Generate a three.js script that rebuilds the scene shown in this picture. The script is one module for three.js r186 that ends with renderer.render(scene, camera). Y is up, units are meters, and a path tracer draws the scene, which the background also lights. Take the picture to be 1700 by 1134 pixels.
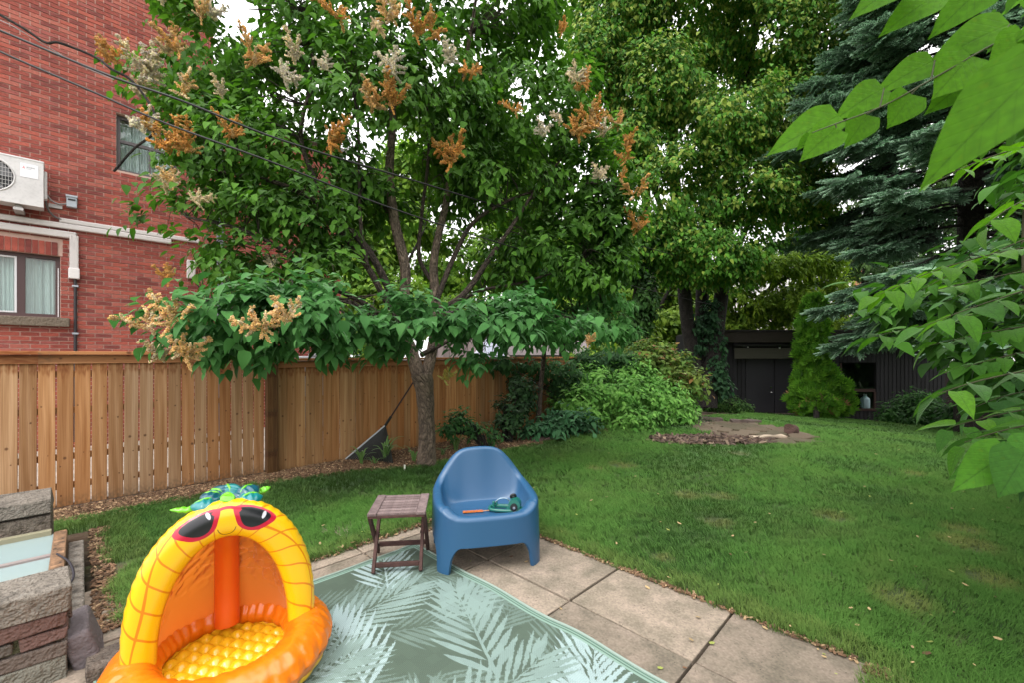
import * as THREE from 'three';
import { mergeGeometries, mergeVertices, toCreasedNormals } from 'three/addons/utils/BufferGeometryUtils.js';
import { RoundedBoxGeometry } from 'three/addons/geometries/RoundedBoxGeometry.js';
import { ImprovedNoise } from 'three/addons/math/ImprovedNoise.js';

// ---------------------------------------------------------------- camera, sky, sun, exposure
const F = 715, CX = 850, HY = 590, EYE = 1.5;          // focal length in photo pixels, principal column, horizon row, eye height
const scene = new THREE.Scene();
const camera = new THREE.PerspectiveCamera(2 * Math.atan(567 / F) * 180 / Math.PI, 1700 / 1134, 0.05, 600);
camera.position.set(0, EYE, 0);
camera.focus = 3.8; camera.userData.fStop = 5.6;
camera.setViewOffset(1700, 1134, 0, 567 - HY, 1700, 1134);   // a shifted lens: verticals stay vertical
const renderer = new THREE.WebGLRenderer({ antialias: true });
renderer.toneMapping = THREE.LinearToneMapping;
renderer.toneMappingExposure = 2.0;
renderer.shadowMap.enabled = true;

{ // an even overcast sky, brighter towards the zenith
  const W = 64, Hh = 32, data = new Float32Array(W * Hh * 4);
  for (let y = 0; y < Hh; y++) for (let x = 0; x < W; x++) {
    const up = Math.max(0, Math.sin(((y + 0.5) / Hh - 0.5) * Math.PI)), l = 0.95 + 1.15 * up, i = (y * W + x) * 4;
    data[i] = l * 1.0; data[i + 1] = l * 0.985; data[i + 2] = l * 0.99; data[i + 3] = 1;
  }
  const t = new THREE.DataTexture(data, W, Hh, THREE.RGBAFormat, THREE.FloatType);
  t.mapping = THREE.EquirectangularReflectionMapping; t.magFilter = THREE.LinearFilter; t.needsUpdate = true;
  scene.background = t; scene.environment = t;
}
const sun = new THREE.DirectionalLight(new THREE.Color(1, 0.95, 0.88), 0.9);
sun.position.set(-9, 20, 7); sun.target.position.set(0, 0, -6); sun.castShadow = true; sun.shadow.radius = 40;
Object.assign(sun.shadow.camera, { left: -30, right: 30, top: 30, bottom: -30, near: 0.5, far: 80 });
scene.add(sun, sun.target);

// ---------------------------------------------------------------- helpers
const V = (x, y, z) => new THREE.Vector3(x, y, z);
const C = (r, g, b) => new THREE.Color().setRGB(r, g, b);
const clamp = (x, a, b) => Math.max(a, Math.min(b, x)), lerp = (a, b, t) => a + (b - a) * t;
const smooth = (a, b, x) => { const t = clamp((x - a) / (b - a), 0, 1); return t * t * (3 - 2 * t); };
function rng(seed) { let s = seed >>> 0; return () => { s = (s + 0x6d2b79f5) | 0; let t = Math.imul(s ^ (s >>> 15), 1 | s); t = (t + Math.imul(t ^ (t >>> 7), 61 | t)) ^ t; return ((t ^ (t >>> 14)) >>> 0) / 4294967296; }; }
const perlin = new ImprovedNoise();
const N3 = (x, y, z) => perlin.noise(x + 31.7, y + 17.3, z + 5.9);
const fbm = (x, y, z, o = 4) => { let a = 0.5, s = 0; for (let i = 0; i < o; i++) { s += a * N3(x, y, z); x *= 2.03; y *= 2.03; z *= 2.03; a *= 0.5; } return s; };
const piece = (tab, x) => { if (x <= tab[0][0]) return tab[0][1]; for (let i = 1; i < tab.length; i++) if (x <= tab[i][0]) { const [a, b] = [tab[i - 1], tab[i]]; return lerp(a[1], b[1], (x - a[0]) / (b[0] - a[0])); } return tab[tab.length - 1][1]; };
const P = (px, py, Z) => V((px - CX) / F * Z, EYE - (py - HY) / F * Z, -Z);       // the point that pixel shows at distance Z
// the yard's own axes: s along the side fence (away), D from the fence into the yard
const R2 = Math.SQRT2, yardX = (s, D) => (R2 * (s + D) - 8.55) / 2, yardZ = (s, D) => (R2 * (s - D) + 8.55) / 2;
const toS = (X, Z) => (X + Z) / R2, toD = (X, Z) => (X - Z + 8.55) / R2;
// the ground: level by the house, falling away down the garden
const J0 = [0.354, 2.635], AX = [0.7, 0.714], BX = [0.714, -0.7];                // paving: a joint crossing and the two joint directions (X, Z)
const paveA = (X, Z) => (X - J0[0]) * AX[0] + (Z - J0[1]) * AX[1], paveB = (X, Z) => (X - J0[0]) * BX[0] + (Z - J0[1]) * BX[1];
const paveX = (a, b) => J0[0] + a * AX[0] + b * BX[0], paveZ = (a, b) => J0[1] + a * AX[1] + b * BX[1];
const inPatio = (X, Z, grow = 0) => { const a = paveA(X, Z), b = paveB(X, Z); return a < 0.565 + grow && b > -1.62 - grow && b < 1.37 + grow && a > -6; };
const inWell = (X, Z, g = 0) => { const s = toS(X, Z), D = toD(X, Z); return s < 0.06 + g && s > -4 && D > 0.95 - g && D < 3.2 + g; };
function drop(X, Z) { const s = toS(X, Z), t = Math.max(0, s - 9.2); return -0.085 * t * t / (t + 1.2) * (1 - smooth(24, 40, s)) - 1.0 * smooth(24, 40, s); }
const ground = (X, Z) => drop(X, Z) + (inPatio(X, Z, -0.02) ? -0.05 : 0) - (inWell(X, Z, -0.12) ? 0.5 : 0);
function G(px, py) { let y = 0; for (let i = 0; i < 6; i++) { const Z = (EYE - y) * F / (py - HY); y = drop((px - CX) / F * Z, Z); } const Z = (EYE - y) * F / (py - HY); return V((px - CX) / F * Z, y, -Z); }

const used = new Map();
function numbered(name) { const n = used.get(name) || 0; used.set(name, n + 1); return n ? name + '_' + String(n).padStart(3, '0') : name; }
function tag(o, label, category, group, kind) { if (label) o.userData.label = label; if (category) o.userData.category = category; if (group) o.userData.group = group; if (kind) o.userData.kind = kind; return o; }
function base(name, pos, turn = 0) { const g = new THREE.Group(); g.name = numbered(name); g.position.copy(pos); g.rotation.y = turn; scene.add(g); return g; }
function part(name, geo, mat, parent) {
  const m = new THREE.Mesh(geo, mat); m.name = name; m.castShadow = m.receiveShadow = true;
  if (!parent) { m.name = numbered(name); scene.add(m); } else parent.add(m);
  return m;
}
function put(name, geo, mat, parent, pos, rot) { const m = part(name, geo, mat, parent); if (pos) m.position.copy(pos); if (rot) m.rotation.set(...rot); return m; }
const structure = (name, geo, mat) => { const m = part(name, geo, mat); m.userData.kind = 'structure'; return m; };
function inst(name, geo, mat, mats, cols, parent, kind = 'stuff') {
  const m = new THREE.InstancedMesh(geo, mat, mats.length); m.name = parent ? name : numbered(name); m.castShadow = m.receiveShadow = true; m.frustumCulled = false;
  for (let i = 0; i < mats.length; i++) { m.setMatrixAt(i, mats[i]); if (cols) m.setColorAt(i, cols[i]); }
  if (kind) m.userData.kind = kind;
  (parent || scene).add(m); return m;
}
const YARD = Math.PI / 4, yardGroup = (name) => base(name, V(yardX(0, 0), 0, -yardZ(0, 0)), YARD);   // local x = s, local z = D
// geometry
const at = (g, x, y, z, rx = 0, ry = 0, rz = 0) => { if (rx || ry || rz) g.applyMatrix4(new THREE.Matrix4().makeRotationFromEuler(new THREE.Euler(rx, ry, rz))); return g.translate(x, y, z); };
const box = (w, h, d, x = 0, y = 0, z = 0) => new THREE.BoxGeometry(w, h, d).translate(x, y, z);
const rbox = (w, h, d, r = 0.005, x = 0, y = 0, z = 0, seg = 1) => new RoundedBoxGeometry(w, h, d, seg, r).translate(x, y, z);
const span = (x0, x1, y0, y1, z0, z1) => new THREE.BoxGeometry(x1 - x0, y1 - y0, z1 - z0).translate((x0 + x1) / 2, (y0 + y1) / 2, (z0 + z1) / 2);
const boxUV = (g, k = 1) => { // uv in metres from the dominant side of each face
  if (g.index) g = g.toNonIndexed(); const p = g.attributes.position, n = g.attributes.normal, uv = new Float32Array(p.count * 2);
  for (let i = 0; i < p.count; i++) { const x = p.getX(i), y = p.getY(i), z = p.getZ(i), a = Math.abs(n.getX(i)), b = Math.abs(n.getY(i)), c = Math.abs(n.getZ(i)); const [u, v] = b > a && b > c ? [x, z] : a > c ? [z, y] : [x, y]; uv[2 * i] = u * k; uv[2 * i + 1] = v * k; }
  g.setAttribute('uv', new THREE.BufferAttribute(uv, 2)); return g;
};
const merge = (list) => { const a = list.map((g) => { g = g.index ? g.toNonIndexed() : g; for (const k of Object.keys(g.attributes)) if (!['position', 'normal', 'uv'].includes(k)) g.deleteAttribute(k); if (!g.attributes.uv) g.setAttribute('uv', new THREE.BufferAttribute(new Float32Array(g.attributes.position.count * 2), 2)); return g; }); return mergeGeometries(a); };
function tube(pts, radii, rad = 7, seg = 0, ends = true) {      // a tapered round bar through points
  const n = seg || Math.max(2, (pts.length - 1) * 4), cv = pts.length > 2 ? new THREE.CatmullRomCurve3(pts, false, 'centripetal') : new THREE.LineCurve3(pts[0], pts[1]);
  const pos = [], nor = [], uv = [], idx = []; let up = V(0.3, 0.9, 0.25).normalize(), len = 0, prev = null;
  for (let i = 0; i <= n; i++) {
    const t = i / n, p = cv.getPoint(t), d = cv.getTangent(t), r = Array.isArray(radii) ? piece(radii.map((x, k) => [k / (radii.length - 1), x]), t) : radii;
    const a = up.clone().addScaledVector(d, -up.dot(d)); if (a.lengthSq() < 1e-4) a.set(1, 0, 0).addScaledVector(d, -d.x); a.normalize(); up = a.clone(); const b = d.clone().cross(a);
    if (prev) len += p.distanceTo(prev); prev = p;
    for (let k = 0; k <= rad; k++) { const q = k / rad * 2 * Math.PI, c = Math.cos(q), s = Math.sin(q), m = a.clone().multiplyScalar(c).addScaledVector(b, s); pos.push(p.x + m.x * r, p.y + m.y * r, p.z + m.z * r); nor.push(m.x, m.y, m.z); uv.push(k / rad * 2 * Math.PI * Math.max(r, 0.02), len); }
  }
  const w = rad + 1;
  for (let i = 0; i < n; i++) for (let k = 0; k < rad; k++) { const a = i * w + k, b = a + w; idx.push(a, a + 1, b, b, a + 1, b + 1); }
  if (ends) for (const [row, flip] of [[0, 1], [n, 0]]) { const p = cv.getPoint(row / n), d = cv.getTangent(row / n).multiplyScalar(flip ? -1 : 1), c = pos.length / 3; pos.push(p.x, p.y, p.z); nor.push(d.x, d.y, d.z); uv.push(0, 0); for (let k = 0; k < rad; k++) { const a = row * w + k; flip ? idx.push(c, a + 1, a) : idx.push(c, a, a + 1); } }
  const g = new THREE.BufferGeometry(); g.setAttribute('position', new THREE.Float32BufferAttribute(pos, 3)); g.setAttribute('normal', new THREE.Float32BufferAttribute(nor, 3)); g.setAttribute('uv', new THREE.Float32BufferAttribute(uv, 2)); g.setIndex(idx); return g;
}
function grid(nu, nv, fn, closeU = false) { // a surface from fn(u, v) -> [x, y, z]; uv = u, v
  const pos = [], uv = [], idx = [];
  for (let j = 0; j <= nv; j++) for (let i = 0; i <= nu; i++) { const p = fn(i / nu, j / nv); pos.push(...p); uv.push(i / nu, j / nv); }
  for (let j = 0; j < nv; j++) for (let i = 0; i < nu; i++) { const a = j * (nu + 1) + i, b = a + nu + 1; idx.push(a, a + 1, b + 1, a, b + 1, b); }
  const g = new THREE.BufferGeometry(); g.setAttribute('position', new THREE.Float32BufferAttribute(pos, 3)); g.setAttribute('uv', new THREE.Float32BufferAttribute(uv, 2)); g.setIndex(idx); g.computeVertexNormals();
  if (closeU) { const n = g.attributes.normal; for (let j = 0; j <= nv; j++) { const a = j * (nu + 1), b = a + nu, v = V(n.getX(a) + n.getX(b), n.getY(a) + n.getY(b), n.getZ(a) + n.getZ(b)).normalize(); n.setXYZ(a, v.x, v.y, v.z); n.setXYZ(b, v.x, v.y, v.z); } }
  return g;
}
const rough = (g, amp, freq, seed = 0) => { // push vertices about along their own noise (shared corners move together)
  const p = g.attributes.position; for (let i = 0; i < p.count; i++) { const x = p.getX(i) * freq + seed * 7.1, y = p.getY(i) * freq + seed * 3.3, z = p.getZ(i) * freq - seed * 5.7; p.setXYZ(i, p.getX(i) + N3(x, y, z) * amp, p.getY(i) + N3(x + 40, y, z) * amp, p.getZ(i) + N3(x, y + 40, z) * amp); }
  g.computeVertexNormals(); return g;
};
// textures
function texture(w, h, fn, srgb = false, rep = 1) { // fn(u, v) -> [r, g, b] in 0..1
  const d = new Uint8Array(w * h * 4); for (let y = 0; y < h; y++) for (let x = 0; x < w; x++) { const c = fn((x + 0.5) / w, (y + 0.5) / h), i = (y * w + x) * 4; for (let k = 0; k < 3; k++) d[i + k] = clamp((Array.isArray(c) ? c[k] : c) * 255, 0, 255); d[i + 3] = 255; }
  const t = new THREE.DataTexture(d, w, h); t.wrapS = t.wrapT = THREE.RepeatWrapping; t.magFilter = t.minFilter = THREE.LinearFilter; if (srgb) t.colorSpace = THREE.SRGBColorSpace; t.repeat.set(rep, rep); t.needsUpdate = true; return t;
}
const hash2 = (x, y, s) => { let h = Math.imul(x, 374761393) ^ Math.imul(y, 668265263) ^ Math.imul(Math.round(s * 97) + 7, 2147483647); h = Math.imul(h ^ (h >>> 13), 1274126177); h ^= h >>> 16; return ((h >>> 0) / 4294967296) * 2 - 1; };
const tile = (u, v, k, s = 0) => { // noise that repeats over the unit square
  let sum = 0, a = 0.5, n = Math.max(1, Math.round(k)); for (let o = 0; o < 3; o++) { const x = (u - Math.floor(u)) * n, y = (v - Math.floor(v)) * n, i = Math.floor(x), j = Math.floor(y), e = x - i, g = y - j, p = e * e * (3 - 2 * e), q = g * g * (3 - 2 * g), h = (a1, b1) => hash2(((i + a1) % n + n) % n, ((j + b1) % n + n) % n, s + o); sum += a * lerp(lerp(h(0, 0), h(1, 0), p), lerp(h(0, 1), h(1, 1), p), q); n *= 2; a *= 0.5; } return sum;
};
const std = (o) => new THREE.MeshStandardMaterial(o), phys = (o) => new THREE.MeshPhysicalMaterial(o);
const grainTex = texture(256, 256, (u, v) => 0.5 + 0.6 * tile(u, v, 12, 3) + 0.35 * tile(u, v, 50, 9));
// ---------------------------------------------------------------- the ground, the lawn, the paving
const bedWidth = (s) => piece([[-3, 0.5], [1.5, 0.46], [2.5, 0.68], [3.2, 1.08], [5, 1.22], [6.7, 1.2], [8, 1.7], [9.2, 2.2], [10.5, 1.7], [12.5, 1.5], [14.5, 1.6]], s) + 0.06 * N3(s * 2.1, 3, 8);
const STONE = G(1236, 715), stoneR = (X, Z) => Math.hypot((X - STONE.x) / 1.0, (Z + STONE.z) / 1.42);
const CHIPS = G(1175, 733);
function lawnAt(X, Z) { // 1 on grass
  const s = toS(X, Z), D = toD(X, Z);
  if (D < bedWidth(s)) return 0;
  if (Z > 14.75 - 0.15 * N3(X, 2, 1)) return 0;
  const edge = 0.05 * N3(X * 4, Z * 4, 2) + 0.03 * N3(X * 11, Z * 11, 4);
  if (inPatio(X, Z, edge)) return 0;
  if (inWell(X, Z, 0.07 + edge)) return 0;
  if (stoneR(X, Z) < 1 + edge) return 0;
  if (Math.hypot((X - CHIPS.x) / 1.05, (Z + CHIPS.z) / 0.42) < 1 + edge * 2) return 0;
  const a = paveA(X, Z), b = paveB(X, Z);
  if (b < -1.5 && b > -2.6 && a < -1.75 + 0.5 * edge - 0.55 * (b + 2.6)) return 0;              // mossy strip by the window well
  if (X > 11.3 && Z > 12.2 && Z - 0.35 * X > 8.3) return 0;
  return 1;
}
{ // one sheet out to the horizon, fine near the camera
  const lines = (a, b, st, far) => { const l = []; for (let x = a; x <= b; x += st) l.push(x); for (let k = 1, x = b; x < far; k++) { x += st * Math.pow(1.45, k); l.push(x); } for (let k = 1, x = a; x > -far; k++) { x -= st * Math.pow(1.45, k); l.unshift(x); } return l; };
  const xs = lines(-6, 15, 0.11, 200), zs = lines(0.6, 17, 0.11, 200), pos = [], col = [], uv = [], idx = [];
  for (const Z of zs) for (const X of xs) {
    pos.push(X, ground(X, Z) + 0.012 * N3(X * 3, Z * 3, 1) - (toD(X, Z) < -0.1 ? 0.03 : 0), -Z); uv.push(X * 0.8, Z * 0.8);
    const l = lawnAt(X, Z), n = fbm(X * 2.5, Z * 2.5, 7), a = paveA(X, Z), b = paveB(X, Z), moss = b < -1.5 && b > -2.8 && a < -1.2 ? smooth(-0.1, 0.25, n + 0.1) : 0;
    let c = l ? [0.05 + 0.02 * n, 0.075 + 0.03 * n, 0.022] : [0.085 + 0.06 * n, 0.055 + 0.035 * n, 0.034 + 0.02 * n];
    if (moss) c = [lerp(c[0], 0.06, moss), lerp(c[1], 0.085, moss), lerp(c[2], 0.015, moss)];
    if (toD(X, Z) < -0.2 && Z < 40) c = [0.1, 0.1, 0.07];
    if (Z > 20 || Math.abs(X) > 25) c = [0.045, 0.07, 0.025];
    col.push(...c);
  }
  const w = xs.length; for (let j = 0; j + 1 < zs.length; j++) for (let i = 0; i + 1 < w; i++) { const a = j * w + i, b = a + w; idx.push(a, a + 1, b + 1, a, b + 1, b); }
  const g = new THREE.BufferGeometry(); g.setAttribute('position', new THREE.Float32BufferAttribute(pos, 3)); g.setAttribute('color', new THREE.Float32BufferAttribute(col, 3)); g.setAttribute('uv', new THREE.Float32BufferAttribute(uv, 2)); g.setIndex(idx); g.computeVertexNormals();
  structure('ground', g, std({ vertexColors: true, roughness: 1, bumpMap: grainTex, bumpScale: 0.02 }));
}
// grass: tufts of bent blades
function tuft(seed, n, rad, h, w) {
  const r = rng(seed), pos = [], nor = [];
  for (let i = 0; i < n; i++) {
    const q = r() * 6.283, d = Math.sqrt(r()) * rad, x = Math.cos(q) * d, z = Math.sin(q) * d, hh = h * (0.55 + 0.6 * r()), a = r() * 6.283, lean = (0.35 + 0.75 * r()) * hh, ww = w * (0.7 + 0.6 * r());
    const dx = Math.cos(a), dz = Math.sin(a), sx = -dz * ww / 2, sz = dx * ww / 2;
    const p = [[x, -0.01, z], [x + dx * lean * 0.35, hh * 0.6, z + dz * lean * 0.35], [x + dx * lean, hh * 0.98, z + dz * lean]];
    const v = [p[0][0] - sx, p[0][1], p[0][2] - sz, p[0][0] + sx, p[0][1], p[0][2] + sz, p[1][0] - sx * 0.85, p[1][1], p[1][2] - sz * 0.85, p[1][0] + sx * 0.85, p[1][1], p[1][2] + sz * 0.85, p[2][0], p[2][1], p[2][2]];
    for (const k of [0, 1, 3, 0, 3, 2, 2, 3, 4]) pos.push(v[3 * k], v[3 * k + 1], v[3 * k + 2]);
    for (let k = 0; k < 9; k++) nor.push(dx * -0.35, 0.85, dz * -0.35);
  }
  const g = new THREE.BufferGeometry(); g.setAttribute('position', new THREE.Float32BufferAttribute(pos, 3)); g.setAttribute('normal', new THREE.Float32BufferAttribute(nor, 3)); return g;
}
const grassMat = phys({ color: C(1, 1, 1), roughness: 1, specularIntensity: 0.3, transmission: 0.3, thickness: 0, side: THREE.DoubleSide });
{
  const r = rng(11), zones = [[0.9, 4.6, 1050, 0], [4.6, 8, 520, 1], [8, 15, 230, 2]];
  const geos = [tuft(5, 30, 0.04, 0.043, 0.0024), tuft(6, 30, 0.055, 0.043, 0.0036), tuft(7, 28, 0.085, 0.047, 0.007)];
  const lists = [[], [], []], cols = [[], [], []], M = new THREE.Matrix4(), q = new THREE.Quaternion(), e = new THREE.Euler();
  const BROWN = [[1600, 883], [1640, 965], [1140, 825], [1195, 826], [1605, 905], [1225, 755], [1100, 930], [1190, 870], [1380, 860], [1520, 790], [1300, 730], [1030, 775], [990, 780], [740, 800], [1500, 1000]].map(([x, y]) => [G(x, y), 0.07 + 0.13 * r()]);
  for (const [z0, z1, dens, k] of zones) {
    const xr = (Z) => [Math.max(-850 / F * Z - 0.3, -6), Math.min(850 / F * Z + 0.3, 16)];
    const n = dens * (z1 - z0) * (xr(z1)[1] - xr(z1)[0]);
    for (let i = 0; i < n; i++) {
      const Z = z0 + (z1 - z0) * r(), [xa, xb] = xr(z1), X = xa + (xb - xa) * r(), lim = xr(Z);
      if (X < lim[0] || X > lim[1] || !lawnAt(X, Z)) continue;
      const patch = fbm(X * 0.9, Z * 0.9, 3), fine = fbm(X * 4, Z * 4, 5), streak = N3(X * 1.7 + Z * 0.4, Z * 3.2, 6);
      let dry = clamp(0.08 + 0.28 * patch + 0.3 * fine, 0, 0.5); let bare = 0;
      for (const [g, R] of BROWN) { const d = Math.hypot((X - g.x), (Z + g.z) * 1.0) / R; if (d < 1.4) bare = Math.max(bare, smooth(1.4, 0.5, d + 0.5 * fine)); }
      const a = paveA(X, Z), b = paveB(X, Z), edge = inPatio(X, Z, 0.17 + 0.1 * fine) || inWell(X, Z, 0.3) ? 0.5 : 0;
      if (bare > 0.6 && r() < 0.6) continue;
      dry = clamp(dry + bare * 0.9 + edge * (0.3 + 0.6 * r()), 0, 1);
      const hs = (0.75 + 0.5 * r() + 0.35 * streak) * (bare ? 0.7 : 1) * (edge ? 1.25 : 1), lean = 0.35 + 0.3 * N3(X * 0.8, Z * 0.8, 9), dir = 5 * N3(X * 0.55, Z * 0.55, 12) + 0.8 * (r() - 0.5);
      q.setFromEuler(e.set(Math.sin(dir) * lean, r() * 6.28, Math.cos(dir) * lean, 'XZY'));
      const wide = 0.9 + 0.3 * r(); M.compose(V(X, ground(X, Z) + 0.002, -Z), q, V(wide, hs, wide));
      lists[k].push(M.clone());
      const t = r(), g = [lerp(0.057, 0.094, t), lerp(0.155, 0.222, t), lerp(0.024, 0.04, t)], y = [0.26, 0.24, 0.08], bl = 1 + 0.16 * streak;
      cols[k].push(C(lerp(g[0] * bl, y[0], dry * 0.55), lerp(g[1] * bl, y[1], dry * 0.55), lerp(g[2] * bl, y[2], dry * 0.55)));
    }
  }
  // one lawn: the near tufts carry the finer two as their children
  const near = inst('grass', geos[0], grassMat, lists[0], cols[0]); tag(near, 'short green mown grass of the lawn with dry yellow patches', 'grass', null, 'stuff');
  inst('grass_blades', geos[1], grassMat, lists[1], cols[1], near); inst('grass_blades', geos[2], grassMat, lists[2], cols[2], near);
  console.log('grass', lists.map((l) => l.length).join());
}
// bark mulch along the fence, dry litter along the lawn's edge
{
  const r = rng(21), ms = [], cs = [], M = new THREE.Matrix4(), q = new THREE.Quaternion(), e = new THREE.Euler();
  const chip = rough(new THREE.BoxGeometry(1, 1, 1), 0.25, 1.3, 2);
  const drop1 = (X, Z, len, c) => { q.setFromEuler(e.set((r() - 0.5) * 0.9, r() * 6.28, (r() - 0.5) * 0.7)); M.compose(V(X, ground(X, Z) + 0.008 + 0.012 * r(), -Z), q, V(len, 0.004 + 0.006 * r(), len * (0.2 + 0.3 * r()))); ms.push(M.clone()); cs.push(c); };
  const brown = () => { const t = r(), b = 0.5 + 0.9 * r(); return t < 0.75 ? C(0.16 * b, 0.092 * b, 0.052 * b) : C(0.34 * b, 0.23 * b, 0.13 * b); };
  for (let i = 0; i < 26000; i++) { const s = -2.2 + 11 * r(), D = r() * (bedWidth(s) + 0.08), X = yardX(s, D), Z = yardZ(s, D); if (Z < 2.6) continue; drop1(X, Z, 0.02 + 0.035 * r() * r() + (s > 5 ? 0.01 : 0), brown()); }
  for (let i = 0; i < 5200; i++) { const b = -1.6 + 3.05 * r(), a = 0.50 + 0.09 * r() * r() + 0.03 * N3(b * 5, 1, 1); drop1(paveX(a, b), paveZ(a, b), 0.008 + 0.022 * r(), brown()); }
  for (let i = 0; i < 1600; i++) { const a = -2.6 + 3.2 * r(), b = -1.68 + 0.16 * r(); drop1(paveX(a, b), paveZ(a, b), 0.008 + 0.025 * r(), brown()); }
  for (let i = 0; i < 900; i++) { const s = 0.05 + 0.12 * r(), D = 0.9 + 2.3 * r(), X = yardX(s, D), Z = yardZ(s, D); drop1(X, Z, 0.012 + 0.03 * r(), brown()); }
  tag(inst('bark_mulch', chip, std({ roughness: 1, color: C(1, 1, 1) }), ms, cs), 'brown bark mulch and dry litter along the fence and lawn edge', 'mulch', null, 'stuff');
}
{ // fallen leaves and flower bits on grass and slabs
  const r = rng(23), ms = [], cs = [], M = new THREE.Matrix4(), q = new THREE.Quaternion(), e = new THREE.Euler(); const bit = new THREE.CircleGeometry(0.5, 5).scale(1, 0.55, 1).rotateX(-Math.PI / 2), pp = bit.attributes.position; for (let i = 0; i < pp.count; i++) pp.setY(i, 0.25 * pp.getX(i) ** 2 + 0.3 * pp.getZ(i) ** 2);
  for (let i = 0; i < 190; i++) { const Z = 2 + 9 * r() * r(), X = -2 + r() * (Z * 1.2 + 2); if (inWell(X, Z, 0.1) || (paveA(X, Z) < -0.2 && paveB(X, Z) > -1.4 && paveA(X, Z) > -2.1)) continue; const g = lawnAt(X, Z); q.setFromEuler(e.set((r() - 0.5) * 0.6, r() * 6.28, (r() - 0.5) * 0.6)); const s = 0.014 + 0.03 * r(); M.compose(V(X, (inPatio(X, Z) ? 0.004 : ground(X, Z)) + (g ? 0.045 : 0.004), -Z), q, V(s, s, s)); ms.push(M.clone()); const b = 0.6 + 0.6 * r(); cs.push(r() < 0.6 ? C(0.42 * b, 0.3 * b, 0.15 * b) : r() < 0.5 ? C(0.16 * b, 0.08 * b, 0.04 * b) : C(0.3 * b, 0.34 * b, 0.08 * b)); }
  tag(inst('fallen_leaves', bit, std({ roughness: 0.9, side: THREE.DoubleSide }), ms, cs), 'small dry fallen leaves and flower bits on lawn and slabs', 'fallen leaves', null, 'stuff');
}
// dead bark heap at the front of the round stone patch
{
  const r = rng(24), ms = [], cs = [], M = new THREE.Matrix4(), q = new THREE.Quaternion(), e = new THREE.Euler();
  for (let i = 0; i < 520; i++) { const a = r() * 6.283, d = Math.sqrt(r()), X = CHIPS.x + Math.cos(a) * d * 1.05, Z = -CHIPS.z + Math.sin(a) * d * 0.42, b = 0.5 + 0.9 * r(); q.setFromEuler(e.set((r() - 0.5) * 0.8, (r() - 0.5) * 2.4 + 0.4, (r() - 0.5) * 0.7)); M.compose(V(X, ground(X, Z) + 0.02 + 0.05 * r() * (1 - d), -Z), q, V(0.08 + 0.16 * r(), 0.012 + 0.015 * r(), 0.025 + 0.03 * r())); ms.push(M.clone()); cs.push(r() < 0.2 ? C(0.18 * b, 0.13 * b, 0.09 * b) : C(0.085 * b, 0.055 * b, 0.042 * b)); }
  tag(inst('bark_heap', rough(new THREE.BoxGeometry(1, 1, 1), 0.3, 1.2, 4), std({ roughness: 1 }), ms, cs), 'heap of dead red-brown bark strips before the round stone patch', 'bark heap', null, 'stuff');
}
// paving slabs
const slabTex = texture(512, 512, (u, v) => { const n = tile(u, v, 9, 1), f = tile(u, v, 90, 5), p = Math.max(0, tile(u, v, 80, 11) - 0.42) * 1.2; const l = 0.66 + 0.14 * n + 0.12 * f - p * 0.7; return [l, l * (0.965 - 0.02 * n), l * 0.92]; }, true);
{
  const patio = new THREE.Group(); patio.name = 'patio'; patio.userData.kind = 'structure'; scene.add(patio);
  const r = rng(31), mats = [0.5, 0.6, 0.46, 0.55].map((k, i) => std({ color: C(k * 1.05, k * 0.93, k * 0.79), roughness: 0.93, map: slabTex, bumpMap: slabTex, bumpScale: 0.003 }));
  const geos = [0, 1, 2].map((i) => { const g = boxUV(rough(new RoundedBoxGeometry(0.734, 0.05, 0.564, 2, 0.006), 0.004, 5, i), 1.1), uv = g.attributes.uv; for (let k = 0; k < uv.count; k++) uv.setXY(k, uv.getX(k) + i * 0.37, uv.getY(k) + i * 0.61); return g; });
  for (let j = -8; j <= 0; j++) for (let i = -3; i <= 1; i++) {
    const a = (j + 0.5) * 0.58, b = (i + 0.5) * 0.75, X = paveX(a, b), Z = paveZ(a, b); if (i === -3 && (j > -1)) continue; if (Z < -1) continue;
    const m = part('slab', geos[Math.floor(r() * 3)], mats[Math.floor(r() * 4)], patio);
    m.position.set(X, -0.027 + 0.004 * r(), -Z); m.rotation.set((r() - 0.5) * 0.006, Math.atan2(0.7, 0.714) * -1 + (r() - 0.5) * 0.008, (r() - 0.5) * 0.006);
  }
}
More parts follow.
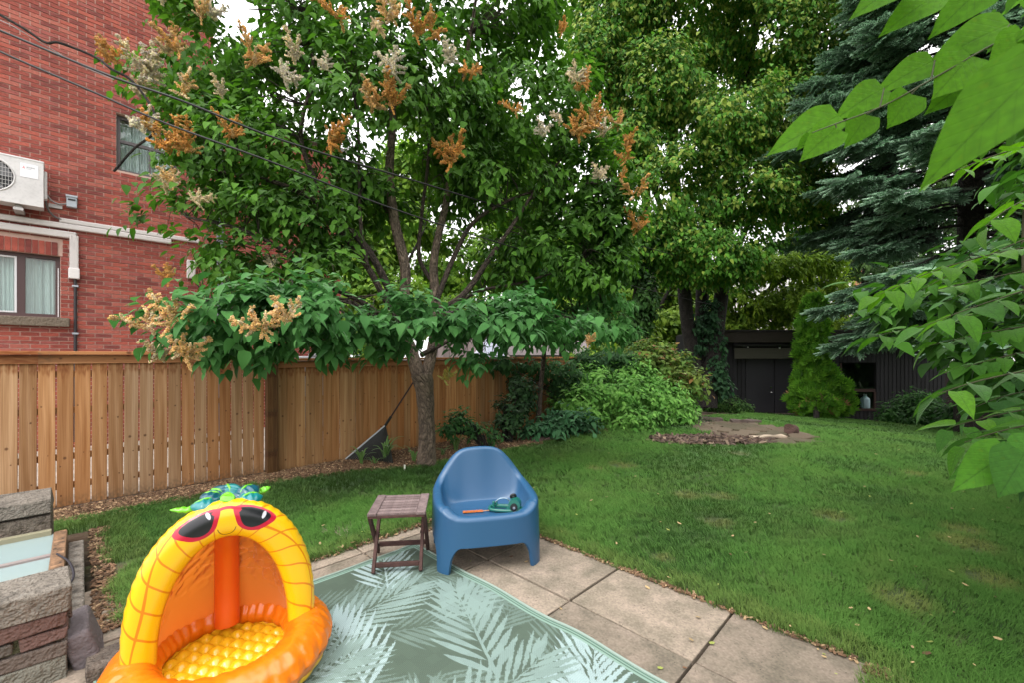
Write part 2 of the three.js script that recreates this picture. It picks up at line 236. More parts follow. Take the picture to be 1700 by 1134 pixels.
// the round patch of flat stones
{
  const patch = new THREE.Group(); patch.name = 'stone_circle'; patch.userData.kind = 'structure'; scene.add(patch);
  const r = rng(41), cells = []; for (let i = 0; i < 34; i++) { const q = r() * 6.283, d = Math.sqrt(r()) * 0.98; cells.push([Math.cos(q) * d * 1.0, Math.sin(q) * d * 1.42]); }
  for (let it = 0; it < 6; it++) { const acc = cells.map(() => [0, 0, 0]); for (let k = 0; k < 1500; k++) { const q = r() * 6.283, d = Math.sqrt(r()), x = Math.cos(q) * d * 1.0, z = Math.sin(q) * d * 1.42; let best = 0, bd = 9; cells.forEach((c, i) => { const e = (c[0] - x) ** 2 + (c[1] - z) ** 2; if (e < bd) { bd = e; best = i; } }); acc[best][0] += x; acc[best][1] += z; acc[best][2]++; } acc.forEach((a, i) => { if (a[2]) cells[i] = [a[0] / a[2], a[1] / a[2]]; }); }
  const mats = [[0.105, 0.078, 0.05], [0.125, 0.095, 0.064], [0.085, 0.07, 0.042]].map((c) => std({ color: C(...c), roughness: 0.95, bumpMap: grainTex, bumpScale: 0.01 }));
  cells.forEach((c, i) => {
    const ring = []; for (let k = 0; k < 14; k++) { const q = k / 14 * 6.283, dx = Math.cos(q), dz = Math.sin(q); let t = 0.55; cells.forEach((o, j) => { if (j !== i) { const mx = o[0] - c[0], mz = o[1] - c[1], l2 = mx * mx + mz * mz, p = dx * mx + dz * mz; if (p > 0) t = Math.min(t, l2 / 2 / p); } }); t = Math.max(0.05, t - 0.022); let x = c[0] + dx * t, z = c[1] + dz * t; const e = Math.hypot(x / 1.0, z / 1.42); if (e > 1) { x /= e; z /= e; } ring.push(new THREE.Vector2(x - c[0], z - c[1])); }
    const g = new THREE.ExtrudeGeometry(new THREE.Shape(ring), { depth: 0.05, bevelEnabled: true, bevelSize: 0.008, bevelThickness: 0.01, bevelSegments: 1 }); g.rotateX(-Math.PI / 2); 
    const X = STONE.x + c[0], Z = -STONE.z - c[1], m = part('stone', boxUV(g, 2), mats[i % 3], patch); m.position.set(X, drop(X, Z) - 0.035 + 0.012 * r(), -Z); m.rotation.set((r() - 0.5) * 0.03 + 0.03, 0, (r() - 0.5) * 0.03);
  });
}
// ---------------------------------------------------------------- side fence
const cv = (w, h) => { const c = document.createElement('canvas'); c.width = w; c.height = h; return [c, c.getContext('2d')]; };
const canvasTex = (c, srgb = true) => { const t = new THREE.CanvasTexture(c); t.wrapS = t.wrapT = THREE.RepeatWrapping; if (srgb) t.colorSpace = THREE.SRGBColorSpace; return t; };
const cedarTex = (() => { // eight boards side by side: grain, knots, and the resin runs below the top rail
  const S = 1024, r = rng(51), knots = []; for (let b = 0; b < 8; b++) for (let k = 0; k < 3; k++) knots.push([b + 0.15 + 0.7 * r(), r(), 0.04 + 0.09 * r()]);
  const runs = []; for (let b = 0; b < 8; b++) for (let k = 0; k < 6; k++) runs.push([b + r(), 0.05 + 0.13 * r() * r(), 0.08 + 0.2 * r()]);
  return texture(S, S, (u, v) => {
    const x = u * 8, b = Math.floor(x), f = x - b; let kn = 0, bend = 0;
    for (const [kx, ky, kr] of knots) { if (Math.floor(kx) !== b) continue; const dx = x - kx, dy = (v - ky) * 11, d = Math.hypot(dx, dy); bend += 0.05 * Math.sign(dx) * Math.exp(-d * 6); kn = Math.max(kn, smooth(kr * 1.2, kr * 0.35, d)); }
    const gx = x + bend + 0.05 * N3(b * 9, v * 3, 2), g = N3(gx * 22, v * 2.2, b * 3.1), g2 = N3(gx * 70, v * 7, b), wide = N3(gx * 3, v * 1.5, b * 5);
    let s = 0; for (const [rx, len, wd] of runs) { const dx = Math.abs(x - rx - 0.03 * N3(v * 20, rx, 1)) / wd; if (dx < 1) s = Math.max(s, (1 - dx * dx) * smooth(0.92 - len * (1 - dx * 0.5), 0.92 - len * 0.2, v)); }
    s = clamp(s * (0.7 + 0.8 * N3(x * 9, v * 30, 4)), 0, 1);
    const bt = Math.sin(b * 5.3), br = 0.05 * Math.sin(b * 2.1); let R = 0.79 + br + 0.09 * g + 0.07 * g2 + 0.11 * wide, Gg = 0.57 + br + 0.035 * bt + 0.09 * g + 0.07 * g2 + 0.12 * wide, B = 0.385 + br + 0.06 * bt + 0.08 * g + 0.06 * g2 + 0.13 * wide;
    R = lerp(R, 0.56, s * 0.75); Gg = lerp(Gg, 0.3, s * 0.75); B = lerp(B, 0.13, s * 0.75);
    R = lerp(R, 0.38, kn * 0.7); Gg = lerp(Gg, 0.22, kn * 0.7); B = lerp(B, 0.12, kn * 0.7);
    const dirt = smooth(0.1, 0, v) * clamp(0.5 + N3(x * 6, v * 40, 8), 0, 1) * 0.5; return [lerp(R, 0.4, dirt), lerp(Gg, 0.32, dirt), lerp(B, 0.24, dirt)];
  }, true);
})();
const FENCE_POST = 1.709;
{
  const boardMat = [[1, 1, 1], [0.88, 0.86, 0.84], [0.98, 0.88, 0.76], [0.84, 0.85, 0.87], [1.05, 1.02, 0.98]].map((c) => std({ color: C(c[0] * 0.62, c[1] * 0.66, c[2] * 0.66), roughness: 0.82, map: cedarTex, bumpMap: cedarTex, bumpScale: 0.002 }));
  const shadedBoardMat = boardMat.map((m) => { const k = m.clone(); k.color.multiply(C(0.95, 0.9, 0.74)); return k; });  // same cedar for the second section, with its shade mixed into the colour
  const railMat = std({ color: C(0.5, 0.45, 0.4), roughness: 0.85, map: cedarTex, bumpMap: cedarTex, bumpScale: 0.002 }), capMat = std({ color: C(0.7, 0.62, 0.52), roughness: 0.9, map: cedarTex }), postMat = std({ color: C(0.15, 0.14, 0.08), roughness: 0.9, map: cedarTex, bumpMap: cedarTex, bumpScale: 0.003 });
  const H = 1.47, boardGeo = (i, w) => { const g = rbox(w, H, 0.018, 0.003), p = g.attributes.position, uv = g.attributes.uv; for (let k = 0; k < p.count; k++) uv.setXY(k, (i + clamp(p.getX(k) / w + 0.5, 0.03, 0.97)) / 8, p.getY(k) / H + 0.5); return g; };
  const wide = [...Array(8)].map((_, i) => boardGeo(i, 0.112)), railUV = (g) => { const p = g.attributes.position, uv = g.attributes.uv; for (let k = 0; k < p.count; k++) uv.setXY(k, 0.02 + (p.getY(k) + p.getZ(k) * 0.7) * 0.8, p.getX(k) * 0.5); return g; };
  const section = (s0, s1, top, label, gaps, dark, seed) => {
    const f = yardGroup('wooden_fence'); tag(f, label, 'fence'); const r = rng(seed), base0 = top - 0.035 - H;
    let s = s0, n = 0; while (s + 0.02 < s1) { const kw = Math.min(1, (s1 - s) / 0.112); const i = Math.floor(r() * 8), b = part('board', wide[i], (dark ? shadedBoardMat : boardMat)[Math.floor(r() * 5)], f); b.scale.x = kw; b.position.set(s + 0.056 * kw, base0 + H / 2 - 0.004 * r(), 0.004 * r()); b.rotation.set((r() - 0.5) * 0.004, (r() - 0.5) * 0.05, (r() - 0.5) * 0.008); n++; s += 0.112 + (gaps ? 0.0075 + 0.004 * (r() - 0.4) : r() < 0.22 ? 0.007 : 0.0015); }
    const L = s1 - s0, m = (s0 + s1) / 2;
    put('cap_rail', railUV(rbox(L, 0.034, 0.13, 0.004)), capMat, f, V(m, top - 0.016, 0.012)); put('top_rail', railUV(rbox(L, 0.085, 0.02, 0.003)), railMat, f, V(m, top - 0.078, 0.022));
    for (const y of [0.22, 0.5, 0.95, 1.3]) put('back_rail', railUV(box(L, 0.06, 0.03)), railMat, f, V(m, y * (top / 1.52), -0.03));
    return f;
  };
  section(-2.2, FENCE_POST - 0.075, 1.535, 'pale cedar board fence with open gaps on the left', true, false, 61);
  const f2 = section(FENCE_POST + 0.075, 11.6, 1.455, 'cedar board fence behind the trunk and rake, shade tinted into its brown', false, true, 62);
  const f1post = yardGroup('fence_post'); tag(f1post, 'greenish square post between the two fence sections', 'fence post');
  put('post', boxUV(rbox(0.125, 1.56, 0.11, 0.006), 2), postMat, f1post, V(FENCE_POST, 0.78, 0.03)); 
  for (const s of [4.2, 6.7, 9.2, 11.66]) put('post', boxUV(rbox(0.1, 1.42, 0.09, 0.006), 2), postMat, f2, V(s, 0.71 + drop(yardX(s, 0), yardZ(s, 0)) * 0.5, -0.095));
}
// ---------------------------------------------------------------- brick house beyond the fence
const CW = 14, WD = (8.55 - CW) / R2;                                    // wall line X - Z = -14
const onWall = (px, py, off = 0) => { const c = CW - off * R2, r = (px - CX) / F, Z = c / (1 - r); return [c * (1 + r) / ((1 - r) * R2), EYE - (py - HY) / F * Z]; };
const house = yardGroup('brick_house'); tag(house, 'tall red brick house behind the pale fence at left', 'house');
const wallX1 = onWall(355, 100)[0], extX1 = onWall(567, 400)[0], extTop = onWall(480, 226)[1];
const winL = { x0: onWall(-70, 470)[0], x1: onWall(101, 470)[0], y0: onWall(101, 527)[1], y1: onWall(101, 425)[1] };
const winU = { x0: onWall(194, 240)[0], x1: onWall(296, 240)[0], y0: onWall(194, 281)[1], y1: onWall(194, 186)[1] };
{
  const r = rng(71), L = 0.205, Hc = 0.0672, m = 0.013, mortar = std({ color: C(0.56, 0.38, 0.32), roughness: 1, bumpMap: grainTex, bumpScale: 0.004 });
  const depth = 5, solid = (x0, x1, y0, y1, n = 'wall') => part(n, boxUV(span(x0, x1, y0, y1, WD - depth, WD - 0.008), 3), mortar, house);
  solid(-3, wallX1, -0.3, winL.y0); solid(-3, wallX1, winL.y1 + 0.005, winU.y0); solid(-3, winU.x0, winU.y0, winU.y1); solid(winU.x1, wallX1, winU.y0, winU.y1); solid(-3, wallX1, winU.y1, 9.6); solid(-3, winL.x0, winL.y0, winL.y1); solid(winL.x1, wallX1, winL.y0, winL.y1);
  solid(wallX1, extX1, -0.3, extTop);
  put('roof', span(-3.3, wallX1 + 0.25, 9.6, 9.75, WD - depth - 0.2, WD + 0.3), std({ color: C(0.06, 0.055, 0.05), roughness: 0.9 }), house); put('roof', span(wallX1 + 0.3, extX1 + 0.12, extTop + 0.002, extTop + 0.09, WD - depth - 0.1, WD + 0.12), std({ color: C(0.2, 0.18, 0.17), roughness: 0.9 }), house);
  const brickMat = [[0.37, 0.082, 0.06], [0.43, 0.1, 0.07], [0.32, 0.07, 0.052], [0.24, 0.058, 0.048], [0.47, 0.135, 0.1], [0.36, 0.095, 0.078]].map((c) => std({ color: C(...c), roughness: 0.9, map: texture(64, 64, (u, v) => 0.88 + 0.3 * tile(u, v, 5, c[0] * 50)), bumpMap: grainTex, bumpScale: 0.004 }));
  const geos = [0, 1, 2].map((i) => boxUV(rough(new THREE.BoxGeometry(L - m, Hc - m, 0.03, 3, 1, 1), 0.0035, 14, i), 4));
  const soldier = { x0: winL.x0 - 0.05, x1: winL.x1 + 0.02, y0: winL.y1, y1: winL.y1 + 0.215 }, list = [];
  for (let c = 0; c < 145; c++) {
    const y = 0.02 + c * Hc, x1 = y < extTop - 0.04 ? extX1 : wallX1, off = c % 2 ? L / 2 : 0;
    for (let x = -2.6 + off; x < x1 - 0.03; x += L) {
      let cuts = [[x, Math.min(x + L, x1)]]; // bricks are cut short where they meet an opening or the corner
      for (const w of [winL, winU, soldier]) if (y > w.y0 - Hc / 2 + 0.004 && y < w.y1 + Hc / 2 - 0.004) cuts = cuts.flatMap(([p, q]) => (q <= w.x0 || p >= w.x1 ? [[p, q]] : [[p, Math.min(q, w.x0)], [Math.max(p, w.x1), q]])).filter(([p, q]) => q - p > 0.025);
      for (const [p, q] of cuts) list.push([(p + q) / 2, y, geos[Math.floor(r() * 3)], (q - p - m) / (L - m)]);
    }
  }
  const size = ([x, y]) => { const X = yardX(x, WD), Z = yardZ(x, WD), px = CX + F * X / Z, py = HY - (y - EYE) * F / Z; return px > 0 && px < 330 && py > 0 && py < 585 ? 1 / Z : 0; };
  const rank = list.map((b, i) => [size(b), i]).sort((p, q) => q[0] - p[0] || p[1] - q[1]), mats = list.map(() => Math.floor(r() * 6)), zoff = list.map(() => WD - 0.013 + 0.003 * r());
  for (const [, i] of rank.slice(0, 292)) { const [x, y, g, k] = list[i]; put('brick', g, brickMat[mats[i]], house, V(x, y, zoff[i]), [0, 0, (r() - 0.5) * 0.012]).scale.x = k; }
  for (let k = 0; k < 6; k++) { const gs = []; for (const [, i] of rank.slice(292)) if (mats[i] === k) { const [x, y, g, k2] = list[i]; gs.push(g.clone().scale(k2, 1, 1).translate(x, y, zoff[i])); } part('brickwork', merge(gs), brickMat[k], house).userData.kind = 'stuff'; }
  for (let x = soldier.x0 + 0.035; x < soldier.x1 - 0.03; x += 0.069) put('brick', boxUV(rough(new THREE.BoxGeometry(0.06, 0.205, 0.03, 1, 2, 1), 0.003, 12, x), 4), brickMat[Math.floor(r() * 4)], house, V(x, soldier.y0 + 0.107, WD - 0.008));
  const frameM = std({ color: C(0.075, 0.038, 0.038), roughness: 0.5 }), glassM = phys({ color: C(0.95, 1, 0.98), transmission: 1, thickness: 0, roughness: 0.02, ior: 1.5 }), white = std({ color: C(0.7, 0.7, 0.72), roughness: 0.5 });
  const win = (w, bars, curtain, greys) => { // frame bars, panes, a curtain some way inside, a dark room
    const f = greys || frameM, W = w.x1 - w.x0, Hh = w.y1 - w.y0, root = new THREE.Group(); root.name = 'window'; root.position.set(w.x0, w.y0, WD - 0.1); house.add(root);
    put('frame', merge([span(0, W, 0, 0.055, -0.06, 0), span(0, W, Hh - 0.055, Hh, -0.06, 0), span(0, 0.055, 0.055, Hh - 0.055, -0.06, 0), span(W - 0.055, W, 0.055, Hh - 0.055, -0.06, 0), ...bars(W, Hh)]), f, root);
    put('pane', box(W - 0.1, Hh - 0.1, 0.004, W / 2, Hh / 2, -0.035), glassM, root);
    if (curtain) put('curtain', grid(120, 6, (u, v) => [0.06 + (W - 0.12) * u, 0.06 + (Hh - 0.12) * v, -0.16 + 0.02 * Math.sin(u * 55 + Math.sin(u * 23) * 1.6) + 0.012 * Math.sin(u * 130 + v)]), curtain, root);
    put('room', span(0.01, W - 0.01, 0.01, Hh - 0.01, -0.72, -0.7), std({ color: C(0.04, 0.04, 0.045), roughness: 1 }), root);
    return root;
  };
  const wl = win(winL, (W, Hh) => { const b = onWall(33, 470)[0] - winL.x0; return [span(b - 0.03, b + 0.055, 0.055, Hh - 0.055, -0.061, -0.002)]; }, phys({ color: C(0.6, 0.68, 0.68), roughness: 0.95, transmission: 0.3, thickness: 0, side: THREE.DoubleSide }));
  { const b = onWall(33, 470)[0] - winL.x0, Hh = winL.y1 - winL.y0; put('screen_frame', merge([span(b - 0.055, b - 0.031, 0.06, Hh - 0.06, -0.03, 0.004), span(0.06, b - 0.056, Hh - 0.084, Hh - 0.06, -0.03, 0.004), span(0.06, b - 0.056, 0.06, 0.08, -0.03, 0.004)]), white, wl); put('bead', span(winL.x1 - winL.x0 - 0.03, winL.x1 - winL.x0 - 0.018, 0.02, Hh * 0.82, 0.001, 0.006), white, wl); }
  const sx1 = onWall(117, 535)[0], sy = onWall(110, 528)[1], sb = onWall(110, 542)[1];
  put('window_sill', boxUV(rough(new RoundedBoxGeometry(sx1 - winL.x0 + 0.1, sy - sb, 0.2, 3, 0.012), 0.018, 9, 3), 3), std({ color: C(0.2, 0.16, 0.12), roughness: 1, bumpMap: grainTex, bumpScale: 0.02 }), house, V((sx1 + winL.x0 - 0.1) / 2, (sy + sb) / 2, WD + 0.02));
  win(winU, (W, Hh) => [span(0.055, W - 0.055, Hh * 0.53, Hh * 0.53 + 0.05, -0.061, -0.002), span(W * 0.52, W * 0.52 + 0.03, 0.055, Hh * 0.53, -0.058, -0.004)], phys({ color: C(0.7, 0.72, 0.75), roughness: 0.9, transmission: 0.2, thickness: 0, side: THREE.DoubleSide }), std({ color: C(0.11, 0.095, 0.1), roughness: 0.5 }));
}
// things on its wall
{
  const grime = texture(256, 256, (u, v) => { const k = 1 - 0.28 * Math.max(0, tile(u, v, 4, 6) + 0.1) - 0.2 * Math.max(0, tile(u, v, 40, 2)); return [k, k * 0.985, k * 0.95]; }), plastic = std({ color: C(0.68, 0.665, 0.685), roughness: 0.42, map: grime }), dark = std({ color: C(0.02, 0.02, 0.022), roughness: 0.6 });
  const OFF = 0.36, ac = yardGroup('air_conditioner'); tag(ac, 'white wall air conditioner with round fan grille and small red logo', 'air conditioner');
  const [xr, yt] = onWall(73, 271, OFF), yb = onWall(73, 344, OFF)[1], xl = xr - 0.86, zf = WD + OFF, H = yt - yb, fx = onWall(25, 290, OFF)[0] - 0.235, fy = onWall(8, 291, OFF)[1], R = 0.235;
  const sh = new THREE.Shape(); sh.moveTo(xl, yb); sh.lineTo(xr, yb); sh.lineTo(xr, yt); sh.lineTo(xl, yt); const ho = new THREE.Path(); ho.absarc(fx, fy, R, 0, 6.2832, true); sh.holes.push(ho);
  put('case', new THREE.ExtrudeGeometry(sh, { depth: 0.012, bevelEnabled: true, bevelSize: 0.004, bevelThickness: 0.006, bevelSegments: 2, curveSegments: 48 }), plastic, ac, V(0, 0, zf - 0.018));
  put('body', rbox(xr - xl - 0.006, H - 0.004, 0.27, 0.02, (xl + xr) / 2, (yt + yb) / 2, zf - 0.16, 3), plastic, ac); put('lid', rbox(xr - xl + 0.02, 0.03, 0.31, 0.01, (xl + xr) / 2, yt + 0.012, zf - 0.15, 2), plastic, ac);
  put('fan_well', at(new THREE.CylinderGeometry(R, R, 0.006, 40), fx, fy, zf - 0.021, Math.PI / 2), dark, ac);
  const wires = []; for (let k = -7; k <= 7; k++) { const o = k * 0.03, h = Math.sqrt(Math.max(0, R * R - o * o)); wires.push(box(0.003, 2 * h, 0.003, fx + o, fy, zf + 0.003)); } for (let k = -3; k <= 3; k++) { const o = k * 0.058, h = Math.sqrt(Math.max(0, R * R - o * o)); wires.push(box(2 * h, 0.004, 0.004, fx, fy + o, zf + 0.006)); }
  put('fan_grille', merge([...wires, at(new THREE.TorusGeometry(R + 0.004, 0.011, 8, 48), fx, fy, zf + 0.001)]), plastic, ac);
  const blades = []; for (let k = 0; k < 3; k++) { const b = grid(6, 6, (u, v) => { const q = k * 2.094 + u * 1.2, rr = 0.05 + 0.16 * v; return [fx + Math.cos(q) * rr, fy + Math.sin(q) * rr, zf - 0.016 + 0.008 * u]; }); blades.push(b); }
  put('fan_blades', merge(blades), std({ color: C(0.16, 0.16, 0.17), roughness: 0.5, side: THREE.DoubleSide }), ac);
  const [px0, py0] = onWall(34, 268, OFF + 0.01), [px1, py1] = onWall(65, 298, OFF + 0.01);
  { // printed badge plate: three red diamonds and a line of small lettering
    const [c, g] = cv(512, 360); g.fillStyle = '#eceaee'; g.fillRect(0, 0, 512, 360); g.strokeStyle = '#b9b7bf'; g.lineWidth = 6; g.strokeRect(4, 4, 504, 352); g.fillStyle = '#d3202f';
    for (const a of [-90, 30, 150]) { g.save(); g.translate(105, 118); g.rotate(a * Math.PI / 180); g.beginPath(); g.moveTo(0, 0); g.lineTo(21, -13); g.lineTo(44, 0); g.lineTo(21, 13); g.fill(); g.restore(); }
    g.fillStyle = '#4a4a52'; g.font = 'bold 40px sans-serif'; g.fillText('MITSUBISHI', 178, 112); g.font = '34px sans-serif'; g.fillText('ELECTRIC', 178, 150);
    put('badge_plate', new THREE.BoxGeometry(px1 - px0, py0 - py1, 0.006), [plastic, plastic, plastic, plastic, std({ map: canvasTex(c), roughness: 0.45 }), plastic], ac, V((px0 + px1) / 2, (py0 + py1) / 2, zf + 0.001));
  }
  put('side_cover', rbox(0.035, 0.42, 0.12, 0.012, xr + 0.018, yb + 0.36, zf - 0.14, 2), plastic, ac); put('foot', merge([span(xr - 0.28, xr - 0.22, yb - 0.05, yb, zf - 0.2, zf - 0.06), span(xl + 0.1, xl + 0.16, yb - 0.05, yb, zf - 0.2, zf - 0.06)]), std({ color: C(0.35, 0.32, 0.3), roughness: 0.6, metalness: 0.6 }), ac);
  for (const g of [span(xr - 0.3, xr - 0.2, yb - 0.09, yb - 0.051, WD, zf - 0.02), span(xl + 0.08, xl + 0.18, yb - 0.09, yb - 0.051, WD, zf - 0.02), span(xr + 0.04, xr + 0.19, yb + 0.1, yb + 0.16, WD, WD + 0.03)]) put('bracket', g, std({ color: C(0.45, 0.43, 0.42), roughness: 0.5, metalness: 0.5 }), ac);
  const W3 = (px, py, off) => { const [x, y] = onWall(px, py, off); return V(x, y, WD + off); };
  const pipe = (name, pts, rad, m, label, cat) => { const g = yardGroup(name); tag(g, label, cat); put('run', tube(pts, rad, 8), m, g); return g; };
  pipe('power_cable', [W3(76, 318, 0.2), W3(86, 332, 0.1), W3(98, 338, 0.06), W3(112, 338, 0.05)], 0.012, std({ color: C(0.3, 0.29, 0.29), roughness: 0.6 }), 'grey cable looping from air conditioner to small electrical box', 'cable');
  pipe('drain_hose', [W3(76, 322, 0.2), W3(80, 345, 0.12), W3(90, 358, 0.06), W3(103, 364, 0.05)], 0.014, std({ color: C(0.12, 0.11, 0.11), roughness: 0.6 }), 'black hoses hanging below the right end of air conditioner', 'hose');
  const bx = yardGroup('electrical_box'), [ex0, ey0] = onWall(111, 324, 0.08), [ex1, ey1] = onWall(129, 345, 0.08); tag(bx, 'small grey electrical box on brick wall beside air conditioner', 'electrical box');
  const grey = std({ color: C(0.42, 0.45, 0.5), roughness: 0.45, metalness: 0.3 });
  put('case', rbox(ex1 - ex0, ey0 - ey1, 0.1, 0.008, (ex0 + ex1) / 2, (ey0 + ey1) / 2, WD + 0.04, 2), grey, bx); put('lid', rbox(ex1 - ex0 + 0.016, 0.03, 0.12, 0.006, (ex0 + ex1) / 2, ey0, WD + 0.045), grey, bx); put('handle', rbox((ex1 - ex0) * 0.7, 0.022, 0.02, 0.005, (ex0 + ex1) / 2, (ey0 + ey1) / 2 + 0.03, WD + 0.095), dark, bx);
  const duct = (label, pts, w, th) => { const g = yardGroup('pipe_cover'); tag(g, label, 'pipe cover', null); for (let i = 0; i + 1 < pts.length; i++) { const [x0, y0] = pts[i], [x1, y1] = pts[i + 1], len = Math.hypot(x1 - x0, y1 - y0); put('duct', rbox(len + (i ? 0 : w * 0.5), w, th, 0.016, 0, 0, 0, 3), std({ color: C(0.66, 0.62, 0.63), roughness: 0.4, map: grime }), g, V((x0 + x1) / 2, (y0 + y1) / 2, WD + th / 2 + (i ? 0.003 : 0)), [0, 0, Math.atan2(y1 - y0, x1 - x0)]); } return g; };
  const d1y = onWall(278, 396, 0.05)[1], d2y = onWall(250, 382, 0.05)[1];
  const da = onWall(-60, 368, 0.05), db = onWall(283, 397, 0.05); duct('long white pipe cover across the wall below air conditioner', [[da[0], (onWall(60, 372, 0.05)[1] + d1y) / 2], [db[0], (onWall(60, 372, 0.05)[1] + d1y) / 2]], 0.085, 0.07);
  const dc = onWall(102, 370, 0.05), dd = onWall(330, 396, 0.05), yy = (onWall(110, 366, 0.05)[1] + onWall(240, 386, 0.05)[1]) / 2; duct('upper short white pipe cover ending behind the lilac leaves', [[dc[0], yy], [dd[0], yy]], 0.075, 0.06);
  const de = onWall(-60, 380, 0.05), df = onWall(124, 394, 0.05), dg = onWall(124, 462, 0.05), gL = duct('white pipe cover turning down beside the lower window', [[de[0], df[1] + 0.03], [df[0], df[1] + 0.03], [df[0], dg[1] + 0.06]], 0.105, 0.075);
  put('end_cap', rbox(0.13, 0.17, 0.095, 0.015, df[0], dg[1] + 0.08, WD + 0.05, 3), std({ color: C(0.78, 0.74, 0.73), roughness: 0.4 }), gL);
  const pb = onWall(126, 462, 0.04), drain = yardGroup('drain_pipe'); tag(drain, 'thin black vertical pipe below the white end cap', 'pipe'); put('run', tube([V(pb[0], pb[1], WD + 0.035), V(pb[0], 0.1, WD + 0.035)], 0.02, 8), std({ color: C(0.03, 0.025, 0.028), roughness: 0.5 }), drain); for (const y of [pb[1] - 0.12, onWall(126, 553, 0.04)[1]]) put('clip', rbox(0.075, 0.03, 0.06, 0.005, pb[0], y, WD + 0.03), grey, drain);
  const elbow = yardGroup('pipe_elbow'), [lx, ly] = onWall(318, 452, 0.05); tag(elbow, 'short white pipe end with cable under the left lilac leaves', 'pipe'); put('cover', rbox(0.13, 0.34, 0.075, 0.016, lx, ly + 0.06, WD + 0.04, 3), std({ color: C(0.66, 0.62, 0.63), roughness: 0.4, map: grime }), elbow); put('cable', tube([V(lx, ly - 0.1, WD + 0.04), V(lx + 0.1, ly - 0.22, WD + 0.05), V(lx + 0.26, ly - 0.46, WD + 0.04), V(lx + 0.3, ly - 0.9, WD + 0.03)], 0.012, 6), dark, elbow);
  const ds = yardGroup('downspout'), [sx] = onWall(366, 400, 0.06); tag(ds, 'flat grey metal downspout at the corner of the brick house', 'downspout'); put('pipe', boxUV(rbox(0.11, extTop + 0.6, 0.08, 0.012, sx, extTop / 2 + 0.3, WD + 0.05, 2), 3), std({ color: C(0.2, 0.2, 0.23), roughness: 0.5, metalness: 0.3, bumpMap: grainTex, bumpScale: 0.002 }), ds); for (const y of [2.2, 4.4]) put('strap', rbox(0.13, 0.04, 0.1, 0.005, sx, y, WD + 0.05), grey, ds);
}
// concrete drive between the fence and the house
{ const m = std({ color: C(0.85, 0.8, 0.75), roughness: 0.95, map: slabTex }), g = boxUV(span(-3, 9, -0.1, 0.012, WD + 0.03, -0.16), 0.5), d = part('driveway', g, m); d.position.set(yardX(0, 0), 0, -yardZ(0, 0)); d.rotation.y = YARD; d.userData.kind = 'structure'; }
